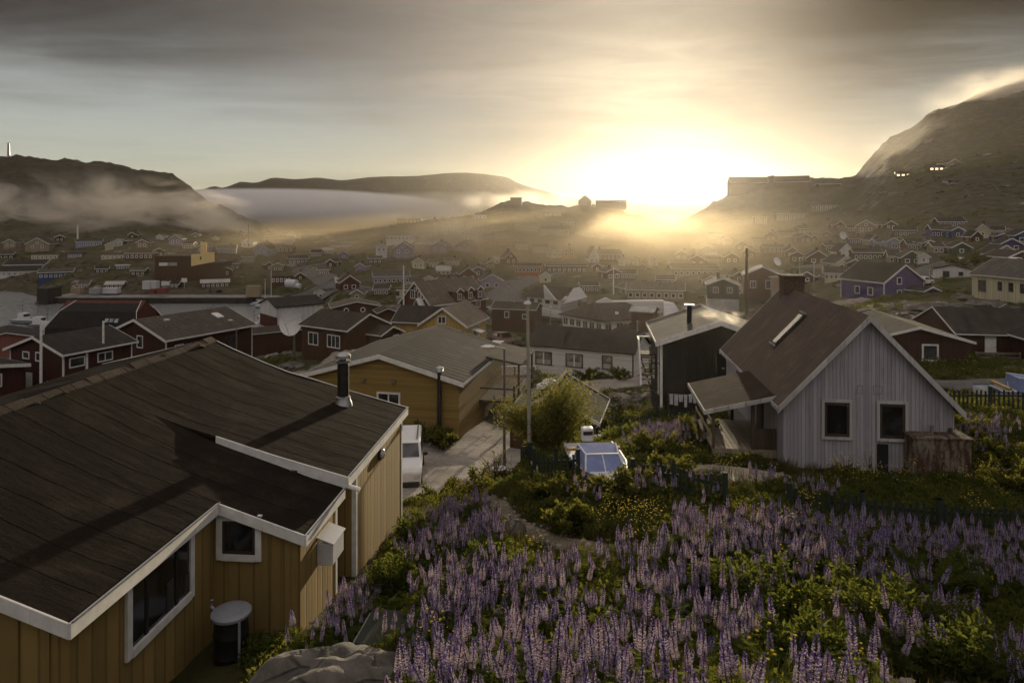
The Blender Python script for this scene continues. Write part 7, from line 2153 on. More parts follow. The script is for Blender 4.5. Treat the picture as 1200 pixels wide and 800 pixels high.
# ------------------------------------------------------------------ plants
def leaf_mat(name, c1, c2, trans=.35, scale=6.0):
    if name in MATS: return MATS[name]
    m = bpy.data.materials.new(name); m.use_nodes = True
    t = NT(m.node_tree); out = t.n('ShaderNodeOutputMaterial')
    geo = t.n('ShaderNodeNewGeometry'); oi = t.n('ShaderNodeObjectInfo')
    n = t.noise(geo.outputs['Position'], scale, 3, .6)
    c = t.mix(t.maprange(n, .3, .7), c1, c2)
    c = t.mix(t.math('MULTIPLY', geo.outputs['Random Per Island'], .5), c, tuple(x * .55 for x in c1))
    d = t.n('ShaderNodeBsdfDiffuse'); t.l(c, d.inputs[0])
    tr = t.n('ShaderNodeBsdfTranslucent'); t.l(t.mix(.5, c, (c2[0] * 1.5, c2[1] * 1.4, c2[2] * .6)), tr.inputs[0])
    mx = t.n('ShaderNodeMixShader'); mx.inputs[0].default_value = trans; t.l(d.outputs[0], mx.inputs[1]); t.l(tr.outputs[0], mx.inputs[2])
    t.l(mx.outputs[0], out.inputs['Surface'])
    MATS[name] = m
    return m
LEAF = leaf_mat('lupine_leaf', (.045, .068, .018), (.12, .135, .036), .5)
LEAF2 = leaf_mat('shrub_leaf', (.055, .072, .020), (.16, .155, .045), .5)
GRASSM = leaf_mat('grass_blade', (.05, .05, .018), (.13, .11, .045))
PURPLE = leaf_mat('lupine_violet', (.19, .13, .44), (.35, .26, .62), .4, 9)
PALEP = leaf_mat('lupine_pale', (.72, .66, .86), (.84, .78, .92), .45, 9)
MAUVE = leaf_mat('lupine_mauve', (.26, .16, .42), (.43, .30, .58), .4, 9)
YELLOW = leaf_mat('buttercup_yellow', (.75, .55, .06), (.85, .68, .12), .3)
WHITEF = leaf_mat('white_petal', (.7, .68, .6), (.8, .78, .7), .3)
STEM = leaf_mat('green_stem', (.05, .06, .02), (.09, .09, .03), .1)

def np_mesh(name, V, Fq, mats, fmat=None):
    me = bpy.data.meshes.new(name)
    V = np.asarray(V, np.float32).reshape(-1, 3); Fq = np.asarray(Fq, np.int32)
    me.vertices.add(len(V)); me.vertices.foreach_set('co', V.ravel())
    k = Fq.shape[1]
    me.loops.add(Fq.size); me.loops.foreach_set('vertex_index', Fq.ravel())
    me.polygons.add(len(Fq)); me.polygons.foreach_set('loop_start', np.arange(0, Fq.size, k, dtype=np.int32)); me.polygons.foreach_set('loop_total', np.full(len(Fq), k, np.int32))
    for m in mats: me.materials.append(m)
    if fmat is not None: me.polygons.foreach_set('material_index', np.asarray(fmat, np.int32))
    me.update(calc_edges=True)
    return me

class Leaves:
    """many small bent leaf faces"""
    def __init__(s): s.V = []; s.F = []; s.M = []
    def leaf(s, base, d, up, L, W, mat=0):
        d = d.normalized(); side = d.cross(up)
        if side.length < 1e-4: side = Vector((1, 0, 0))
        side.normalize(); nrm = side.cross(d)
        o = len(s.V)
        s.V += [tuple(base), tuple(base + d * L * .55 + side * W / 2 + nrm * L * .06), tuple(base + d * L - nrm * L * .10), tuple(base + d * L * .55 - side * W / 2 + nrm * L * .06)]
        s.F.append((o, o + 1, o + 2, o + 3)); s.M.append(mat)
    def mesh(s, name, mats): return np_mesh(name, s.V, s.F, mats, s.M)

def rdir(rng, zlo=-.2, zhi=1.0):
    a = rng.uniform(0, 2 * math.pi); z = rng.uniform(zlo, zhi); r = math.sqrt(max(0, 1 - z * z)); return Vector((r * math.cos(a), r * math.sin(a), z))

def lupine_foliage(seed):
    rng = random.Random(seed); L = Leaves()
    for i in range(34):
        a = rng.uniform(0, 2 * math.pi); r = .36 * math.sqrt(rng.random()); h = rng.uniform(.16, .58) * (1 - .55 * (r / .38) ** 2)
        c = Vector((r * math.cos(a), r * math.sin(a), h))
        nrm = (Vector((math.cos(a), math.sin(a), 0)) * rng.uniform(.1, .9) + Vector((0, 0, 1))).normalized()
        t1 = nrm.cross(Vector((math.cos(a + .7), math.sin(a + .7), .3))).normalized(); t2 = nrm.cross(t1)
        n = 8; R = rng.uniform(.055, .095); ph = rng.uniform(0, 1)
        for k in range(n):
            b = 2 * math.pi * (k + ph) / n
            L.leaf(c, t1 * math.cos(b) + t2 * math.sin(b) + nrm * .25, nrm, R, R * .3)
        L.leaf(Vector((r * .3 * math.cos(a), r * .3 * math.sin(a), 0)), c - Vector((r * .3 * math.cos(a), r * .3 * math.sin(a), 0)), Vector((.3, .2, 1)), c.length * .85, .012, 1)
    return L.mesh('lupine_foliage', [LEAF, STEM])

def lupine_spike(seed, hf=.36, pale=.5):
    """flower spike on its stem, foot of the stem at the origin"""
    rng = random.Random(seed)
    V, Fq, M = [], [], []
    hs = rng.uniform(.46, .58); lean = (rng.uniform(-.04, .04), rng.uniform(-.04, .04))
    def cen(z): k = z / (hs + hf); return Vector((lean[0] * k * k, lean[1] * k * k, z))
    nst = 5
    for i in range(nst):
        a, b = cen((hs + hf * .95) * i / nst), cen((hs + hf * .95) * (i + 1) / nst); w = .006
        o = len(V); V += [tuple(a + Vector((w, 0, 0))), tuple(a + Vector((-w, w, 0))), tuple(a + Vector((-w, -w, 0))), tuple(b + Vector((w, 0, 0))), tuple(b + Vector((-w, w, 0))), tuple(b + Vector((-w, -w, 0)))]
        for j in range(3): Fq.append((o + j, o + (j + 1) % 3, o + 3 + (j + 1) % 3, o + 3 + j)); M.append(2)
    nw = 11
    for i in range(nw):
        t = i / (nw - 1); z = hs + hf * t
        R = .031 * (1 - t) ** .45 * (.75 + .25 * min(1, t * 6)) + .005
        nf = 9 if t < .6 else 7 if t < .85 else 5
        ph = rng.random() * 6
        fl = .027 * (1 - .5 * t)
        for k in range(nf):
            a = 2 * math.pi * k / nf + ph + rng.uniform(-.12, .12); e = Vector((math.cos(a), math.sin(a), 0)); s = Vector((-math.sin(a), math.cos(a), 0))
            c = cen(z) + e * R * rng.uniform(.75, 1.05) + Vector((0, 0, rng.uniform(-.004, .004)))
            up = (Vector((0, 0, 1)) * .6 + e * .45).normalized()
            w = fl * .38
            o = len(V)
            # lower keel, violet
            V += [tuple(c - e * fl * .4), tuple(c + s * w + up * 0), tuple(c + e * fl * .65 - Vector((0, 0, fl * .2))), tuple(c - s * w), tuple(c - Vector((0, 0, fl * .35)))]
            Fq += [(o, o + 1, o + 2, o + 4), (o, o + 4, o + 2, o + 3)]; M += [0, 0]
            # upper banner, pale at the tip
            V += [tuple(c + up * fl * .75 + e * fl * .1), tuple(c + up * fl * .3 + s * w * 1.5), tuple(c + up * fl * .3 - s * w * 1.5), tuple(c + e * fl * .3 + up * .1 * fl)]
            q = o + 5
            pm = 1 if rng.random() < pale * (1.25 - 1.1 * t) else 0
            Fq += [(o, q + 1, q, q + 2), (q + 3, q + 1, q, q + 2)]; M += [0 if pm == 0 else 1, pm]
    return np_mesh('flower_spike', V, Fq, [PURPLE if seed % 3 else MAUVE, PALEP, STEM], M)

def shrub_clump(seed, n=170, R=.42, leaf=.075, mat=None, name='leaf_clump', squash=.75, wide=.5):
    rng = random.Random(seed); L = Leaves()
    for i in range(n):
        d = rdir(rng, -.15, 1); r = R * rng.uniform(.35, 1) ** .6
        e = 1 + .35 * mnoise.noise(d * 2.2 + Vector((seed, 0, 0)))
        c = Vector((d.x * r * e, d.y * r * e, d.z * r * squash * e + R * .25))
        L.leaf(c, (d + rdir(rng, -1, 1) * .9), rdir(rng, .1, 1), leaf * rng.uniform(.7, 1.3), leaf * wide)
    return L.mesh(name, [mat or LEAF2])

def grass_tuft(seed, n=42, h=.30, R=.14):
    rng = random.Random(seed); L = Leaves()
    for i in range(n):
        a = rng.uniform(0, 6.283); r = R * math.sqrt(rng.random()); b = Vector((r * math.cos(a), r * math.sin(a), 0))
        d = Vector((math.cos(a) * rng.uniform(.05, .6), math.sin(a) * rng.uniform(.05, .6), 1)).normalized()
        L.leaf(b, d, Vector((math.cos(a), math.sin(a), .2)), h * rng.uniform(.5, 1.2), .011)
    return L.mesh('grass', [GRASSM])

def buttercup_mesh(seed, mat):
    rng = random.Random(seed); L = Leaves()
    for i in range(9):
        a = rng.uniform(0, 6.283); r = .2 * math.sqrt(rng.random()); h = rng.uniform(.3, .52); b = Vector((r * .4 * math.cos(a), r * .4 * math.sin(a), 0)); tp = Vector((r * math.cos(a), r * math.sin(a), h))
        L.leaf(b, tp - b, Vector((1, .3, 0)), (tp - b).length, .008, 1)
        for k in range(5):
            f = 2 * math.pi * k / 5; L.leaf(tp, Vector((math.cos(f), math.sin(f), .35)), Vector((0, 0, 1)), .016, .017, 0)
    for i in range(10):
        L.leaf(Vector((0, 0, .02)), rdir(rng, .15, .9), Vector((0, 0, 1)), rng.uniform(.1, .22), .035, 2)
    return L.mesh('buttercup', [mat, STEM, LEAF2])

def scatter(name, label, sets, kind='stuff'):
    """one object: each set is (prototype object, points Nx3, yaw N, scale N, tilt)"""
    me = bpy.data.meshes.new(name)
    P_ = np.concatenate([s[1] for s in sets]); me.vertices.add(len(P_)); me.vertices.foreach_set('co', P_.astype(np.float32).ravel())
    which = np.concatenate([np.full(len(s[1]), i, np.int32) for i, s in enumerate(sets)])
    a = me.attributes.new('which', 'INT', 'POINT'); a.data.foreach_set('value', which)
    rot = np.concatenate([np.stack([s[4] * np.random.RandomState(i).uniform(-1, 1, len(s[1])), s[4] * np.random.RandomState(i + 9).uniform(-1, 1, len(s[1])), s[2]], 1) for i, s in enumerate(sets)])
    a = me.attributes.new('rot', 'FLOAT_VECTOR', 'POINT'); a.data.foreach_set('vector', rot.astype(np.float32).ravel())
    a = me.attributes.new('scl', 'FLOAT', 'POINT'); a.data.foreach_set('value', np.concatenate([s[3] for s in sets]).astype(np.float32))
    o = bpy.data.objects.new(name, me); COL.objects.link(o)
    ng = bpy.data.node_groups.new(name, 'GeometryNodeTree')
    ng.interface.new_socket('Geometry', in_out='INPUT', socket_type='NodeSocketGeometry'); ng.interface.new_socket('Geometry', in_out='OUTPUT', socket_type='NodeSocketGeometry')
    N = ng.nodes; gi = N.new('NodeGroupInput'); go = N.new('NodeGroupOutput'); jn = N.new('GeometryNodeJoinGeometry')
    def attr(nm, ty): 
        q = N.new('GeometryNodeInputNamedAttribute'); q.data_type = ty; q.inputs[0].default_value = nm; return q.outputs[0]
    wa, ra, sa = attr('which', 'INT'), attr('rot', 'FLOAT_VECTOR'), attr('scl', 'FLOAT')
    for i, s in enumerate(sets):
        oi = N.new('GeometryNodeObjectInfo'); oi.transform_space = 'ORIGINAL'; oi.inputs[0].default_value = s[0]
        cp = N.new('FunctionNodeCompare'); cp.data_type = 'INT'; cp.operation = 'EQUAL'; ng.links.new(wa, cp.inputs[2]); cp.inputs[3].default_value = i
        ip = N.new('GeometryNodeInstanceOnPoints')
        ng.links.new(gi.outputs[0], ip.inputs['Points']); ng.links.new(cp.outputs[0], ip.inputs['Selection']); ng.links.new(oi.outputs['Geometry'], ip.inputs['Instance'])
        ng.links.new(ra, ip.inputs['Rotation']); ng.links.new(sa, ip.inputs['Scale']); ng.links.new(ip.outputs[0], jn.inputs[0])
    ng.links.new(jn.outputs[0], go.inputs[0])
    md = o.modifiers.new('scatter', 'NODES'); md.node_group = ng
    tag(o, label, kind=kind)
    return o

# where things keep plants away (world x, y)
def seg_dist(px, py, ax, ay, bx, by):
    dx, dy = bx - ax, by - ay; L2 = dx * dx + dy * dy
    t = np.clip(((px - ax) * dx + (py - ay) * dy) / max(L2, 1e-9), 0, 1)
    return np.hypot(px - ax - t * dx, py - ay - t * dy)
def road_clear(x, y, extra=0.0):
    """positive outside every road and path"""
    r = np.full(len(x), 99.0)
    for out in ROADS:
        for (ax, ay, aw), (bx, by, bw) in zip(out[::2], out[2::2]):
            r = np.minimum(r, seg_dist(x, y, ax, ay, bx, by) - .5 * (aw + bw) / 2 * .9 - extra)
    return r
def in_box(x, y, cx, cy, yaw, w, l, pad=0.0):
    c, s = math.cos(-yaw), math.sin(-yaw); dx, dy = x - cx, y - cy
    u, v = c * dx - s * dy, s * dx + c * dy
    return (np.abs(u) < w / 2 + pad) & (np.abs(v) < l / 2 + pad)
NEARBOX = [((-4.0 - 4.9 + .08 * 6, 13 + 4.0), math.radians(-4.6), 10.2, 8.0), ((-4.0 - 6 , 13 - 2.0), math.radians(-4.6), 8.2, 4.6), ((11.5, 25.4), math.radians(-6.5), 5.1, 9.2), ((8.2, 23.6), math.radians(-6.5), 3.0, 4.0)]
def free(x, y, pad=0.1):
    ok = np.ones(len(x), bool)
    for (c, yw, w, l) in NEARBOX: ok &= ~in_box(x, y, c[0], c[1], yw, w, l, pad)
    ok &= ~in_box(x, y, 13.0, 20.6, math.radians(-6.5), 1.7, .9, .15)      # tank
    ok &= ~in_box(x, y, (462 - 600) / F * 11.7, 11.7, -.12, 1.3, 1.3, .0)  # slab
    ok &= ~in_box(x, y, (702 - 600) / F * 20.6, 20.6, math.radians(4), 1.5, 3.6, .05)  # boat
    ok &= ~in_box(x, y, (398 - 600) / F * 9.7, 9.7, .15, 2.4, 1.2, -.05)  # boulder
    return ok
_bxs = None
def town_free(x, y, pad=0.4):
    """outside the bodies of all built houses beyond the garden"""
    global _bxs
    if _bxs is None:
        _bxs = []
        bpy.context.view_layer.update()
        for o in COL.objects:
            if o.parent is None and o.type == 'EMPTY' and any(ch.name.startswith(('wall', 'body')) for ch in o.children):
                for ch in o.children:
                    if ch.type == 'MESH' and ch.name.startswith(('wall', 'deck', 'body', 'porch_wall', 'wing_wall')):
                        bb = [ch.matrix_world @ Vector(c) for c in ch.bound_box]
                        lx = [Vector(c).x for c in ch.bound_box]; ly = [Vector(c).y for c in ch.bound_box]
                        ctr = ch.matrix_world @ Vector(((min(lx) + max(lx)) / 2, (min(ly) + max(ly)) / 2, 0))
                        if 28 < ctr.y < 190: _bxs.append((ctr.x, ctr.y, ch.matrix_world.to_euler().z, max(lx) - min(lx), max(ly) - min(ly)))
    ok = np.ones(len(x), bool)
    for b in _bxs: ok &= ~in_box(x, y, *b, pad)
    return ok
def fn2(x, y, s, off=0.0, oct_=3):
    return np.array([mnoise.fractal(Vector((a * s + off, b * s, off)), 1.0, 2.0, oct_) for a, b in zip(x, y)])
def gz_arr(x, y): return np.array([ground_z(a, b) for a, b in zip(x, y)])

def lupine_density(x, y):
    px = 600 + F * x / y
    def soft(v, a, b, e): return np.clip((v - a) / e, 0, 1) * np.clip((b - v) / e, 0, 1)
    n = fn2(x, y, .55, 3.3)
    A = soft(px, 440 + (13.0 - y) * 6, 905, 40) * soft(y, 5.2, 12.9, .6)
    B = soft(px, 775, 1230, 30) * soft(y, 11.6, 15.6, .6)
    C = soft(px, 472, 598 - np.abs(y - 17) * 2, 14) * soft(y, 14.2, 19.6, .7)
    Dz = soft(px, 860, 1040, 50) * soft(y, 5.4, 8.9, .5) * .8
    E = soft(px, 735, 835, 20) * soft(y, 22.5, 28, 1) * .8
    Fz = soft(px, 1110, 1195, 15) * soft(y, 21.5, 25.5, .8) * .5
    H = soft(px, 345, 450, 14) * soft(y, 11.6, 14.2, .5) * .45
    I = soft(px, 1150, 1230, 30) * soft(y, 8.0, 11.5, .6) * .5
    J = soft(px, 930, 1130, 30) * soft(y, 8.6, 11.0, .5) * .35
    K = soft(px, 640, 790, 30) * soft(y, 16.6, 18.6, .6) * .22
    L_ = soft(px, 800, 1000, 30) * soft(y, 16.8, 18.5, .5) * .35
    dens = np.maximum.reduce([A * 1.0, B * 1.1, C, Dz, E, Fz, H, I, J, K, L_])
    gap = np.clip((n + .28) / .30, 0, 1)
    hole = 1 - soft(px, 790, 1090, 25) * soft(y, 9.3, 11.5, .4) * .85
    hole *= 1 - soft(px, 1030, 1240, 30) * soft(y, 11.5, 13.6, .4) * .6
    return dens * (.05 + .95 * gap) * hole

def build_plants():
    R = np.random.RandomState(4)
    # ---- lupines: candidate plants in the garden
    fol = [lupine_foliage(50 + i) for i in range(5)]
    spk = [lupine_spike(80 + i, .20 + .025 * (i % 4), .8 + .2 * (i % 3)) for i in range(8)]
    n0 = 26000
    y = np.sqrt(R.uniform(5.2 ** 2, 28.2 ** 2, n0)); px = R.uniform(330, 1235, n0); x = (px - 600) / F * y
    den = lupine_density(x, y)
    keep = (R.uniform(0, 1, n0) < den * .42 * np.clip(18 / y, .7, 1.6)) & free(x, y, .2) & (road_clear(x, y) > .25)
    x, y = x[keep], y[keep]
    # thin to a minimum spacing
    order = np.argsort(y); chosen = []; grid = {}
    for i in order:
        g = (int(x[i] / .3), int(y[i] / .3)); bad = False
        for a in (-1, 0, 1):
            for b in (-1, 0, 1):
                for j in grid.get((g[0] + a, g[1] + b), ()):
                    if (x[i] - x[j]) ** 2 + (y[i] - y[j]) ** 2 < .066: bad = True
        if not bad: chosen.append(i); grid.setdefault(g, []).append(i)
    x, y = x[chosen], y[chosen]; z = gz_arr(x, y)
    print('lupine plants', len(x))
    px = 600 + F * x / y; row = HY + (ZC - z - .8) * F / y
    vis = (row < 812) & (px > 330) & (px < 1215)
    idx = np.where(vis)[0][:280]
    rng = random.Random(8)
    first = None
    protos_f, protos_s = [], []
    for c, i in enumerate(idx):
        o = bpy.data.objects.new('lupine', fol[c % 5]); COL.objects.link(o)
        o.location = (x[i], y[i], z[i] - .02); o.rotation_euler.z = rng.uniform(0, 6.28); s = rng.uniform(.85, 1.2); o.scale = (s, s, s)
        tag(o, 'purple and white flowering lupine among the nearest lupines of the garden', 'lupine', 'nearest flowering lupines')
        if c < 5: protos_f.append(o)
        for k in range(rng.choice((2, 3, 4, 5, 6, 7))):
            q = bpy.data.objects.new('flower_spike', spk[(c + k * 3) % 8]); COL.objects.link(q); q.parent = o
            a = rng.uniform(0, 6.28); r = .3 * math.sqrt(rng.random()); q.location = (r * math.cos(a), r * math.sin(a), rng.uniform(-.12, .10)); q.rotation_euler = (rng.gauss(0, .13), rng.gauss(0, .13), rng.uniform(0, 6))
            f = rng.uniform(.75, 1.1); q.scale = (f, f, f)
            if len(protos_s) < 8 and all(p.data != q.data for p in protos_s): protos_s.append(q)
    rest = np.setdiff1d(np.arange(len(x)), idx)
    xr, yr, zr = x[rest], y[rest], z[rest]
    sets = []
    sel = R.randint(0, 5, len(rest))
    for k in range(5):
        m = sel == k; sets.append((protos_f[k], np.stack([xr[m], yr[m], zr[m] - .02], 1), R.uniform(0, 6.28, m.sum()), R.uniform(.85, 1.2, m.sum()), .08))
    ns = R.randint(3, 8, len(rest)); xs = np.repeat(xr, ns); ys = np.repeat(yr, ns); zs = np.repeat(zr, ns)
    a = R.uniform(0, 6.28, len(xs)); r = .27 * np.sqrt(R.uniform(0, 1, len(xs))); xs = xs + r * np.cos(a); ys = ys + r * np.sin(a); zs = zs + R.uniform(-.1, .08, len(xs))
    sel = R.randint(0, len(protos_s), len(xs))
    for k, pr in enumerate(protos_s):
        m = sel == k; sets.append((pr, np.stack([xs[m], ys[m], zs[m]], 1), R.uniform(0, 6.28, m.sum()), R.uniform(.7, 1.1, m.sum()), .2))
    scatter('lupine_meadow', 'drifts of purple lupines behind the nearest ones', sets)
    # ---- leafy ground cover
    cl = []
    for i in range(4):
        o = bpy.data.objects.new('undergrowth', shrub_clump(200 + i, 150, .34, .085, LEAF2 if i % 2 else LEAF, 'undergrowth')); COL.objects.link(o)
        d = 15.5 + i * .8; o.location = G(520 + i * 60, d); tag(o, 'low leafy undergrowth between the lupines', kind='stuff'); cl.append(o)
    n0 = 15000
    y = np.sqrt(R.uniform(4.8 ** 2, 31 ** 2, n0)); px = R.uniform(300, 1260, n0); x = (px - 600) / F * y
    nn = fn2(x, y, .5, 9.1)
    keep = free(x, y, .12) & (road_clear(x, y, .3) > 0) & (nn > -.40) & ~((px > 985) & (px < 1130) & (y < 8.7) & (R.uniform(0, 1, n0) < .75))
    keep &= ~((y > 26) & (px < 610)) & ~((px < 440) & (y > 13.2))
    x, y, nn = x[keep], y[keep], nn[keep]; z = gz_arr(x, y); sel = R.randint(0, 4, len(x))
    scl = (.55 + .55 * np.clip(nn + .4, 0, 1.2)) * R.uniform(.7, 1.25, len(x)); scl *= np.where(y > 14, 1.1, 1.0)
    scatter('undergrowth', 'leafy green undergrowth covering the garden', [(cl[k], np.stack([x[sel == k], y[sel == k], z[sel == k] - .08], 1), R.uniform(0, 6.28, (sel == k).sum()), scl[sel == k], .15) for k in range(4)])
    # ---- grass
    gt = []
    for i in range(2):
        o = bpy.data.objects.new('grass', grass_tuft(300 + i)); COL.objects.link(o); o.location = G(690 + 30 * i, 13.2); tag(o, 'dry grass tuft beside the footpath', kind='stuff'); gt.append(o)
    n0 = 9000
    y = np.sqrt(R.uniform(4.8 ** 2, 36 ** 2, n0)); px = R.uniform(300, 1260, n0); x = (px - 600) / F * y
    rc = road_clear(x, y)
    keep = free(x, y, .05) & (rc > -.05) & ((rc < .9) | (R.uniform(0, 1, n0) < .4))
    x, y = x[keep], y[keep]; z = gz_arr(x, y); sel = R.randint(0, 2, len(x))
    scatter('grass', 'dry grass along paths and between plants', [(gt[k], np.stack([x[sel == k], y[sel == k], z[sel == k] - .02], 1), R.uniform(0, 6.28, (sel == k).sum()), R.uniform(.6, 1.3, (sel == k).sum()), .1) for k in range(2)])
    # ---- buttercups
    bc = []
    for i in range(3):
        o = bpy.data.objects.new('buttercups', buttercup_mesh(400 + i, YELLOW if i < 2 else WHITEF)); COL.objects.link(o); o.location = G(735 + 14 * i, 13.9); tag(o, 'yellow buttercups at the edge of the footpath', kind='stuff'); bc.append(o)
    n0 = 6000
    y = np.sqrt(R.uniform(6 ** 2, 27 ** 2, n0)); px = R.uniform(400, 1240, n0); x = (px - 600) / F * y
    nn = fn2(x, y, .45, 14.0)
    def blob(p, d, sp, sd): return np.exp(-((px - p) / sp) ** 2 - ((y - d) / sd) ** 2)
    dn = blob(735, 14.9, 42, 1.2) + blob(905, 14.6, 60, 1.0) + blob(860, 19.0, 40, 1.1) * .8 + blob(1150, 21, 60, 3) * .5 + blob(1000, 12.5, 60, .8) * .4 + blob(520, 19, 50, 2.5) * .25 + blob(1000, 19, 60, 1) * .6 + blob(960, 8.3, 50, 1) * .2 + .035 + blob(545, 23, 40, 3) * .3
    keep = (R.uniform(0, 1, n0) < dn * np.clip(.6 + nn * 1.5, .1, 1.3) * .55) & free(x, y) & (road_clear(x, y) > .05)
    x, y = x[keep], y[keep]; z = gz_arr(x, y) + .22; sel = np.where(R.uniform(0, 1, len(x)) < .05, 2, R.randint(0, 2, len(x)))
    scatter('buttercups', 'yellow buttercups speckling the greenery', [(bc[k], np.stack([x[sel == k], y[sel == k], z[sel == k]], 1), R.uniform(0, 6.28, (sel == k).sum()), R.uniform(.8, 1.3, (sel == k).sum()), .1) for k in range(3)])
    # ---- rough growth on the slopes between the houses
    n0 = 9000
    y = np.exp(R.uniform(math.log(29), math.log(150), n0)); px = R.uniform(280, 1260, n0); x = (px - 600) / F * y
    nn = fn2(x, y, .09, 22.0)
    keep = (nn > -.05) & town_free(x, y) & (road_clear(x, y, .3) > 0) & free(x, y, .3)
    x, y, nn = x[keep], y[keep], nn[keep]; z = gz_arr(x, y); sel = R.randint(0, 4, len(x))
    s = R.uniform(.8, 1.9, len(x)) * np.clip(.7 + nn, .6, 1.4)
    scatter('scrub', 'low scrub on the slopes between the houses', [(cl[k], np.stack([x[sel == k], y[sel == k], z[sel == k] - .15], 1), R.uniform(0, 6.28, (sel == k).sum()), s[sel == k], .15) for k in range(4)])

def bush(label, px, d, w, h, n, leaf, mat, seed, name='bush', cat='bush', dep=None, droop=.4):
    """stems and a loose crown of leaves with an uneven outline"""
    c = G(px, d); root = empty(name, c); tag(root, label, cat)
    rng = random.Random(seed); L = Leaves(); st = MB(); dep = dep or w
    tips = []
    for i in range(int(11 + n / 600)):
        a = rng.uniform(0, 6.283); r = rng.uniform(.25, 1.0); hh = h * rng.uniform(.5, 1.0) * (1 - .35 * r * r)
        tp = Vector((math.cos(a) * r * w / 2, math.sin(a) * r * dep / 2, hh)); mid = tp * .5 + Vector((0, 0, hh * .15)); b = Vector((tp.x * .12, tp.y * .12, -.1))
        st.tube([b, mid, tp], [.03, .02, .008], 5); tips.append((b, mid, tp))
    for i in range(n):
        b, m, tp = rng.choice(tips); t = rng.uniform(.25, 1.08)
        p = (b.lerp(m, t * 2) if t < .5 else m.lerp(tp, t * 2 - 1)); p = p + rdir(rng, -1, 1) * (h * .15 * rng.random() ** .5)
        if p.z < .02: continue
        L.leaf(p, Vector((p.x, p.y, h * .3)).normalized() * .5 + rdir(rng, -droop, 1), rdir(rng, 0, 1), leaf * rng.uniform(.6, 1.3), leaf * .42)
    st.build('stems', mat_plain('bush_stem', (.10, .075, .05), .9), root)
    o = bpy.data.objects.new('crown', L.mesh('crown', [mat])); COL.objects.link(o); o.parent = root
    return root
def build_bushes():
    olive = leaf_mat('willow_leaf', (.085, .095, .028), (.20, .19, .06), .5, 3)
    bush('large olive willow bush behind the flagpole', 648, 26.5, 3.9, 3.3, 13000, .13, olive, 1, 'willow_bush', 'shrub', 2.6)
    bush('spindly willow sprout right of the boathouse ridge', 668, 29, 1.1, 3.6, 900, .12, olive, 2, 'willow_bush', 'shrub')
    bush('spindly twigs around the pale basin by the yard', 580, 29.2, 1.4, 1.5, 500, .10, olive, 3, 'willow_bush', 'shrub')
    bush('small willow at the left end of the white house wall', 636, 57, 2.6, 2.3, 2200, .2, olive, 4, 'willow_bush', 'shrub')
    spots = [(640, 18.2, 2.0, .85, 'leafy currant bush left end of the hedge below the boat'), (672, 17.6, 2.1, .62, 'leafy currant bush in the hedge just below the boat bow'), (708, 17.4, 2.1, .6, 'leafy currant bush in the hedge below the blue canopy'), (742, 17.0, 1.9, .9, 'leafy currant bush at the hedge end before the sunken fence'),
             (668, 15.6, 1.4, .7, 'small currant bush at the right verge of the footpath'), (790, 18.6, 2.0, .85, 'green bush in front of the porch path'), (770, 22.6, 2.2, .9, 'green bush behind the sandy path'), (815, 24.5, 2.2, .9, 'green bush under the washing line fence'), (1130, 24, 2.2, .9, 'green bush right of the oil tank'), (1165, 22, 2.4, .9, 'green bush between the oil tank and the picture edge'), (1185, 19.5, 2.2, .85, 'green bush nearest the right picture edge'),
             (1055, 9.6, 1.9, 1.15, 'rounded lupine bush above the bare earth'), (860, 10.6, 1.7, .8, 'dark rounded lupine clump in the middle of the meadow'), (1165, 8.4, 1.6, 1.0, 'dark leafy clump at the lower right edge'), (903, 10.3, 1.7, .95, 'dark leafy clump between two drifts of lupines'), (985, 13.2, 1.5, .8, 'small leafy clump in the upper right lupine drift'), (1100, 12.4, 1.9, .95, 'wide leafy clump in the right hand lupine drift'), (815, 13.0, 1.4, .75, 'leafy clump at the head of the main lupine drift'), (945, 7.7, 1.3, .75, 'leafy clump at the foot of the picture among lupines'), (1010, 10.8, 1.6, .9, 'leafy clump left of the rounded lupine bush'), (575, 12.4, 1.3, .8, 'leafy clump near the stone block in the lupines'),
             (500, 16.6, 1.8, .9, 'leafy clump beside the ochre end wall'), (462, 13.6, 1.2, 1.0, 'tall leafy clump filling the corner beyond the concrete slab'), (560, 23.5, 2.0, 1.0, 'leafy clump between the van and the yard fence'), (520, 26.0, 2.0, .8, 'leafy clump at the near edge of the gravel yard'),
             (520, 37.2, 2.6, 1.0, 'weedy clump at the foot of the ochre house gable'), (492, 38, 2.4, 1.0, 'weedy clump left of the gable foot of the ochre house'), (700, 44, 3.2, 1.1, 'green bush beside the boathouse roof'), (735, 48, 3.4, 1.0, 'green bush below the white house road'), (760, 40, 3.0, 1.2, 'green bush left of the black house stair'), (690, 68, 3.0, 1.0, 'bush strip under the middle windows of the white house'), (725, 67, 3.0, 1.0, 'bush strip under the right windows of the white house'), (1120, 130, 5, 2.6, 'dark bush group before the dark green gable'), (1142, 132, 4.5, 2.4, 'dark bush group left of the pale grey gable')]
    for i, (px, d, w, h, lab) in enumerate(spots):
        bush(lab, px, d, w, h, int(2600 if d < 30 else 1500), .095 if d < 14 else (.12 if d < 30 else .26 if d < 90 else .5), LEAF2 if 'currant' in lab or d > 18 else LEAF, 60 + i)
build_bushes()
build_plants()

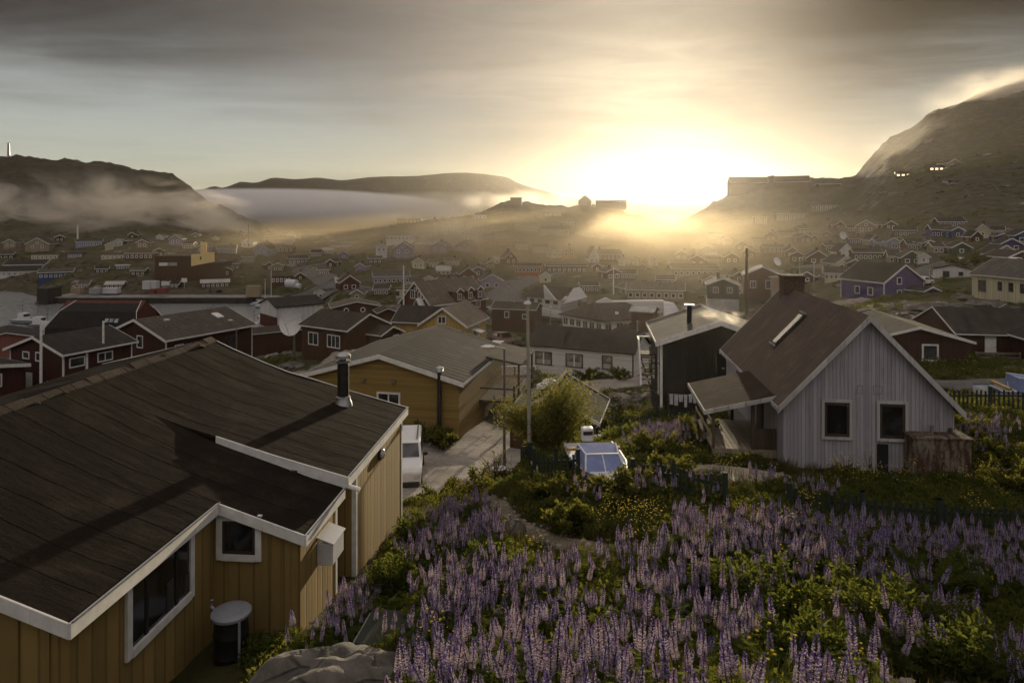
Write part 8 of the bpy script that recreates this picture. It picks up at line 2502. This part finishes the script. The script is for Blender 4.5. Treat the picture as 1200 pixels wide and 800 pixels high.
# ------------------------------------------------------------------ chimney smoke
def smoke():
    o = mist('chimney_smoke', 'white smoke drifting right from the flue of the black house', 848, 371, 41.2, 2.1, .55, .8, 1.4, 1.1, .42, .66, (1, 1, 1.4), .05, edge=.3, aniso=.5)
def build_outcrops():
    """bare bedrock breaking through the turf all over the slopes, and stones on the paths"""
    R = np.random.RandomState(21); pr = []
    for i in range(3):
        m = MB(); m.blob((0, 0, 0), 1.0, 12, 18, (1.5, 1, .55), .5, 70 + i, 1.8); o = m.build('bedrock', [rock_mat(), pale, rock_mat()][i]); d = [62, 70, 92][i]; o.location = G([1120, 1075, 470][i], d); tag(o, 'bare bedrock showing through the turf of the slope', kind='stuff'); pr.append(o)
    n0 = 5200; y = np.exp(R.uniform(math.log(48), math.log(330), n0)); px = R.uniform(0, 1220, n0); x = (px - 600) / F * y
    nn = fn2(x, y, .05, 31.0) + .3 * fn2(x, y, .3, 5.0)
    z0 = gz_arr(x, y); keep = (nn > .12) & town_free(x, y, 1.0) & (road_clear(x, y, 1.2) > 0) & (z0 > 2.2)
    x, y, z = x[keep], y[keep], z0[keep]; sel = R.randint(0, 3, len(x)); s = R.uniform(.35, 1.3, len(x)) * np.clip(y / 110, .7, 1.3)
    scatter('bedrock', 'bare bedrock patches on the slopes between the houses', [(pr[k], np.stack([x[sel == k], y[sel == k], z[sel == k] - .25 * s[sel == k]], 1), R.uniform(0, 6.28, (sel == k).sum()), s[sel == k], .25) for k in range(3)])
    m = MB(); m.blob((0, 0, 0), 1.0, 7, 10, (1.3, 1, .6), .4, 77, 1.5); o = m.build('stones', pale); o.location = G(640, 15.6); o.scale = (.08, .08, .08); tag(o, 'small loose stones on the footpath', kind='stuff')
    n0 = 9000; y = np.sqrt(R.uniform(6.5 ** 2, 34 ** 2, n0)); px = R.uniform(440, 1230, n0); x = (px - 600) / F * y
    rc = road_clear(x, y); keep = (rc < .12) & (rc > -1.6) & free(x, y) & ((R.uniform(0, 1, n0) < .5) | (y < 20)); x, y = x[keep], y[keep]; z = gz_arr(x, y) + .03
    scatter('stones', 'loose stones along the paths and the gravel yard', [(o, np.stack([x, y, z], 1), R.uniform(0, 6.28, len(x)), R.uniform(.015, .07, len(x)) * R.uniform(.5, 1.4, len(x)), .3)])
    # scrub far up the slopes
    cl = [q for q in COL.objects if q.name.startswith('undergrowth') and q.type == 'MESH' and not q.modifiers][:4]
    n0 = 7000; y = np.exp(R.uniform(math.log(150), math.log(430), n0)); px = R.uniform(-20, 1220, n0); x = (px - 600) / F * y
    nn = fn2(x, y, .04, 51.0); z0 = gz_arr(x, y); keep = (nn > -.02) & (road_clear(x, y, 1) > 0) & (z0 > 2.4); x, y, z = x[keep], y[keep], z0[keep]; sel = R.randint(0, 4, len(x)); s = R.uniform(1.2, 3.2, len(x))
    scatter('scrub', 'far scrub dotting the slopes of the town', [(cl[k], np.stack([x[sel == k], y[sel == k], z[sel == k] - .3], 1), R.uniform(0, 6.28, (sel == k).sum()), s[sel == k], .1) for k in range(4)])
build_outcrops()
smoke()
build_mist()
build_haze()
